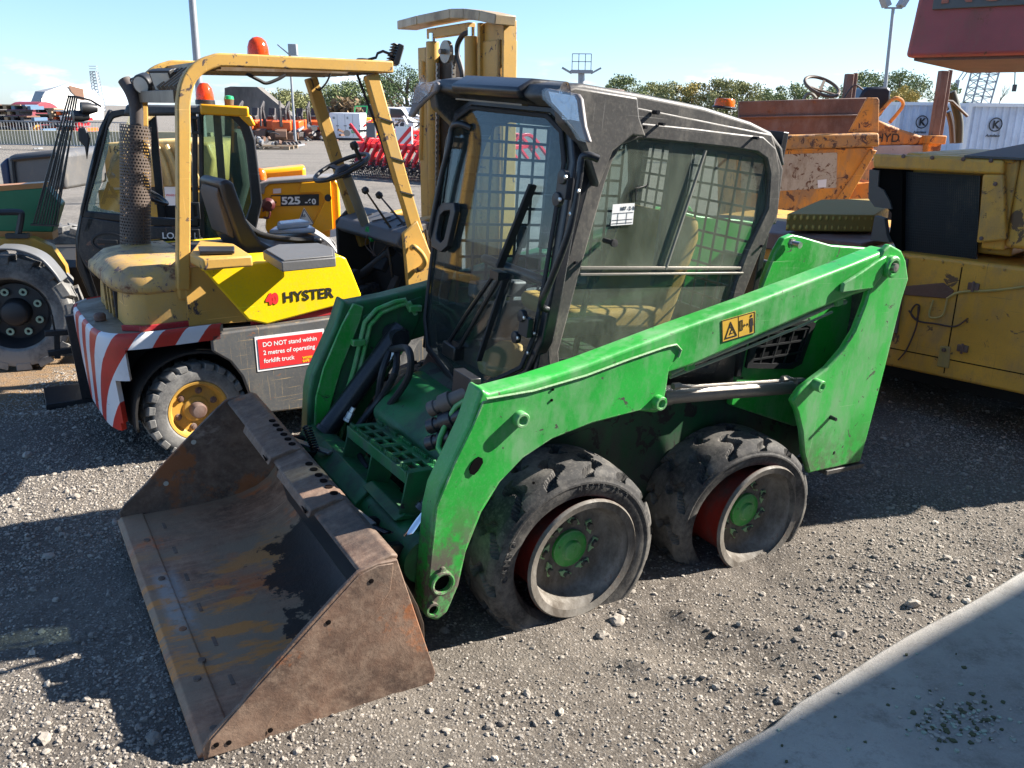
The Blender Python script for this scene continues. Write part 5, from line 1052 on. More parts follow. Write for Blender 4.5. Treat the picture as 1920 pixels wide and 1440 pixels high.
yl_, yr2 = mp_(826, 100, 1.9).y, mp_(856, 100, 1.9).y; b.box(1.87, 1.93, yr2, yl_, .1, 2.14); b.box(1.90, 1.95, mp_(902, 100, 1.9).y, mp_(893, 100, 1.9).y, .1, 2.1); b.build('inner_channel', paint('dark_mast_channel', (.03, .022, .018), dirt=(.12, .08, .04), dirt_amt=.4, seed=45), mt)  # dark brown box filling the space between the mast columns
b = B(); yA, yB = mp_(905, 60, 1.86).y, mp_(947, 60, 1.86).y
for z0, z1, a0, a1 in ((2.06, 2.30, 0, 1), (.3, 2.06, 0, .18), (.3, 2.06, .42, .60), (.3, 2.06, .86, 1)): b.box(1.87, 1.89, yA+(yB-yA)*a1, yA+(yB-yA)*a0, z0, z1)
b.box(1.84, 1.93, yB-.015, yB, .3, 2.30); b.box(1.84, 1.93, yA, yA+.03, .3, 2.30); b.build('mast_plate', TAN, mt, .003)
hd = [(763, 48), (800, 39), (862, 27), (888, 27), (918, 31), (948, 38)]
b = B(); rail(b, [mp_(x, y, 1.82 if i not in (0,) else 1.90) for i, (x, y) in enumerate(hd)], .055, .05, up=(0, 0, 1)) if False else None
for i in range(len(hd)-1): b.beam(mp_(*hd[i], 1.82+(.06 if i == 0 else 0)), mp_(*hd[i+1], 1.82), .14, .055)
b.build('mast_header', paint('dusty_header', (.42, .31, .17), dirt_amt=.5, rust_amt=.2, seed=44), mt, .006)
b = B(); b.beam(mp_(806, 64, 1.86), mp_(885, 52, 1.86), .05, .06); b.build('cross_member', TAN, mt, .004)
c = mp_(837, 97, 1.80); b = B(); b.lathe([(.0, -.02), (.028, -.02), (.03, .0), (.055, .0), (.062, -.012), (.066, -.012), (.066, .012), (.0, .012)], c, (-1, 0, 0), 32); sv = b.build('chain_sheave', STEEL, mt); b = B(); b.lathe([(0, -.03), (.016, -.03), (.016, .05), (0, .05)], c, (-1, 0, 0), 14); b.build('sheave_pin', STEEL, sv)
b = B()
for px, y0_, y1_ in ((821, 118, 420), (851, 105, 420)):
    q0, q1 = mp_(px, y0_, 1.82), mp_(px-3, y1_, 1.82); n = 60
    for i in range(n): b.obox(q0.lerp(q1, (i+.5)/n), (.008 if i % 2 else .012, .010 if i % 2 else .006, .0085))
b.build('lift_chain', STEEL, mt)
b = B(); b.tube(smooth_path([mp_(880, 60, 1.84), mp_(868, 66, 1.84), mp_(858, 84, 1.84), mp_(858, 105, 1.84), mp_(866, 135, 1.84), mp_(868, 170, 1.84)]), .016, 8); b.build('mast_hose', HOSE, mt)
b = B(); b.cyl(mp_(794, 115, 1.86), mp_(790, 300, 1.86), .018, 12); b.box(1.82, 1.87, mp_(820, 168).y, mp_(795, 168).y, mp_(810, 175).z, mp_(810, 164).z); b.build('guide_tube', TAN, mt, .003)
b = B(); b.box(1.55, 1.80, -.40, .40, .55, .62); b.beam((1.42, -.2, 1.12), (1.86, -.1, 1.16), .10, .07); b.tube([(1.45, .1, 1.16), (1.60, .12, 1.18)], .025, 10); b.build('tilt_bracket', TAN, mt, .01)
# ================= telehandler =================
J = Frame((-3.692, 6.634, -.004), 194.44, .87, 0)
JT = thing('telehandler', 'compact yellow and green telehandler with black cab, broken door window and barred windscreen', 'telehandler', J.M)
JY = .78
b = B(); b.prism(J.ys([(-40, 448), (62, 446), (97, 462), (122, 500), (134, 560), (134, 610), (118, 640), (100, 500), (60, 470), (-40, 465)], .72), (0, -.1, 0)); b.build('front_chassis', paint('brown_yellow_chassis', (.42, .22, .02), dirt_amt=.4, seed=51), JT, .01)
b = B(); b.box(-2.2, .2, -.6, .55, .42, .66); b.build('chassis', plain_cached('bay_black', (.012, .012, .013), .8), JT)
# front loader tower / boom side
b = B(); b.prism([(.55, .30, 1.16), (-.22, .30, 1.225), (-.30, .30, 1.1), (-.22, .30, .90), (.55, .30, .92)], (0, .16, 0)); bm_ = b.build('boom', JCBG, JT, .01)
b = B(); b.prism([(.55, .461, 1.195), (-.22, .461, 1.255), (-.22, .461, 1.22), (.55, .461, 1.155)], (0, -.17, 0)); b.prism([(.55, .461, .925), (-.22, .461, .905), (-.22, .461, .85), (.55, .461, .86)], (0, -.17, 0)); b.build('boom_edge', paint('brown_orange', (.40, .17, .04), seed=52), bm_)
b = B(); b.tube(smooth_path(J.ys([(0, 398), (35, 398), (40, 405), (34, 440)], .72)), .022, 8); b.obox(J.y(33, 442, .72), (.07, .03, .015)); b.build('handrail', PLAS, JT)
# tyres
def ag_wheel(x, y, r, w_, par):
    e = bpy.data.objects.new('wheel', None); COL.objects.link(e); e.parent = par; e.location = (x, y, r); e.empty_display_size = .1
    block_tyre((0, 0, 0), r, w_, 16, e, TYRE_G, groove_=.035); rr2 = r*.6
    b = B(); b.lathe([(rr2, w_*.42), (rr2*.95, w_*.36), (rr2*.85, w_*.10), (rr2*.8, w_*.05), (rr2*.4, w_*.08), (rr2*.36, w_*.36), (rr2*.3, w_*.40), (0, w_*.40)], (0, 0, 0), Y3, 40); rm = b.build('rim', plain_cached('black_rim', (.018, .018, .02), .5), e, ang=50)
    for k in range(8):
        a = k*math.pi/4+.4; c = Vector((rr2*.62*math.cos(a), w_*.12, rr2*.62*math.sin(a))); b = B(); b.lathe([(.012, .0), (.026, 0), (.026, .012), (.012, .012)], c, Y3, 16, closed=True); b.build('nut_indicator', plain_cached('pale_green_ring', (.35, .45, .33), .5), rm)
    return e
ag_wheel(-.02, .80, .405, .30, JT); ag_wheel(-.02, -.75, .405, .3, JT); ag_wheel(-1.95, .80, .405, .30, JT); ag_wheel(-1.95, -.75, .405, .3, JT)
b = B(); P = J.ys([(0, 463), (40, 465), (80, 480), (105, 505), (119, 525)], .95); rail(b, smooth_path(P, 4), .18, .018, up=(0, 1, 0)); b.build('mudguard', plain('grey_mudguard', (.13, .135, .14), .45), JT, .006)
b = B(); P = J.ys([(515, 432), (545, 424), (580, 430), (615, 452), (632, 475)], .6); rail(b, smooth_path(P, 4), .26, .02, up=(0, 1, 0)); b.build('mudguard', plain('silver_mudguard', (.33, .32, .31), .4), JT, .006)
# cab
cabo = [(203, 202), (225, 196), (360, 195), (462, 200), (476, 215), (486, 262), (494, 345), (498, 380), (470, 470), (330, 520), (185, 575), (165, 545), (148, 500), (142, 450), (160, 390), (178, 300), (195, 225)]
PC = J.ys(cabo, JY)
dw = [(203, 238), (212, 222), (228, 218), (340, 217), (358, 220), (360, 240), (360, 320), (361, 405), (361, 412), (290, 408), (230, 402), (163, 396), (164, 385), (180, 330), (196, 270)]
fo_ = [(196, 222), (210, 208), (228, 205), (342, 205), (366, 206), (370, 240), (370, 320), (372, 412), (373, 425), (290, 424), (225, 416), (150, 406), (150, 392), (166, 330), (184, 265)]
b = B(); b.ring(J.ys(fo_, JY), J.ys(dw, JY), (0, -.04, 0)); dr = b.build('door', BLK, JT, .008)
b = B(); b.prism(J.ys([(150, 405), (235, 418), (232, 470), (176, 520), (160, 500), (143, 470), (146, 430)], JY), (0, -.03, 0)); b.prism(J.ys([(236, 424), (375, 425), (376, 440), (236, 455)], JY), (0, -.03, 0)); b.build('door_panel', paint('scuffed_black_door', (.03, .03, .033), dirt_amt=.2, chip=(.2, .11, .08), chip_amt=.4, chip_scale=5, seed=53), dr, .008)
b = B(); c = J.y(203, 454, JY+.01); nO = 28; rx, rz = .115, .07; b.ring([c+Vector((rx*math.cos(6.283*i/nO), 0, rz*math.sin(6.283*i/nO))) for i in range(nO)], [c+Vector((rx*.84*math.cos(6.283*i/nO), 0, rz*.8*math.sin(6.283*i/nO))) for i in range(nO)], (0, -.02, 0)); b.beam(c+Vector((-.06, -.005, .0)), c+Vector((.07, -.005, .005)), .02, .03); b.build('door_handle', PLAS, dr, .003)
text('lettering', 'LOADALL', .060, J.y(304, 447, JY+.004), (-1, 0, -.02), (0, 0, 1), WHT, dr, .001, .001, sx=1.05)
b = B(); b.prism(J.ys([(238, 456), (372, 440), (376, 500), (290, 512), (236, 480)], JY-.01), (0, -.005, 0)); b.build('door_glass', glass('green_cab_glass', (.30, .42, .36), .12, (.12, .16, .12)), dr, smooth=False)
GG = bpy.data.materials['green_cab_glass']
b = B(); rr = random.Random(5)
sh = [(163, 396), (180, 330), (196, 270), (203, 238), (206, 250), (202, 285), (192, 320), (190, 345), (184, 360), (178, 385), (190, 392), (215, 397), (250, 402), (240, 408)]
b.prism(J.ys(sh, JY-.012), (0, -.004, 0)); b.build('broken_glass', glass('crazed_glass', (.6, .7, .66), .5, (.42, .47, .43), .3, 60), dr, smooth=False)
q_o = [(372, 205), (400, 205), (440, 207), (466, 225), (478, 262), (488, 345), (492, 380), (470, 475), (375, 505)]; q_i = [(381, 216), (400, 216), (432, 219), (450, 238), (460, 270), (468, 345), (470, 380), (450, 440), (383, 480)]
b = B(); b.ring(J.ys(q_o, JY), J.ys(q_i, JY), (0, -.05, 0)); qf = b.build('rear_quarter_frame', BLK, JT, .01)
b = B(); b.prism(J.ys(q_i, JY-.02), (0, -.005, 0)); b.build('quarter_glass', glass('pale_green_glass', (.50, .64, .56), .16, (.22, .28, .22)), qf, smooth=False)
for py_ in (235, 395, 445):
    b = B(); c = J.y(367, py_, JY+.03); b.ring([c+Vector((x, 0, z)) for x, z in ((-.03, -.06), (.03, -.06), (.03, .06), (-.03, .06))], [c+Vector((x, 0, z)) for x, z in ((-.012, -.04), (.012, -.04), (.012, .04), (-.012, .04))], (0, .02, 0)); b.build('hinge', PLAS, dr, .004)
# windscreen post, roof, far side, rear
b = B(); b.prism(J.ys([(203, 203), (212, 210), (188, 270), (160, 400), (152, 470), (185, 570), (168, 560), (142, 500), (140, 445), (165, 320), (185, 240)], JY), (0, -.07, 0)); b.build('front_pillar', BLK, JT, .02)
zc_ = J.y(300, 197, JY).z
b = B(); b.prism([(-.84, -.45, zc_-.07), (-.87, -.45, zc_), (-1.40, -.45, zc_+.005), (-1.40, -.45, zc_-.05)], (0, 1.27, 0)); b.build('roof', paint('dull_black_roof', (.06, .065, .07), dirt_amt=.3, seed=54), JT, .015)
b = B(); b.prism([(-1.34, .84, zc_-.055), (-1.66, .84, zc_-.065), (-1.63, .3, zc_-.065), (-1.45, -.45, zc_-.065), (-1.20, -.45, zc_-.055)], (0, 0, .07)); b.prism([(-1.58, .84, zc_-.05), (-1.67, .84, zc_-.05), (-1.70, .84, zc_-.12), (-1.66, .84, zc_-.13)], (0, -.05, 0)); b.build('roof_panel', JCBY, JT, .012)
b = B(); b.box(-1.40, -.85, -.45, -.42, .7, 1.0)
for x in (-.86, -1.36): b.box(x-.03, x+.03, -.45, -.40, .7, zc_-.06)
b.box(-1.64, -1.60, .3, .74, .7, .95); b.build('far_cab_frame', BLK, JT)
b = B(); b.prism([(-.50, -.42, .95), (-.88, -.42, zc_-.06), (-.90, -.42, zc_-.06), (-.53, -.42, .95)], (0, 1.2, 0)); b.build('windscreen', GLASS_F, JT, smooth=False)
b = B(); b.prism([(-1.30, .2, .85), (-1.5, .2, .9), (-1.62, .2, 1.25), (-1.60, .2, 1.62), (-1.52, .2, 1.66), (-1.48, .2, 1.30), (-1.3, .2, 1.0)], (0, .4, 0)); b.build('seat', plain_cached('cab_seat_grey', (.05, .055, .055), .7), JT, .05, seg=3)
c = Vector((-.86, .35, 1.18)); n_ = Vector((-.5, 0, .86)); a_ = n_.cross(Y3).normalized(); d_ = n_.cross(a_); b = B(); b.tube([c+(a_*math.cos(6.283*i/24)+d_*math.sin(6.283*i/24))*.17 for i in range(24)], .014, 8, closed=True); b.beam(c, Vector((-.6, .35, .8)), .08, .08); b.build('steering_wheel', PLAS, JT)
# windscreen guard bars
b = B()
for i in range(5): b.tube(J.ys([(129+3.75*i, 179+i), (62+i*10.8, 422)], JY-.1), .006, 5)
for i in range(4): b.tube(J.ys([(113+7.6*i, 237), (67.4+i*10.8, 421)], JY-.1), .006, 5)
b.beam(J.y(58, 421, JY-.1), J.y(110, 423, JY-.1), .03, .012)
b.beam(J.y(127, 180, JY-.1), J.y(147, 182, JY-.1), .03, .012); b.beam(J.y(104, 236, JY-.3), J.y(140, 238, JY-.3), .03, .012); b.tube(J.ys([(146, 182), (170, 188), (190, 200)], JY-.1), .008, 6); b.build('windscreen_bars', BLK, JT)
for px, py, r in ((167, 203, .040), (152, 218, .038)):
    b = B(); b.lathe([(0, -.05), (r*.6, -.05), (r, .0), (r, .05), (0, .055)], J.y(px, py, JY-.02), (.9, .4, 0), 20); b.build('head_lamp', PLAS, JT)
b = B(); b.prism(J.ys([(147, 240), (162, 238), (170, 260), (164, 300), (160, 275), (148, 262)], JY), (0, .03, 0)); b.build('mirror', PLAS, JT, .01)
# rear boom end with model figures
rb = [(487, 352), (505, 343), (628, 335), (636, 345), (640, 432), (620, 445), (515, 452), (497, 430), (500, 395), (490, 385)]
b = B(); b.prism(J.ys(rb, .10), (0, -.35, 0)); rbo = b.build('boom_rear', JCBY, JT, .02, seg=3)
b = B(); b.prism(J.ys([(485, 345), (505, 338), (600, 331), (628, 330), (632, 338), (505, 345), (497, 352), (495, 365), (485, 362)], .12), (0, -.3, 0)); b.build('boom_cap', plain('grey_cap', (.22, .21, .2), .5), rbo, .01)
b = B(); b.prism(J.ys([(565, 343), (620, 338), (625, 430), (575, 445), (610, 375), (600, 360), (560, 362)], .13), (0, -.04, 0)); b.build('reinforcement_plate', JCBY, rbo, .006)
b = B(); b.prism(J.ys([(508, 366), (598, 364), (598, 385), (508, 387)], .105), (0, .003, 0)); dp = b.build('model_plate', BLKP, rbo)
b = B(); b.prism(J.ys([(509, 368), (526, 368), (526, 386), (509, 387)], .110), (0, .002, 0)); b.build('brand_block', JCBY, dp)
ddx = (J.y(598, 385, .1)-J.y(508, 387, .1))
text('lettering', 'JCB', .024, J.y(510, 382, .113), ddx, (0, 0, 1), BLKP, dp, .0008, .001, shear=.2)
text('model_number', '525', .080, J.y(528, 383, .113), ddx, (0, 0, 1), WHT, dp, .0008, .003, sx=1.25); text('model_number', '-60', .060, J.y(572, 383, .113), ddx, (0, 0, 1), WHT, dp, .0008, .002, sx=1.1)
b = B(); b.prism(J.ys([(570, 389), (592, 424), (556, 424)], .105), (0, .003, 0)); tr = b.build('triangle_sign', WHT, rbo); q = J.ys([(570, 391), (590, 422), (558, 422)], .110); c = sum(q, Vector())/3; b = B(); b.ring(q, [c.lerp(p, .88) for p in q], (0, .001, 0)); b.build('sign_border', BLKP, tr)
text('lettering', '55', .030, J.y(566, 407, .112), ddx, (0, 0, 1), BLKP, tr, .0006, .0005); text('lettering', 'ASDN', .030, J.y(561, 419, .112), ddx, (0, 0, 1), BLKP, tr, .0006, .0005)
b = B(); b.prism(J.ys([(512, 354), (527, 353), (527, 362), (512, 363)], .105), (0, .003, 0)); b.build('paper_label', plain_cached('pinkish_label', (.7, .6, .58), .6), rbo)
b = B(); b.prism(J.ys([(619, 432), (636, 426), (637, 442), (619, 445)], .145), (0, .003, 0)); b.build('paper_label', WHT, rbo)
b = B(); c = J.y(615, 371, .14); b.lathe([(0, 0), (.028, 0), (.028, .006), (0, .006)], c, Y3, 20); b.build('bore', BLKP, rbo)
b = B(); b.lathe([(0, -.02), (.05, -.02), (.055, .03), (.03, .05), (0, .05)], J.y(503, 383, .15), Y3, 16); b.tube(smooth_path(J.ys([(492, 396), (500, 392), (506, 398), (503, 408), (494, 408)], .15)), .01, 6); b.build('rear_lamp', plain('lamp_black_red', (.10, .02, .02), .4), rbo)
b = B(); b.prism([(-1.48, -.6, 1.28), (-2.05, -.6, 1.34), (-2.05, -.6, .9), (-1.48, -.6, .9)], (0, .3, 0)); b.build('engine_cover', JCBY, JT, .03)
def beacon(par, c, r, h, m):
    b = B(); b.lathe([(0, 0), (r*1.1, 0), (r*1.1, h*.18), (r, h*.22), (0, h*.22)], c, Z3, 24); o = b.build('beacon_base', PLAS, par); b = B(); b.lathe([(0, h*.2), (r, h*.2), (r*1.0, h*.45), (r*.85, h*.75), (r*.45, h*.97), (0, h)], c, Z3, 30); b.build('beacon_lens', m, o)
beacon(JT, J.y(385, 196, .5), .062, .15, RED_L); c = J.y(430, 197, .5); b = B(); b.lathe([(0, 0), (.03, 0), (.035, .04), (0, .042)], c, Z3, 16); o = b.build('lamp_base', plain_cached('brown_base', (.12, .08, .05), .6), JT); b = B(); b.lathe([(0, .04), (.036, .04), (.03, .062), (0, .068)], c, Z3, 20); b.build('green_lamp', GREEN_L, o)
beacon(JT, J.y(489, 343, -.1), .05, .12, ORANGE_L)
# tan machine seen through the cab
q0 = gnd(300, 460)
H2 = Frame((-4.0, 9.6, 0), 180)
TM = thing('engine_housing', 'tan machine with a ribbed hood, seen through the broken cab window', 'construction machine', H2.M)
b = B(); b.prism(H2.ys([(193, 268), (335, 262), (390, 268), (402, 300), (395, 335), (380, 352), (206, 352), (186, 300)], 0), (0, -1.2, 0)); hh = b.build('ribbed_hood', paint('sandy_hood', (.62, .42, .15), dirt_amt=.3, seed=55), TM, .03)
b = B()
for i in range(5): b.tube(smooth_path(H2.ys([(275+i*18, 272), (290+i*18, 305), (302+i*18, 348)], .02)), .03, 8)
b.build('rib', bpy.data.materials['sandy_hood'], hh)
b = B(); b.lathe([(0, 0), (.17, 0), (.17, .01), (0, .012)], H2.y(236, 312, .01), Y3, 28); b.build('round_cover', plain('khaki_cover', (.3, .25, .15), .6), hh)
text('handwriting', '1668', .12, H2.y(202, 287, .012), (-1, 0, 0), (0, 0, 1), BLKP, hh, .001, -.002)
b = B(); b.box(*sorted((H2.y(186, 400, 0).x, H2.y(400, 400, 0).x)), -1.2, -.02, .12, H2.y(200, 353, 0).z-.02); lb_ = b.build('lower_body', paint('deep_yellow_body', (.40, .24, .02), dirt_amt=.3, seed=56), TM, .02)
text('lettering', 'A 84', .34, H2.y(190, 382, -.012), (-1, 0, 0), (0, 0, 1), BLKP, lb_, .001, .004)
b = B(); b.prism(H2.ys([(308, 350), (334, 350), (334, 394), (312, 394)], .01), (0, .004, 0)); pl = b.build('warning_label', WHT, lb_); text('lettering', 'WARNING', .035, H2.y(311, 368, .016), (-1, 0, 0), (0, 0, 1), REDS, pl, .0008)
b = B(); b.box(-.9, .9, -1.25, .05, 0, .14); b.build('skid_base', DKP, TM)
# grey bucket-like body at the far left
q = gnd(20, 470); GF = Frame((q.x, 8.6, 0), 180)
GB = thing('plant_cab', 'dark grey machine cover with navy edge standing left of the telehandler windscreen', 'machine cover', GF.M)
b = B(); b.prism(GF.ys([(12, 295), (25, 289), (105, 280), (118, 290), (125, 355), (20, 360)], 0), (0, -.9, 0)); b.build('side_panel', paint('dull_grey_panel', (.10, .10, .10), dirt_amt=.3, seed=57), GB, .03)
b = B(); b.prism(GF.ys([(-2, 308), (12, 295), (22, 360), (8, 362)], .0), (0, -.9, 0)); b.build('edge_panel', plain('navy_paint', (.02, .035, .09), .4), GB, .02)
b = B(); b.tube(smooth_path(GF.ys([(30, 360), (24, 305), (30, 299), (105, 292)], .012)), .02, 6); b.build('frame_tube', PLAS, GB); b = B(); b.box(-.8, .5, -.85, -.05, 0, GF.y(20, 360, 0).z); b.build('lower_body', DKP, GB)
# black steel frame leaning beside the counterweight
q = gnd(172, 756); FF = Frame((q.x, q.y, 0), 30)
SF = thing('steel_frame', 'black steel fork frame standing upright behind the striped counterweight', 'steel frame', FF.M)
b = B(); b.beam(FF.y(165, 745, 0), FF.y(133, 590, 0), .07, .06, up=(0, 1, 0)); b.build('upright', BLK, SF, .004)
b = B(); b.prism(FF.ys([(158, 705), (180, 712), (184, 728), (178, 735), (184, 745), (160, 752)], 0), (0, .06, 0)); b.build('hook', BLK, SF, .006)
b = B(); b.beam(FF.y(84, 625, .3), FF.y(135, 622, .3), .04, .035); b.beam(FF.y(90, 663, .3), FF.y(142, 655, .3), .04, .035); b.beam(FF.y(106, 625, .3), FF.y(108, 672, .3), .035, .03, up=(0, 1, 0)); b.beam(FF.y(97, 590, .3), FF.y(103, 622, .3), .012, .012, up=(0, 1, 0)); b.box(-.25, .02, -.02, .35, .0, .04); b.build('cross_bar', BLK, SF, .003)
b = B(); b.cyl(FF.y(160, 600, .05), FF.y(160, 585, .45), .085, 18); b.build('roller', BLKD, SF, .01)
# ================= mobile crane, right =================
ZB = .28
a_, c_ = gnd(1680, 690, ZB), gnd(1920, 741, ZB); yaw_ = math.degrees(math.atan2(c_.y-a_.y, c_.x-a_.x))
CF_ = Frame((a_.x, a_.y, 0), yaw_)   # x to the right along its face, y away from the viewer
CRN = thing('mobile_crane', 'mustard yellow mobile crane carrier with dark radiator opening and dark red counterweight overhead', 'mobile crane', CF_.M)
def cy(pts, v=0): return [CF_.y(x, y, v) for x, y in pts]
zt = CF_.y(1780, 478, 0).z
ch = [CF_.y(1690, 692, 0), CF_.y(1700, 478, 0)]
b = B(); b.box(-1.9, 1.5, 0, 1.6, ZB, zt-.02); b.build('chassis', MUST, CRN, .02, seg=3)
b = B(); b.box(-.06, -.02, -.02, 0, .5, zt-.05); b.prism(cy([(1690, 537), (1770, 530), (1790, 545), (1780, 560), (1690, 552)]), (0, -.012, 0)); b.build('welded_strap', RUSTB, CRN, .004)
b = B(); b.prism(cy([(1764, 648), (1783, 650), (1780, 690), (1757, 686)]), (0, -.012, 0)); mp2 = b.build('name_plate', paint('tan_plate', (.38, .26, .08), seed=61), CRN, .004); b = B(); b.lathe([(0, 0), (.013, 0), (.010, .012), (0, .014)], CF_.y(1770, 656, -.012), (0, -1, 0), 12); b.build('plate_bolt', RUSTB, mp2)
b = B(); b.tube(smooth_path(cy([(1704, 582), (1718, 598), (1724, 575), (1716, 572), (1708, 588), (1722, 602), (1755, 607), (1790, 612), (1815, 597)], -.012)), .005, 6); b.tube(smooth_path(cy([(1722, 575), (1718, 612), (1700, 655), (1684, 675)], -.014)), .005, 6); b.build('loose_cable', plain('brown_cable', (.06, .03, .025), .6), CRN)
b = B(); b.tube(smooth_path(cy([(1775, 560), (1800, 548), (1860, 545), (1920, 538)], -.008)), .008, 5); b.tube(smooth_path(cy([(1750, 563), (1742, 590), (1750, 596), (1768, 590), (1776, 560)], -.008)), .006, 5); b.build('dried_spill', paint('dull_yellow_drip', (.45, .33, .09), seed=62), CRN)
for z in (.30,):
    for x in (-.9, -.1): b = B(); b.lathe([(.25, -.15), (.43, -.15), (.47, -.1), (.47, .1), (.43, .15), (.25, .15)], (x+.9, 1.0, .44), Y3, 30); b.build('road_wheel', BLKD, CRN)
b = B(); b.box(-1.6, 1.45, .35, 1.3, .12, ZB); b.build('under_frame', DKP, CRN)
b = B()
for x in (-.75, .28, 1.05): b.box(x-.003, x+.003, -.002, .004, ZB+.03, zt-.06)
b.box(-.75, 1.05, -.002, .004, ZB+.115, ZB+.121); b.build('panel_seam', plain_cached('seam_dark', (.012, .010, .008), .9), CRN)
for x in (.36, .98):
    for z in (ZB+.2, zt-.16): b = B(); b.box(x-.03, x+.03, -.014, .002, z-.02, z+.02); b.cyl((x, -.016, z-.03), (x, -.016, z+.03), .008, 8); b.build('hinge', RUSTB, CRN, .003)
b = B()
for i in range(14): b.lathe([(0, 0), (.009, 0), (.007, .006), (0, .007)], (-.05+i*.11, -.002, zt-.045), (0, -1, 0), 8)
b.build('rivet_row', MUST, CRN)
# tread-plate step
PTc = Mat('tread_plate'); t1 = PTc.voro(1, 'F1', PTc.vec(scale=(24, 24, 16), rot=(0, 0, .78)), rnd=.0); PTc.set('Base Color', PTc.mix(PTc.rng(t1, .30, .42), (.62, .46, .13), (.26, .18, .05))).set('Roughness', .75).set('Specular IOR Level', .2); PTc.bump(PTc.rng(t1, .42, .25), .8, .012)
g = [CF_.y(x, y, v) for x, y, v in ((1476, 401, -.02), (1640, 397, -.02), (1668, 384, .5), (1650, 372, .8), (1540, 374, .8))]
zp = g[0].z; b = B(); b.prism([Vector((p.x, p.y, zp)) for p in [CF_.z(1476, 401, zp), CF_.z(1640, 403, zp), CF_.z(1668, 385, zp), CF_.z(1655, 372, zp), CF_.z(1540, 374, zp)]], (0, 0, -.11)); b.build('tread_step', PTc.m, CRN, .006)
b = B(); b.box(-1.72, -.30, -.05, .6, zp-.24, zp-.13); b.build('rusty_ledge', RUSTB, CRN, .01)
# engine housing with radiator
top = CF_.y(1760, 290, 0).z; hb = CF_.y(1760, 322, 0).z; xr_ = CF_.y(1882, 400, 0).x; xl = CF_.y(1640, 300, 0).x
b = B(); b.prism(cy([(1636, 288), (1882, 301), (1881, 327), (1840, 326), (1636, 315)], -.01), (0, .05, 0)); b.build('top_rail', MUST, CRN, .014, seg=3)
b = B(); b.prism(cy([(1842, 327), (1881, 327), (1886, 450), (1830, 456), (1836, 400)], -.012), (0, .05, 0)); post = b.build('corner_post', MUST, CRN, .012, seg=3)
for i, s in enumerate(('5 0 P', '5 T', '3')): pass
b = B(); b.prism([(xl+.02, .0, top), (xr_, .0, top), (xr_+.02, 0, CF_.y(1884, 455, 0).z), (xr_+.0, 0, CF_.y(1884, 455, 0).z)], (0, .01, 0)) if False else b.box(xl+.10, xr_+.02, .20, 1.25, zt, top-.005); b.box(xr_-.10, xr_+.02, .045, .20, zt+.05, top-.01); b.box(xl+.25, xr_, .02, .2, top-.03, top-.006); hs = b.build('housing_body', MUST, CRN, .02)
b = B(); b.prism([(xl+.5, .0, top-.01), (xr_+.04, .0, top-.01), (1.5, .1, top+.03), (1.5, 1.3, top+.05), (xl+.6, 1.3, top+.07)], (0, 0, .012)); b.build('housing_lid', plain('dark_worn_lid', (.05, .055, .055), .5, bump=.4), CRN)
b = B(); b.box(xr_+.022, 1.5, .035, 1.24, zt+.07, top+.0); b.build('side_housing', MUST, CRN, .02)
bl_ = cy([(1693, 322), (1838, 330), (1830, 501), (1690, 488)], .10); b = B(); b.prism(bl_, (0, .02, 0)); RM = Mat('radiator_core'); RM.set('Base Color', RM.mix(RM.rng(RM.noise(2.6, 7, .7, RM.vec(scale=(1.6, 1, .7))), .52, .66), (.013, .016, .02), (.13, .105, .07))).set('Roughness', .6); rd = b.build('radiator', RM.m, CRN)
M = bpy.data.materials['radiator_core']; 
b = B()
for i in range(38):
    u = i/37; p, q = bl_[0].lerp(bl_[1], u), bl_[3].lerp(bl_[2], u); b.beam(p+Vector((0, -.004, 0)), q+Vector((0, -.004, 0)), .0035, .004, up=(0, 1, 0))
for i in range(34):
    u = i/33; p, q = bl_[0].lerp(bl_[3], u), bl_[1].lerp(bl_[2], u); b.beam(p+Vector((0, -.006, 0)), q+Vector((0, -.006, 0)), .0035, .003, up=(0, 1, 0))
b.build('fin_grid', plain('fin_grey', (.03, .035, .042), .5, .4), rd)
b = B(); b.beam(bl_[0]+Vector((.01, -.012, 0)), bl_[3]+Vector((-.0, -.012, 0)), .022, .012, up=(0, 1, 0)); b.build('radiator_frame', plain('blue_grey_bar', (.10, .12, .14), .5), rd)
b = B(); b.prism(cy([(1636, 315), (1692, 318), (1690, 488), (1668, 440), (1672, 400), (1655, 380), (1630, 375), (1630, 340)], .04), (0, .3, 0)); b.build('dark_opening', plain_cached('void', (.006, .006, .006), .9), CRN)
b = B(); b.prism(cy([(1630, 318), (1648, 320), (1646, 350), (1656, 356), (1668, 378), (1672, 392), (1640, 388), (1628, 372)], .02), (0, .03, 0)); b.prism(cy([(1640, 405), (1658, 410), (1662, 440), (1668, 455), (1632, 450)], .0), (0, .05, 0)); b.build('torn_panel', plain('grey_torn_steel', (.09, .09, .085), .6), CRN)
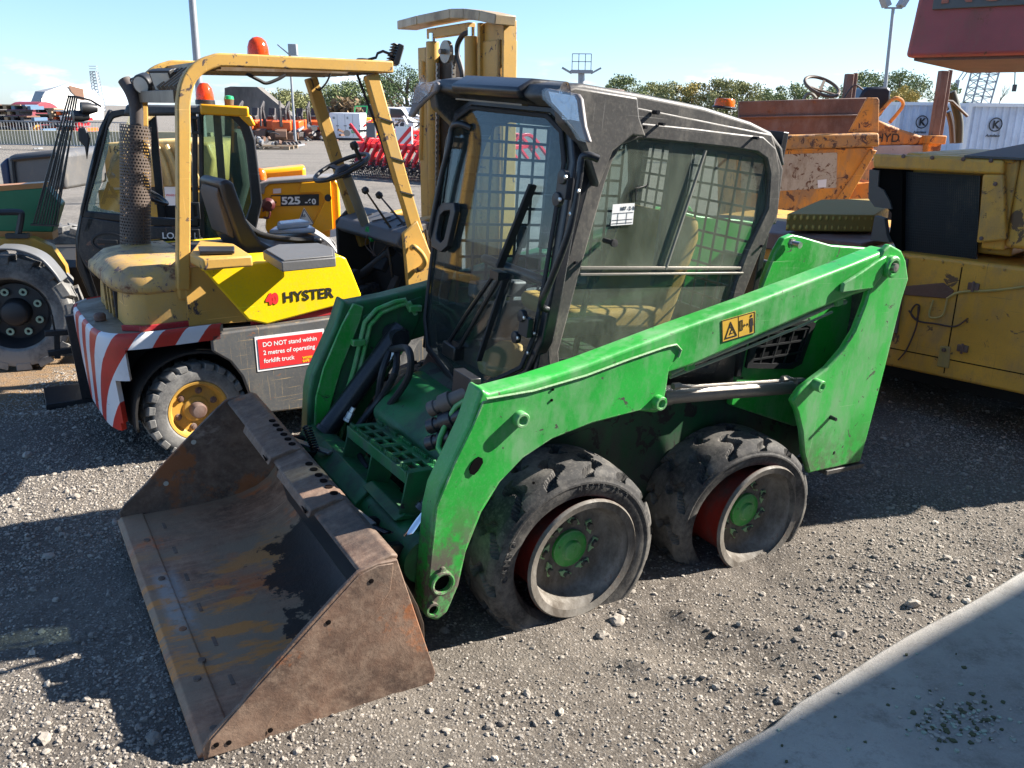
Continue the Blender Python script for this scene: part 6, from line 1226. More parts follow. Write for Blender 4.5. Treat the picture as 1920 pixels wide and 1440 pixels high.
# counterweight of the upper structure, overhead
p0, p1 = CF_.inv(at(1697, 108, 3.55)), CF_.inv(at(1920, 93, 3.2)); 
UWf = at(1697, 108, 6.6); UW2 = at(1925, 92, 6.15); yw = math.degrees(math.atan2(UW2.y-UWf.y, UW2.x-UWf.x)); UF = Frame((UWf.x, UWf.y, 0), yw)
zb = UWf.z; b = B(); b.prism([(0, 0, zb), (2.0, 0, zb), (2.0, 0, zb+.95), (.10, 0, zb+.95), (.05, 0, zb+.6)], (0, 1.1, 0))
cwo = b.build('counterweight', CRRED, CRN, .03, seg=4)
MM = CRN.matrix_world.inverted() if False else CF_.M.inverted() @ UF.M
cwo.matrix_local = MM
b = B(); X0 = UF.y(1749, 20, 0).x; Z0 = UF.y(1749, 18, 0).z; b.box(X0, X0+1.7, -.03, 0, Z0-.002, Z0+.42); fr = b.build('name_frame', plain('grey_cast_frame', (.11, .12, .12), .6), cwo, .003)
b = B(); b.box(X0+.02, X0+1.68, -.045, -.03, Z0+.38, Z0+.41); b.build('frame_lip', plain_cached('frame_lip_grey', (.08, .085, .085), .6), fr)
text('lettering', 'NCK', .34, (X0+.045, -.036, Z0+.045), (1, 0, 0), (0, 0, 1), plain('faded_orange_letters', (.42, .14, .09), .6), fr, .004, .012, sx=.80)
b = B(); b.prism([(.05, .05, zb-.0), (2.0, .05, zb-.0), (2.0, 1.05, zb-.05), (.25, 1.05, zb-.05)], (0, 0, -.02)); b.build('base_plate', RUSTB, cwo)
b = B(); b.box(.45, 1.35, .5, 1.4, top+.05, zb+.1); b.build('slewing_ring', RUSTB, CRN, .03)
b = B()
for px in (1694, 1748, 1806, 1858): b.lathe([(0, 0), (.012, 0), (.010, .008), (0, .010)], CF_.y(px, 293+(px-1694)*.05, -.012), (0, -1, 0), 10)
b.lathe([(0, 0), (.012, 0), (.010, .008), (0, .010)], CF_.y(1866, 345, -.014), (0, -1, 0), 10); b.lathe([(0, 0), (.012, 0), (.010, .008), (0, .010)], CF_.y(1840, 447, -.014), (0, -1, 0), 10); b.build('bolt', RUSTB, CRN)
# ================= site dumper =================
DF = Frame((5.2, 9.6, 0), 0)
DM = thing('site_dumper', 'orange site dumper with scuffed skip, bare steering wheel and black seat, parked behind the crane', 'dumper', DF.M)
def dy(pts, v=0): return [DF.y(x, y, v) for x, y in pts]
b = B(); b.prism(dy([(1385, 190), (1626, 183), (1600, 250), (1385, 256)], .9), (0, .05, 0)); b.build('skip_back', RUSTB, DM, .01)
b = B(); b.beam(DF.y(1385, 220, .88), DF.y(1614, 216, .88), .03, .02); b.build('skip_rib', RUSTB, DM, .006)
b = B(); b.prism(dy([(1592, 247), (1626, 183), (1646, 183), (1649, 188), (1648, 248)], .1), (0, .03, 0)); b.prism([p for p in dy([(1646, 185), (1649, 188), (1648, 248)], .1)] , (0, .8, 0)) if False else None; b.build('side_gusset', ORG, DM, .008)
b = B(); b.prism(dy([(1380, 256), (1649, 249), (1650, 275), (1380, 284)], -.05), (0, .16, 0)); b.build('skip_rim', paint('worn_skip_rim', (.55, .24, .04), rough=.6, dirt=(.30, .20, .12), dirt_amt=.7, chip=(.10, .055, .04), chip_amt=.7, chip_scale=10, rust_amt=.5, rust_scale=7, bump=.6, seed=66, edge=(.35, .26, .18)), DM, .025, seg=3)
b = B(); b.prism(dy([(1380, 283), (1640, 276), (1632, 290), (1558, 390), (1380, 420)], .0), (0, .9, 0)); sk = b.build('skip_front', ORG, DM, .01)
b = B(); b.prism(dy([(1390, 292), (1570, 286), (1568, 352), (1390, 362)], -.004), (0, .006, 0)); b.build('bare_patch', paint('faded_label', (.50, .43, .33), dirt=(.2, .12, .06), dirt_amt=.5, chip=(.14, .06, .03), chip_amt=.6, chip_scale=9, seed=64), sk)
b = B(); b.prism(dy([(1533, 338), (1550, 336), (1549, 351), (1534, 352)], -.008), (0, .004, 0)); b.build('paper_label', WHT, sk)
b = B(); b.prism(dy([(1632, 280), (1645, 282), (1580, 395), (1556, 392), (1600, 330)], -.03), (0, .06, 0)); b.prism(dy([(1606, 345), (1640, 340), (1640, 380), (1590, 385)], .2), (0, .5, 0)); b.build('skip_side', ORG, DM, .01)
b = B(); b.prism(dy([(1640, 222), (1665, 232), (1690, 242), (1735, 256), (1742, 272), (1640, 274)], 1.0), (0, .9, 0)); hd_ = b.build('engine_hood', ORG, DM, .03); text('lettering', 'HYD', .14, DF.y(1640, 266, .985), (1, 0, 0), (0, 0, 1), BLKP, hd_, .001, .001)
b = B(); b.prism(dy([(1640, 273), (1738, 272), (1738, 300), (1640, 300)], .98), (0, .9, 0)); b.build('lower_hood', paint('bleached_blue_white', (.42, .44, .46), dirt=(.3, .2, .12), dirt_amt=.4, rust_amt=.1, seed=65), DM, .01)
for px, w_, y0, yb, v in ((1588, 13, 138, 200, 1.1), (1755, 14, 132, 250, .9)):
    a0, b0 = DF.y(px-w_/2+3, y0, v), DF.y(px-w_/2, yb, v); ww = w_/1605*10.5; b = B(); b.box(b0.x, b0.x+ww, v, v+.10, b0.z-.4, a0.z); b.box(b0.x+ww, b0.x+ww+.05, v+.02, v+.05, b0.z-.4, a0.z+.01); b.build('roll_post', RUSTB, DM, .008)
b = B(); b.box(DF.y(1742, 255, .85).x, DF.y(1772, 255, .85).x, .8, 1.1, DF.y(1742, 270, .85).z, DF.y(1742, 254, .85).z); b.prism(dy([(1740, 270), (1768, 268), (1755, 290), (1738, 300)], .85), (0, .2, 0)); b.build('post_mount', ORG, DM, .01)
b = B(); b.prism(dy([(1608, 190), (1620, 168), (1628, 163), (1664, 162), (1672, 168), (1670, 188), (1655, 215), (1648, 222), (1640, 190)], 1.4), (0, .35, 0)); b.build('seat', plain('glossy_black_seat', (.02, .022, .03), .3), DM, .03)
b = B(); b.tube(smooth_path(dy([(1646, 215), (1664, 195), (1672, 187), (1682, 184), (1692, 190), (1692, 200), (1680, 216), (1668, 230)], 1.35)), .022, 8); b.build('seat_rail', ORG, DM)
c = DF.y(1541, 162, 1.3); n_ = Vector((.20, -.50, .85)).normalized(); a1 = n_.cross(Vector((0, 1, 0))).normalized(); d1 = n_.cross(a1); b = B(); b.tube([c+(a1*math.cos(6.283*i/32)+d1*math.sin(6.283*i/32))*.215 for i in range(32)], .02, 8, closed=True)
for a in (.4, 2.5, 4.4): b.beam(c-n_*.05, c+(a1*math.cos(a)+d1*math.sin(a))*.205, .035, .015, up=n_)
b.tube([c-n_*.05, c-n_*.35], .03, 8); b.build('steering_wheel', plain('olive_brown_wheel', (.10, .07, .045), .5), DM)
b = B(); b.tube(smooth_path(dy([(1506, 190), (1512, 178), (1522, 176), (1530, 184)], 1.2)), .02, 6); b.build('column_hood', plain_cached('khaki_column', (.19, .18, .14), .55), DM)
b = B(); b.tube(smooth_path(dy([(1784, 172), (1792, 200), (1798, 230), (1797, 268)], 1.2)), .05, 10); b.build('exhaust_stack', plain('green_black_pipe', (.04, .045, .03), .6), DM)
b = B(); b.tube(dy([(1764, 188), (1785, 190), (1814, 218)], 1.1), .018, 6); b.tube(smooth_path(dy([(1765, 180), (1775, 160), (1773, 155), (1764, 165), (1768, 190), (1778, 205)], 1.1)), .014, 6); b.prism(dy([(1762, 195), (1772, 185), (1780, 205), (1770, 212)], 1.1), (0, .1, 0)); b.tube(smooth_path(dy([(1582, 185), (1596, 165), (1606, 160), (1618, 168)], 1.0)), .012, 6); b.tube(smooth_path(dy([(1778, 210), (1784, 235), (1786, 268)], 1.15)), .035, 8); b.build('valve_pipes', plain('dark_oily_pipe', (.05, .035, .03), .5), DM)
b = B()
for x, y in ((-.9, .2), (.5, .2), (-.9, 1.7), (.5, 1.7)): b.lathe([(.1, -.15), (.4, -.15), (.45, -.08), (.45, .08), (.4, .15), (.1, .15)], (x, y, .45), Vector((0, 1, 0)), 24)
b.build('tyre', BLKD, DM); b = B(); b.box(-1.0, 1.9, .3, 1.9, .5, DF.y(1640, 300, 1.0).z); b.build('chassis', ORG, DM, .01)
# ================= far yard =================
HZ = lambda px: 204.4-.0105*(px-960)
def base(px, py): return gnd(px, py)
def px_m(px, py): p = gnd(px, py); return (p-CO).dot(_f)/CF
def bf(px, py, yaw=0): p = gnd(px, py); return Frame((p.x, p.y, 0), yaw)
ORM = plain('excavator_orange', (.75, .12, .02), .4); GRYM = plain('far_grey_steel', (.30, .31, .32), .5, .4); DARK = plain('far_dark_steel', (.05, .045, .045), .6); WOOD = plain('pallet_wood', (.30, .22, .14), .8); REDF = plain('harrow_red', (.62, .015, .02), .35); BRN = plain('rusty_brown_far', (.15, .08, .05), .7)
# mini excavators
def excavator():
    t = thing('mini_excavator', 'x', 'excavator', group='mini excavators in a row along the concrete wall')
    b = B(); b.prism([(-.75, -.5, .5), (.55, -.5, .5), (.55, -.5, .95), (.2, -.5, 1.0), (-.6, -.5, 1.05), (-.75, -.5, .9)], (0, 1.0, 0)); b.build('body', ORM, t, .05)
    for s in (-1, 1): b = B(); b.prism([(-.8, s*.5-.12, .1), (-.7, s*.5-.12, .0), (.7, s*.5-.12, 0), (.8, s*.5-.12, .1), (.8, s*.5-.12, .3), (.65, s*.5-.12, .42), (-.65, s*.5-.12, .42), (-.8, s*.5-.12, .3)], (0, .24, 0)); b.build('track', DARK, t, .02)
    b = B(); b.prism([(-.55, -.2, 1.0), (-.2, -.2, 1.0), (-.15, -.2, 1.2), (-.4, -.2, 1.25), (-.5, -.2, 1.65), (-.62, -.2, 1.6)], (0, .4, 0)); b.build('seat', DARK, t, .04)
    b = B(); b.beam((.5, 0, .7), (.75, 0, 1.5), .14, .16); b.beam((.75, 0, 1.5), (.55, 0, 1.95), .12, .14); b.build('boom', DARK, t, .02)
    b = B(); b.beam((.55, 0, 1.95), (1.05, 0, 1.55), .1, .12); b.beam((1.05, 0, 1.55), (1.1, 0, .7), .09, .1); b.tube([(.8, 0, 1.8), (1.05, 0, 1.2)], .05, 6); b.build('dipper_arm', DARK, t, .02)
    b = B(); b.prism([(1.0, -.3, .6), (1.3, -.3, .5), (1.4, -.3, .2), (1.2, -.3, .02), (1.0, -.3, .1), (1.1, -.3, .3)], (0, .6, 0)); b.build('bucket', BRN, t, .02)
    b = B(); b.prism([(.8, -.6, .05), (.9, -.6, .05), (.95, -.6, .4), (.85, -.6, .38)], (0, 1.2, 0)); b.build('dozer_blade', BRN, t, .01)
    b = B()
    for s in (-1, 1): b.tube([(.15, s*.25, .95), (.2, s*.25, 1.35)], .02, 6)
    b.build('lever', DARK, t); return t
ex0 = excavator(); exl = ['leftmost orange mini excavator, half hidden by the telehandler roof', 'second orange mini excavator from the telehandler roof', 'orange mini excavator with tallest grey boom, middle of the row', 'fourth orange mini excavator, boom folded low', 'rightmost orange mini excavator, nearest the white cabinet']
for i, (px, py, yw) in enumerate(((472, 262, 250), (507, 262, 262), (531, 263, 280), (556, 262, 255), (588, 261, 268))):
    e = ex0 if i == 0 else clone(ex0); p = gnd(px, py); e.location = (p.x, p.y, 0); e.rotation_euler = (0, 0, rad(yw)); e.scale = (1.02, 1.02, 1.05); e['label'] = exl[i]
# parts heaps in front of them
rr = random.Random(2)
def heap(px, py, n, sp, name, label, cat, ms, h=.5, ar=1):
    p = gnd(px, py); b = B()
    for i in range(n):
        c = Vector((rr.gauss(0, sp), rr.gauss(0, sp*.5), abs(rr.gauss(0, h*.5)))); d = Vector((rr.uniform(-1, 1), rr.uniform(-1, 1), rr.uniform(-.4, .4))).normalized()
        if rr.random() < .5: b.beam(c-d*rr.uniform(.1, .35)*ar, c+d*rr.uniform(.1, .35)*ar, rr.uniform(.04, .16), rr.uniform(.03, .12), mi=rr.randrange(len(ms)))
        else: b.lathe([(0, -.06), (rr.uniform(.06, .16), -.06), (rr.uniform(.05, .2), .06), (0, .06)], c, d, 10, mi=rr.randrange(len(ms)))
    o = b.build(name, ms, None, smooth=False); o.location = (p.x, p.y, 0); tag(o, label, cat); return o
heap(478, 279, 26, .6, 'scrap_parts', 'heap of rusty machine parts left of the wooden pallet', 'scrap heap', [DARK, BRN, GRYM], .6)
heap(600, 264, 26, .8, 'scrap_parts', 'tangle of dark machine parts beside the white cabinet', 'scrap heap', [DARK, BRN, GRYM], .9)
heap(548, 275, 8, .35, 'digger_bucket_pile', 'two small worn digger buckets lying below the excavators', 'digger buckets', [BRN, GRYM], .35)
def bar_part(px, py, px2, py2):
    a, c = gnd(px, py), gnd(px2, py2); b = B(); b.tube([(a.x, a.y, .12), (c.x, c.y, .12)], .05, 8)
    for k in range(5): q = a.lerp(c, k/4); b.lathe([(0, -.04), (.12, -.04), (.12, .04), (0, .04)], (q.x, q.y, .13), c-a, 12)
    return b
tag(bar_part(535, 277, 562, 275).build('axle_shaft', DARK), 'dark flanged axle shaft lying right of the wooden pallet', 'axle')
def pallet(w=1.2, d=1.0, parent=None):
    b = B()
    for i in range(7): b.box(-w/2, w/2, -d/2+i*d/6.6, -d/2+i*d/6.6+.09, .125, .145)
    for y in (-d/2, -.05, d/2-.1): b.box(-w/2, w/2, y, y+.1, .1, .122); [b.box(x, x+.12, y, y+.1, .02, .098) for x in (-w/2, -.06, w/2-.12)]; b.box(-w/2, w/2, y, y+.1, 0, .018)
    return b
p = gnd(500, 279); o = pallet(2.4, 1.6).build('pallet', WOOD); o.location = p; tag(o, 'flat wooden pallet lying on the yard beyond the steering wheel', 'pallet')
# white battery cabinet
F1 = bf(648, 263, 0); p = F1.p; WC = thing('storage_cabinet', 'large white steel cabinet with green lettering in front of the far concrete wall', 'cabinet', F1.M)
m_ = px_m(648, 263); b = B(); b.box(-28*m_, 29*m_, 0, 2.2, .12, 49*m_); b.build('cabinet_body', WHITEP, WC, .03); b = B(); b.box(-28*m_, 29*m_, .02, 2.1, .0, .12); b.build('plinth', DARK, WC)
b = B()
for i in range(1, 4): b.box((-28+57*i/4)*m_-.01, (-28+57*i/4)*m_+.01, -.006, 0, .2, 46*m_)
for i in range(4):
    for s in (-.18, .18): b.box((-28+57*(i+.5)/4)*m_+s-.04, (-28+57*(i+.5)/4)*m_+s+.04, -.02, 0, 25*m_, 27*m_)
b.box(-22*m_, -18*m_, -.02, 0, 38*m_, 42*m_); b.box(4*m_, 7*m_, -.02, 0, 38*m_, 42*m_); b.build('door_seam', GRYM, WC); text('lettering', 'SIMON', .22, (11*m_, -.02, 13*m_), (1, 0, 0), (0, 0, 1), GREEN_L, WC, .004, .004)
# two concrete push walls
CONW = Mat('stained_concrete_wall'); cc = CONW.mix(CONW.rng(CONW.noise(.7, 7, .7, CONW.vec(scale=(1, 1, .35))), .35, .65), (.075, .068, .060), (.17, .155, .138)); CONW.set('Base Color', cc).set('Roughness', .9)
def wall_px(name, label, pts, Y, d=1.0, mat=None, cat='wall'):
    b = B(); b.prism([at(x, y, Y) for x, y in pts], (0, d, 0)); o = b.build(name, mat or CONW.m, smooth=False); tag(o, label, cat); return o
wall_px('concrete_wall', 'tall dark concrete ramp wall sloping down behind the excavators', [(421, 165), (432, 162), (482, 163), (500, 178), (572, 238), (572, 262), (421, 262)], 56, 1.2)
wall_px('concrete_wall', 'low stained concrete wall behind the white cabinet', [(600, 212), (612, 200), (640, 196), (704, 196), (712, 215), (740, 232), (740, 255), (600, 258)], 62, 1.5)
b = B(); q = at(579, 235, 52); b.box(q.x-.9, q.x+.9, q.y, q.y+1.2, 0, q.z+.2); tag(b.build('water_tank', plain('blue_plastic', (.02, .22, .45), .4), None, .1), 'blue plastic tank behind the rightmost excavator', 'tank')
# yellow machine between cabinet and wall
F1 = bf(684, 261); YD = thing('compact_roller', 'small yellow machine with green cab frame right of the white cabinet', 'roller', F1.M)
b = B(); b.prism([(-.7, 0, .3), (.8, 0, .3), (.95, 0, .8), (.4, 0, 1.2), (-.7, 0, 1.3)], (0, 1.1, 0)); b.build('body', JCBY, YD, .05); b = B(); [b.beam((x, .1, 1.2), (x+.1, .1, 1.85), .05, .05) for x in (-.6, .1)]; b.beam((-.5, .1, 1.85), (.2, .1, 1.85), .06, .06); b.build('canopy_frame', GREEN_L, YD); b = B(); [b.cyl((x, 0, .3), (x, 1.1, .3), .3, 16) for x in (-.5, .6)]; b.build('drum', DARK, YD)
# red tined harrow
HA = Frame((gnd(690, 330).x, gnd(690, 330).y, 0), -38)
HR = thing('harrow', 'bright red rotary hoe harrow with rows of black star wheels and white warning boards', 'harrow', HA.M)
b = B()
for y in (0, .55): b.beam((-.5, y, .80-.0), (4.6, y, .80), .12, .12)
for x in (-.4, .8, 2.0, 3.2, 4.4): b.beam((x, -.1, .84), (x, 1.5, .9), .1, .1)
b.beam((-.5, 1.5, .9), (4.6, 1.5, .9), .12, .12)
for i in range(15): x = -.4+i*.36; rail(b, smooth_path([(x, .3, .86), (x+.05, .6, 1.12), (x+.1, 1.0, 1.18), (x+.1, 1.4, .95), (x+.1, 1.9, .55)], 3), .07, .08, up=(1, 0, 0))
b.beam((-.3, .9, 1.16), (4.5, .9, 1.16), .06, .06); b.build('frame_beam', REDF, HR, .01)
def tine(x, y, par):
    b = B(); rail(b, smooth_path([(x, y+.5, .92), (x, y+.25, .95), (x, y+.05, .80), (x, y-.18, .50), (x, y-.26, .30)], 3), .07, .09, up=(1, 0, 0)); o = b.build('tine_arm', REDF, par, .008); b = B(); b.lathe([(0, -.05), (.04, -.05), (.04, .05), (0, .05)], (x, y-.26, .30), (1, 0, 0), 10); b.build('pivot_bolt', GRYM, o); return o
def star(x, y, par):
    b = B(); c = Vector((x, y, .26)); b.cyl(c-Vector((.03, 0, 0)), c+Vector((.03, 0, 0)), .06, 8)
    for k in range(14): a = 6.283*k/14; d = Vector((0, math.cos(a), math.sin(a))); e = Vector((0, math.cos(a+.3), math.sin(a+.3))); b.tube([c, c+d*.17, c+e*.27], [.012, .012, .006], 4)
    return b.build('star_wheel', DARK, par, smooth=False)
t0 = tine(0, -.1, HR); s0 = star(0, -.38, HR); n_t = 0
for j, yy in enumerate((0, .75)):
    for i in range(18):
        x = -.35+i*.27+(.13 if j else 0)
        if (i or j): c = clone(t0, HR); c.location = (x, yy, 0)
        c = clone(s0, HR) if (i or j) else s0; c.location = (x if (i or j) else 0, yy, 0)
        c = clone(s0, HR); c.location = (x+.09, yy+.22, 0)
b = B(); b.beam((-.4, .3, .84), (-.75, .1, 1.35), .07, .07); b.beam((4.3, .3, .84), (4.3, .1, 1.35), .07, .07); b.build('board_arm', REDF, HR)
def board(c, w_, h_, par, u=Vector((1, 0, 0))):
    b = B(); u = u.normalized(); c = Vector(c); b.prism([c-u*w_/2, c+u*w_/2, c+u*w_/2+Z3*h_, c-u*w_/2+Z3*h_], (0, .03, 0)); o = b.build('warning_board', WHT, par, smooth=False)
    b = B(); q = c-Vector((0, .004, 0)); f_ = lambda a, d: q+u*(-w_/2+w_*a)+Z3*(h_*d)
    for t in (0, .5): b.prism([f_(max(0, t), 0), f_(min(1, t+.25), 0), f_(1, .75-t if t < .7 else 0), f_(1, 1-t)] if t else [f_(0, 0), f_(.25, 0), f_(1, .8), f_(1, 1), f_(.9, 1)], (0, -.003, 0))
    b.build('red_stripes', REDS, o, smooth=False); return o
bd = HA.inv(at(757, 268, 19.0)); board((bd.x, bd.y, HA.inv(at(757, 270, 19.0)).z), .36, .36, HR, u=Vector((1, .6, 0)))
bd = HA.inv(at(690, 256, 21.5)); b = B(); b.box(bd.x-.02, bd.x+.28, bd.y-.03, bd.y+.02, bd.z-.02, bd.z+.32); b.build('board_back', plain_cached('grey_board', (.12, .12, .13), .6), HR); b = B(); b.prism([(bd.x-.02, bd.y, bd.z), (bd.x-.02, bd.y, bd.z+.32), (bd.x-.14, bd.y+.1, bd.z+.32), (bd.x-.14, bd.y+.1, bd.z)], (.005, 0, 0)); b.build('board_face', WHT, HR); b = B(); b.beam((bd.x, bd.y, bd.z), (-.4, .3, .84), .07, .07); b.build('board_arm', REDF, HR)
# implements and vehicles beyond the mast
heap(735, 262, 40, 1.6, 'farm_implement', 'red and black farm implement parked behind the harrow', 'farm implement', [REDF, DARK, GRYM], 1.3, 2)
heap(775, 262, 44, 1.7, 'farm_implement', 'black and yellow implement standing left of the forklift mast', 'farm implement', [JCBY, DARK, WHT], 1.6, 2)
heap(852, 262, 40, 1.5, 'farm_implement', 'red and teal implement seen between the forklift mast and loader cab', 'farm implement', [REDF, plain('teal_paint', (.02, .3, .28), .4), DARK], 1.6, 2)
for i, (px, py) in enumerate(((742, 258), (782, 256))):
    F1 = bf(px, py); V = thing('work_van', ['white flatbed cab parked behind the red harrow', 'white utility vehicle nearest the dark trees, left of the mast'][i], 'van', F1.M); b = B(); b.prism([(-1.2, 0, .4), (1.2, 0, .4), (1.2, 0, 1.0), (.8, 0, 1.2), (.4, 0, 1.8), (-1.2, 0, 1.85)], (0, 1.7, 0)); b.build('body', WHITEP, V, .08); b = B(); b.prism([(.78, -.01, 1.2), (.42, -.01, 1.7), (-.3, -.01, 1.72), (-.3, -.01, 1.2)], (0, .02, 0)); b.build('window', plain_cached('dark_window', (.02, .03, .04), .15), V)
    for x in (-.75, .75): b = B(); b.lathe([(0, -.1), (.36, -.1), (.36, .1), (0, .1)], (x, .1, .36), Y3, 18); b.build('wheel', DARK, V)
# left yard: barriers, pallet racks, red tank, tent, mast
def barrier():
    t = thing('crowd_barrier', 'x', 'barrier', group='crowd barriers at the yard edge'); b = B()
    b.tube(smooth_path([(-1.1, 0, .18), (-1.15, 0, .25), (-1.15, 0, 1.0), (-1.08, 0, 1.1), (1.08, 0, 1.1), (1.15, 0, 1.0), (1.15, 0, .25), (1.1, 0, .18)], 4), .022, 6, closed=True); b.build('rail_frame', GRYM, t)
    b = B(); [b.tube([(x, 0, .2), (x, 0, 1.09)], .009, 5) for x in np.linspace(-1.03, 1.03, 17)]; b.build('upright_bars', GRYM, t)
    b = B(); [b.beam((x, -.3, .05), (x, .3, .05), .04, .03) or b.beam((x, 0, .05), (x, 0, .2), .03, .03, up=(0, 1, 0)) for x in (-.9, .9)]; b.build('feet', GRYM, t); return t
b0_ = barrier()
for i, (px, py) in enumerate(((32, 279.5), (112, 281.5), (192, 283))):
    e = b0_ if i == 0 else clone(b0_); p = gnd(px, py); e.location = (p.x, p.y, 0); e.rotation_euler = (0, 0, rad(-4)); e['label'] = ['galvanised crowd barrier at the left edge of the picture', 'galvanised crowd barrier behind the telehandler windscreen bars', 'galvanised crowd barrier hidden behind the telehandler cab'][i]
def stack(px, py, w_, h_, ms, name, label, cat, seed, lvl=7):
    r2 = random.Random(seed); m = px_m(px, py); p = gnd(px, py); b = B(); W, Hh = w_*m, h_*m
    for k in range(lvl):
        z = Hh*k/lvl; x = -W/2
        while x < W/2:
            l = r2.uniform(.5, 1.4); b.box(x, min(x+l, W/2), 0, 1.2, z+Hh/lvl*.62, z+Hh/lvl*.86, r2.randrange(len(ms)))
            for q in (x+.05, x+l*.5): b.box(q, q+.15, 0, 1.2, z, z+Hh/lvl*.61, r2.randrange(len(ms)))
            if r2.random() < .35: b.box(x+.15, x+l-.1, .3, 1, z, z+Hh/lvl*.5, r2.randrange(len(ms)))
            x += l+.06
    o = b.build(name, ms, None, smooth=False); o.location = (p.x, p.y, 0); tag(o, label, cat); return o
DK2 = plain('dark_cargo', (.05, .05, .055), .6); BLU = plain('blue_cargo', (.08, .14, .22), .6)
stack(18, 268, 80, 70, [WOOD, BRN, DK2, DK2, BLU], 'pallet_stack', 'tall stack of loaded wooden pallets at the left edge of the picture', 'pallet stack', 3, 7)
stack(92, 266, 36, 62, [DK2, GRYM, WOOD, DK2], 'rack', 'dark steel rack of parts right of the maroon tank', 'rack', 5, 6)
stack(118, 266, 46, 58, [REDF, DK2, WHT, ORM], 'pallet_stack', 'mixed red and white goods stacked behind the barred windscreen', 'pallet stack', 8, 6)
heap(86, 268, 10, .3, 'orange_crate_pile', 'small pile of orange crates beside the maroon tank', 'crates', [ORM, plain('amber_crate', (.75, .4, .08), .5)], .9, .6)
F1 = bf(60, 262); b = B(); b.cyl((-.9, 1, .9), (.9, .2, .9), 1.0, 24); o = b.build('fuel_tank', plain('maroon_tank', (.22, .03, .045), .5), None, .02); o.matrix_world = F1.M; tag(o, 'maroon horizontal tank between the pallet stacks', 'tank')
b = B(); q = gnd(30, 271); b.box(q.x-5, q.x+9, q.y, q.y+.4, 0, .62); tag(b.build('kerb_block_wall', plain('pale_yellow_blocks', (.38, .33, .20), .8)), 'low pale yellow block wall behind the crowd barriers', 'wall')
# tent hall
TC_ = plain('tent_fabric', (.78, .76, .70), .7, bump=.3, bs=3); TG = plain('tent_grey', (.24, .25, .26), .7); Yt = 110
b = B(); b.prism([at(x, y, Yt+(x-128)*.09) for x, y in ((78, 230), (78, 185), (86, 173), (128, 157), (172, 171), (188, 195), (188, 230))], (0, 1.0, 0)); tn_ = b.build('tent_front', TC_, smooth=False)
TE = thing('storage_tent', 'white fabric storage hall with open gable on the far left skyline', 'tent'); tn_.parent = TE
b = B(); fr_ = [at(x, y, Yt+1.1+(x-128)*.09) for x, y in ((78, 230), (78, 185), (86, 173), (128, 157), (172, 171), (188, 195), (188, 230))]; bk_ = [at(x, y, Yt+34) for x, y in ((59, 222), (59, 192), (67, 172), (104, 164), (134, 168), (150, 195), (150, 222))]
n = 7; b.v += [tuple(v) for v in fr_+bk_]; b.f += [(i, i+1, n+i+1, n+i) for i in range(6)]; b.m += [0]*6; b.build('tent_roof', TG, TE, solid=.1, smooth=False)
b = B(); b.prism([at(x, y, Yt-.3+(x-128)*.09) for x, y in ((128, 160), (155, 167), (157, 188), (148, 185), (134, 172))], (0, .2, 0)); b.build('gable_opening', BRN, TE, smooth=False)
def lattice(name, label, cat, P0, P1, w0, w1, n, mat, r=.05, top=None):
    b = B(); P0, P1 = Vector(P0), Vector(P1); d = (P1-P0).normalized(); s = d.cross(Vector((0, 1, 0))).normalized(); u = s.cross(d)
    for i in range(n):
        t0_, t1_ = i/n, (i+1)/n; c0, c1 = P0.lerp(P1, t0_), P0.lerp(P1, t1_); a, c = w0+(w1-w0)*t0_, w0+(w1-w0)*t1_
        A = [c0+s*i_*a+u*j_*a for i_, j_ in ((1, 1), (1, -1), (-1, -1), (-1, 1))]; Bq = [c1+s*i_*c+u*j_*c for i_, j_ in ((1, 1), (1, -1), (-1, -1), (-1, 1))]
        for k in range(4): b.beam(A[k], Bq[k], r*2, r*2); b.beam(A[k], Bq[(k+1) % 4], r, r); b.beam(Bq[k], Bq[(k+1) % 4], r, r)
    if top: top(b, P1)
    o = b.build(name, mat, None, smooth=False); tag(o, label, cat); return o
HAZG = plain('hazy_grey_steel', (.30, .33, .36), .7)
q0 = at(189, 215, 230); q1 = at(176, 134, 230); lattice('lattice_tower', 'thin lattice floodlight tower right of the white tent', 'tower', (q0.x, q0.y, 0), q1, 1.0, .7, 14, HAZG, .08, lambda b, p: [b.box(p.x-.9, p.x+.9, p.y-.5, p.y+.5, p.z+k*.6, p.z+k*.6+.08) for k in range(3)])
q0 = at(1868, 60, 150); q1 = at(1812, 262, 150); lattice('crane_boom', 'pale lattice crane boom rising behind the right hand container', 'crane', q1, q0 + (q0-q1)*.25, 1.5, 1.5, 18, HAZG, .10)
b = B(); a0, a1 = at(1796, 150, 160), at(1840, 85, 160); [b.tube([a0+Vector((k*.7, 0, 0)), a1+Vector((k*.7, 0, 0))], .10, 5) for k in (0, 1)]; b.beam(at(1796, 150, 160), at(1786, 200, 160)*1, .5, .5); b.beam(Vector((at(1786, 200, 160).x, 160, 0)), at(1786, 200, 160), .5, .5); tag(b.build('crane_jib', HAZG), 'twin thin crane cables slanting behind the dumper exhaust', 'crane')
b = B(); a0 = at(1908, 20, 60); a1 = at(1902, 165, 60); b.tube([a0, a1], .035, 5); b.obox(a1, (.1, .1, .22)); a2 = at(1915, -60, 60); b.beam(Vector((a2.x+3, 60, 0)), a2, .4, .4); b.beam(a2, a0, .3, .3); tag(b.build('crane_hook_line', DARK), 'crane hook hanging on a cable at the right edge', 'crane hook')
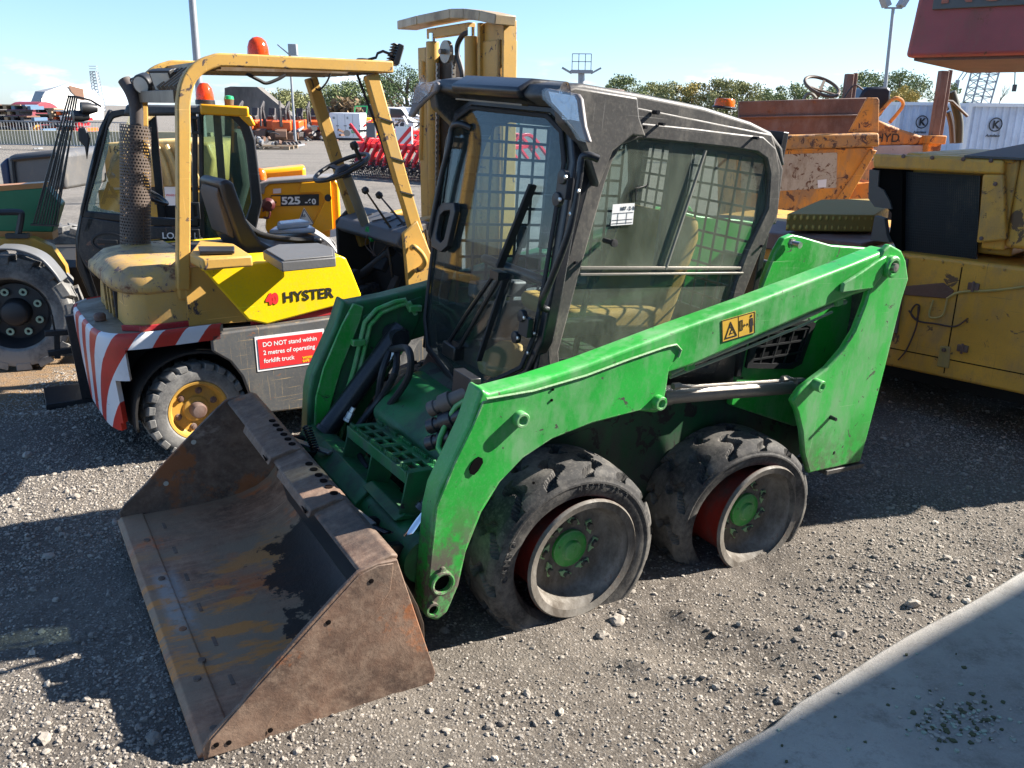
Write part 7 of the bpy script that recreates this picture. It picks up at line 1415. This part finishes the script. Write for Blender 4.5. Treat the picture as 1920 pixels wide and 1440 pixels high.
# lamp poles
def pole(name, label, x0, y0, x1, y1, Y, r, kind):
    a0, a1 = at(x0, y0, Y), at(x1, y1, Y); t = thing(name, label, 'lamp post', Matrix.Translation((a1.x, Y, 0))); b = B(); b.tube([(0, 0, 0), (a0.x-a1.x, 0, a0.z)], [r*1.3, r], 10); b.build('post', GRYM, t); c = Vector((a0.x-a1.x, 0, a0.z))
    if kind == 2:
        b = B(); b.beam(c+Vector((-.32, 0, 0)), c+Vector((.32, 0, 0)), .08, .06); b.build('cross_arm', GRYM, t)
        for s in (-1, 1): b = B(); b.obox(c+Vector((s*.42, 0, .38)), (.10, .25, .38), Matrix.Rotation(rad(28*s), 3, 'Y')); b.build('flood_light', GRYM, t, .02)
    elif kind == 1:
        b = B(); b.obox(c+Vector((.2, 0, .25)), (.22, .2, .28)); b.build('flood_light', GRYM, t, .02); b = B(); b.beam(c, c+Vector((-.6, 0, .5)), .06, .06); b.build('aerial', GRYM, t)
    elif kind == 3:
        b = B(); [b.beam(c+Vector((x, 0, .3)), c+Vector((x, 0, 2.4)), .1, .1) for x in (-1.3, -.4, .5, 1.3)]; [b.beam(c+Vector((-1.3, 0, z)), c+Vector((1.3, 0, z)), .1, .1) for z in (.3, 1.4, 2.4)]; b.build('cage_rail', GRYM, t); b = B(); b.box(c.x-1.5, c.x+1.5, -.9, .9, c.z-.1, c.z+.3); b.build('platform', GRYM, t)
        for s in (-1, 1): b = B(); b.obox(c+Vector((s*2.0, 0, .25)), (.75, .4, .12), Matrix.Rotation(rad(-28*s), 3, 'Y')); b.build('flood_light', GRYM, t)
    return t
pole('lamp_post', 'thick grey lamp post rising behind the forklift roof', 357, -40, 382, 290, 17, .062, 0)
pole('lamp_post', 'thin lamp post with one square floodlight above the concrete ramp wall', 543, 103, 552, 235, 48, .055, 1)
pole('lamp_post', 'tall lamp post with two angled floodlights above the dumper seat', 1675, 15, 1657, 215, 34, .06, 2)
pole('floodlight_tower', 'distant floodlight tower with caged platform above the loader roof', 1090, 136, 1091, 215, 125, .45, 3)
# white storage containers
def container(px0, px1, ytop, Y, label, marks):
    a0, a1 = at(px0, ytop, Y), at(px1, ytop, Y); W = a1.x-a0.x; Hh = a0.z; t = thing('shipping_container', label, 'container', Matrix.Translation((a0.x, Y, 0)), group='white storage containers'); b = B(); n = int(W/.14); P = []
    for i in range(n): x = W*i/n; P += [(x, 0, 0), (x+.05*W/n*8*.14, .0, 0), (x+W/n*.5, .03, 0), (x+W/n*.9, .03, 0)]
    P += [(W, 0, 0), (W, 2.4, 0), (0, 2.4, 0)]; b.prism([(x, y, .1) for x, y, z in P], (0, 0, Hh-.16)); b.build('corrugated_body', paint('white_container', (.60, .66, .76), dirt_amt=.15, seed=71) if 'white_container' not in bpy.data.materials else bpy.data.materials['white_container'], t, smooth=False)
    b = B(); b.box(-.02, W+.02, -.03, 2.43, Hh-.07, Hh); b.box(-.02, W+.02, -.03, 2.43, .02, .1); b.box(-.03, .06, -.03, .06, .1, Hh-.07); b.build('frame', WHITEP, t)
    if marks is not None:
        cx = marks*W; r = .13; b = B(); b.tube([(cx+r*math.cos(6.283*i/28), -.02, Hh-.42+r*math.sin(6.283*i/28)) for i in range(28)], .012, 5, closed=True); lg = b.build('round_logo', BLKP, t); text('lettering', 'K', .21, (cx-.065, -.022, Hh-.49), (1, 0, 0), (0, 0, 1), BLKP, lg, .003, .008); text('lettering', 'AdBlouse' if False else 'Autohaus', .075, (cx-.17, -.022, Hh-.66), (1, 0, 0), (0, 0, 1), BLKP, lg, .002, .002, shear=.3)
    return t
container(1686, 1792, 191, 20, 'white corrugated container with round K logo, partly behind the dumper post', .45)
container(1818, 1990, 193, 18.5, 'white corrugated container with round K logo at the right edge', .32)
# trees
LEAFC = [((.10, .13, .055), (.22, .26, .11)), ((.15, .16, .065), (.30, .30, .13)), ((.045, .08, .032), (.12, .165, .065)), ((.27, .22, .06), (.46, .36, .11))]
LM = []
for i, (c0, c1) in enumerate(LEAFC):
    M = Mat('foliage_%s' % ('mid', 'olive', 'deep', 'yellowing')[i]); t = M.attr('tone'); M.set('Base Color', M.mix(t, c0, c1)).set('Roughness', .7).set('Specular IOR Level', .2); M.set('Subsurface Weight', 0.0); LM.append(M.m)
BARK = plain('bark', (.10, .08, .06), .9)
TR = np.random.default_rng(5)
def tree(px, ytop, wpx, Y, mi, label, n=2600, base_=None, leaf=None, bare=False):
    m = Y/CF*1.0; top_ = at(px, ytop, Y); H_ = top_.z; W = wpx*m; x0 = top_.x; t = thing('tree', label, 'tree', Matrix.Translation((x0, Y, 0)), group='trees along the far yard edge')
    b = B(); r2 = random.Random(int(px*7)); b.tube([(0, 0, 0), (.1, 0, H_*.3), (-.1, 0, H_*.55), (.1, 0, H_*.85)], [W*.035, W*.028, W*.02, W*.006], 7)
    for k in range(7): a = r2.uniform(0, 6.28); z = H_*r2.uniform(.25, .55); L = W*r2.uniform(.25, .42); b.tube([(0, 0, z), (math.cos(a)*L*.5, math.sin(a)*L*.5, z+L*.5), (math.cos(a)*L, math.sin(a)*L, z+L*.8)], [W*.014, W*.009, W*.003], 5)
    b.build('trunk', BARK, t)
    K_ = 44; C0 = []; 
    for k in range(K_):
        a = TR.uniform(0, 6.28); q = TR.random()**.6; z = H_*(.10+.82*TR.random()); ww = W*.5*math.sqrt(max(.05, 1-((z/H_-.45)/.60)**2)); C0.append((math.cos(a)*q*ww, math.sin(a)*q*ww, z, W*TR.uniform(.09, .2)))
    C0.append((0, 0, H_*.93, W*.12)); C0 = np.array(C0); idx = TR.integers(0, len(C0), n); d = TR.normal(0, 1, (n, 3)); d /= np.linalg.norm(d, axis=1)[:, None]; rr_ = C0[idx, 3]*TR.random(n)**.35*TR.uniform(.8, 1.25, n); P = C0[idx, :3]+d*rr_[:, None]*np.array([1, 1, .8]); P = P[P[:, 2] > .1]; n2 = len(P)
    ls = (leaf or W*.018)*TR.uniform(.6, 1.5, n2); u = TR.normal(0, 1, (n2, 3)); u /= np.linalg.norm(u, axis=1)[:, None]; v = np.cross(u, TR.normal(0, 1, (n2, 3))); v /= np.linalg.norm(v, axis=1)[:, None]
    Q = np.stack([P-u*ls[:, None], P+v*ls[:, None]*.7, P+u*ls[:, None], P-v*ls[:, None]*.7], 1).reshape(-1, 3); F_ = np.arange(n2*4).reshape(-1, 4)
    o = npmesh('crown', Q, F_, [LM[mi]], smooth=False); o.parent = t; tn = np.clip(.5+.2*TR.normal(0, 1, n2), 0, 1); aa = o.data.attributes.new('tone', 'FLOAT', 'POINT'); aa.data.foreach_set('value', np.repeat(tn, 4).astype(np.float32)); return t
tl = [(525, 172, 60, 90, 1, 'dusty green tree rising above the concrete ramp wall'), (560, 178, 70, 95, 1, 'low olive tree just right of the thin lamp post'), (628, 163, 62, 85, 0, 'round green tree above the low concrete wall'), (668, 152, 60, 88, 0, 'green tree directly over the white cabinet'), (712, 146, 62, 90, 0, 'green tree framed by the forklift front posts'), (762, 132, 110, 80, 2, 'large dark green tree left of the forklift mast'), (806, 150, 70, 84, 2, 'dark tree partly behind the forklift mast'), (838, 158, 60, 92, 2, 'dark tree between the mast columns'),
      (1142, 160, 36, 110, 0, 'small tree beside the floodlight tower'), (1174, 145, 58, 100, 0, 'loose green tree right of the floodlight tower'), (1222, 160, 60, 105, 1, 'low olive tree in the middle of the skyline gap'), (1262, 156, 56, 98, 1, 'olive tree left of the orange beacon on the skyline'), (1302, 156, 60, 98, 3, 'yellowing autumn tree just left of the orange beacon'), (1346, 152, 66, 96, 1, 'broad olive tree right above the orange beacon'), (1395, 158, 66, 98, 1, 'olive tree right of the orange beacon'), (1440, 170, 60, 110, 0, 'low distant tree above the loader rear roof corner'),
      (1492, 162, 62, 100, 0, 'tree behind the dumper steering wheel'), (1560, 165, 54, 110, 0, 'tree right of the dumper steering wheel'), (1622, 137, 74, 90, 0, 'airy tree between the dumper post and lamp post'), (1690, 134, 86, 80, 0, 'tall airy tree behind the dumper seat'), (1697, 162, 44, 70, 3, 'small bright yellow tree right of the dumper seat'), (1788, 158, 40, 90, 0, 'small dark tree behind the dumper exhaust')]
for a in tl: tree(a[0], a[1]-3, a[2]*1.35, a[3], a[4], a[5], n=7500 if a[2] > 60 else 5000, leaf=a[3]/CF*1.5)
# ivy hanging on the low wall
for px, py, w_, lb_ in ((650, 190, 44, 'dry brown creeper spilling over the left of the low concrete wall'), (740, 205, 40, 'pale dry bush at the right end of the low concrete wall')):
    q = at(px, py+26, 60); t = thing('bush', lb_, 'bush', Matrix.Translation((q.x, 59.5, 0))); n = 1100; W = w_*60/CF; P = np.stack([TR.normal(0, W*.28, n), TR.normal(0, .5, n), q.z+TR.normal(.15, .4, n)], 1); P = P[P[:, 2] > .05]; n = len(P); u = TR.normal(0, .09, (n, 3)); v = TR.normal(0, .09, (n, 3)); Q = np.stack([P-u, P+v, P+u, P-v], 1).reshape(-1, 3)
    o = npmesh('foliage', Q, np.arange(n*4).reshape(-1, 4), [plain_cached('dry_creeper', (.19, .13, .07), .9)], smooth=False); o.parent = t
    b = B(); [b.tube([(TR.uniform(-W*.3, W*.3), 0, 0), (TR.uniform(-W*.3, W*.3), 0, q.z+.6)], .05, 5) for k in range(4)]; b.build('stems', BARK, t)
# bare sapling
F1 = at(1872, 190, 40); t = thing('sapling', 'bare leafless sapling above the right hand container', 'tree', Matrix.Translation((F1.x, 40, 0))); b = B(); r2 = random.Random(6); tp = at(1880, 125, 40); 
def twig(p, d, L, r, k):
    q = p+d*L; b.tube([p, p.lerp(q, .5)+Vector((r2.uniform(-.03, .03), 0, 0)), q], [r, r*.8, r*.55], 4)
    if k:
        for j in range(2+(k > 2)): a = r2.uniform(-.7, .7); twig(p.lerp(q, r2.uniform(.5, 1)), (d+Vector((a, r2.uniform(-.4, .4), .2))).normalized(), L*.62, r*.55, k-1)
twig(Vector((0, 0, 0)), Z3, 1.8, .03, 0); twig(Vector((0, 0, 1.8)), Vector((.1, 0, 1)).normalized(), .7, .028, 4); b.build('trunk', BARK, t)
# warehouse out of frame on the slab: its shadow lies across the concrete
WD = SD.copy(); nrm_ = SN.copy()
bc_ = SA + SN*1.0
# building that stands on the slab, right of the picture; the slab lies in its shade
sh_d = -Vector((SDIR.x, SDIR.y, 0))/SDIR.z     # shadow displacement per metre of height
e0, e1 = gnd(1262, 1452, .042), gnd(1940, 1072, .042)      # shadow edge on the slab
Hb = 5.2
edge0, edge1 = e0 - sh_d*(Hb-.042), e1 - sh_d*(Hb-.042)
dv = (edge1-edge0).normalized(); nv = Vector((dv.y, -dv.x, 0))
A0 = edge0 - dv*9; A1 = edge1 + dv*.05
b = B(); pts = [A0, A1, A1+nv*9, A0+nv*9]
b.prism([Vector((p.x, p.y, 0.0)) for p in pts], (0, 0, Hb))
WH = tag(b.build('warehouse', plain('grey_cladding', (.30, .31, .32), .6), None, .02), 'grey clad warehouse standing beyond the right edge on the slab', 'building')
bpy.context.view_layer.update()
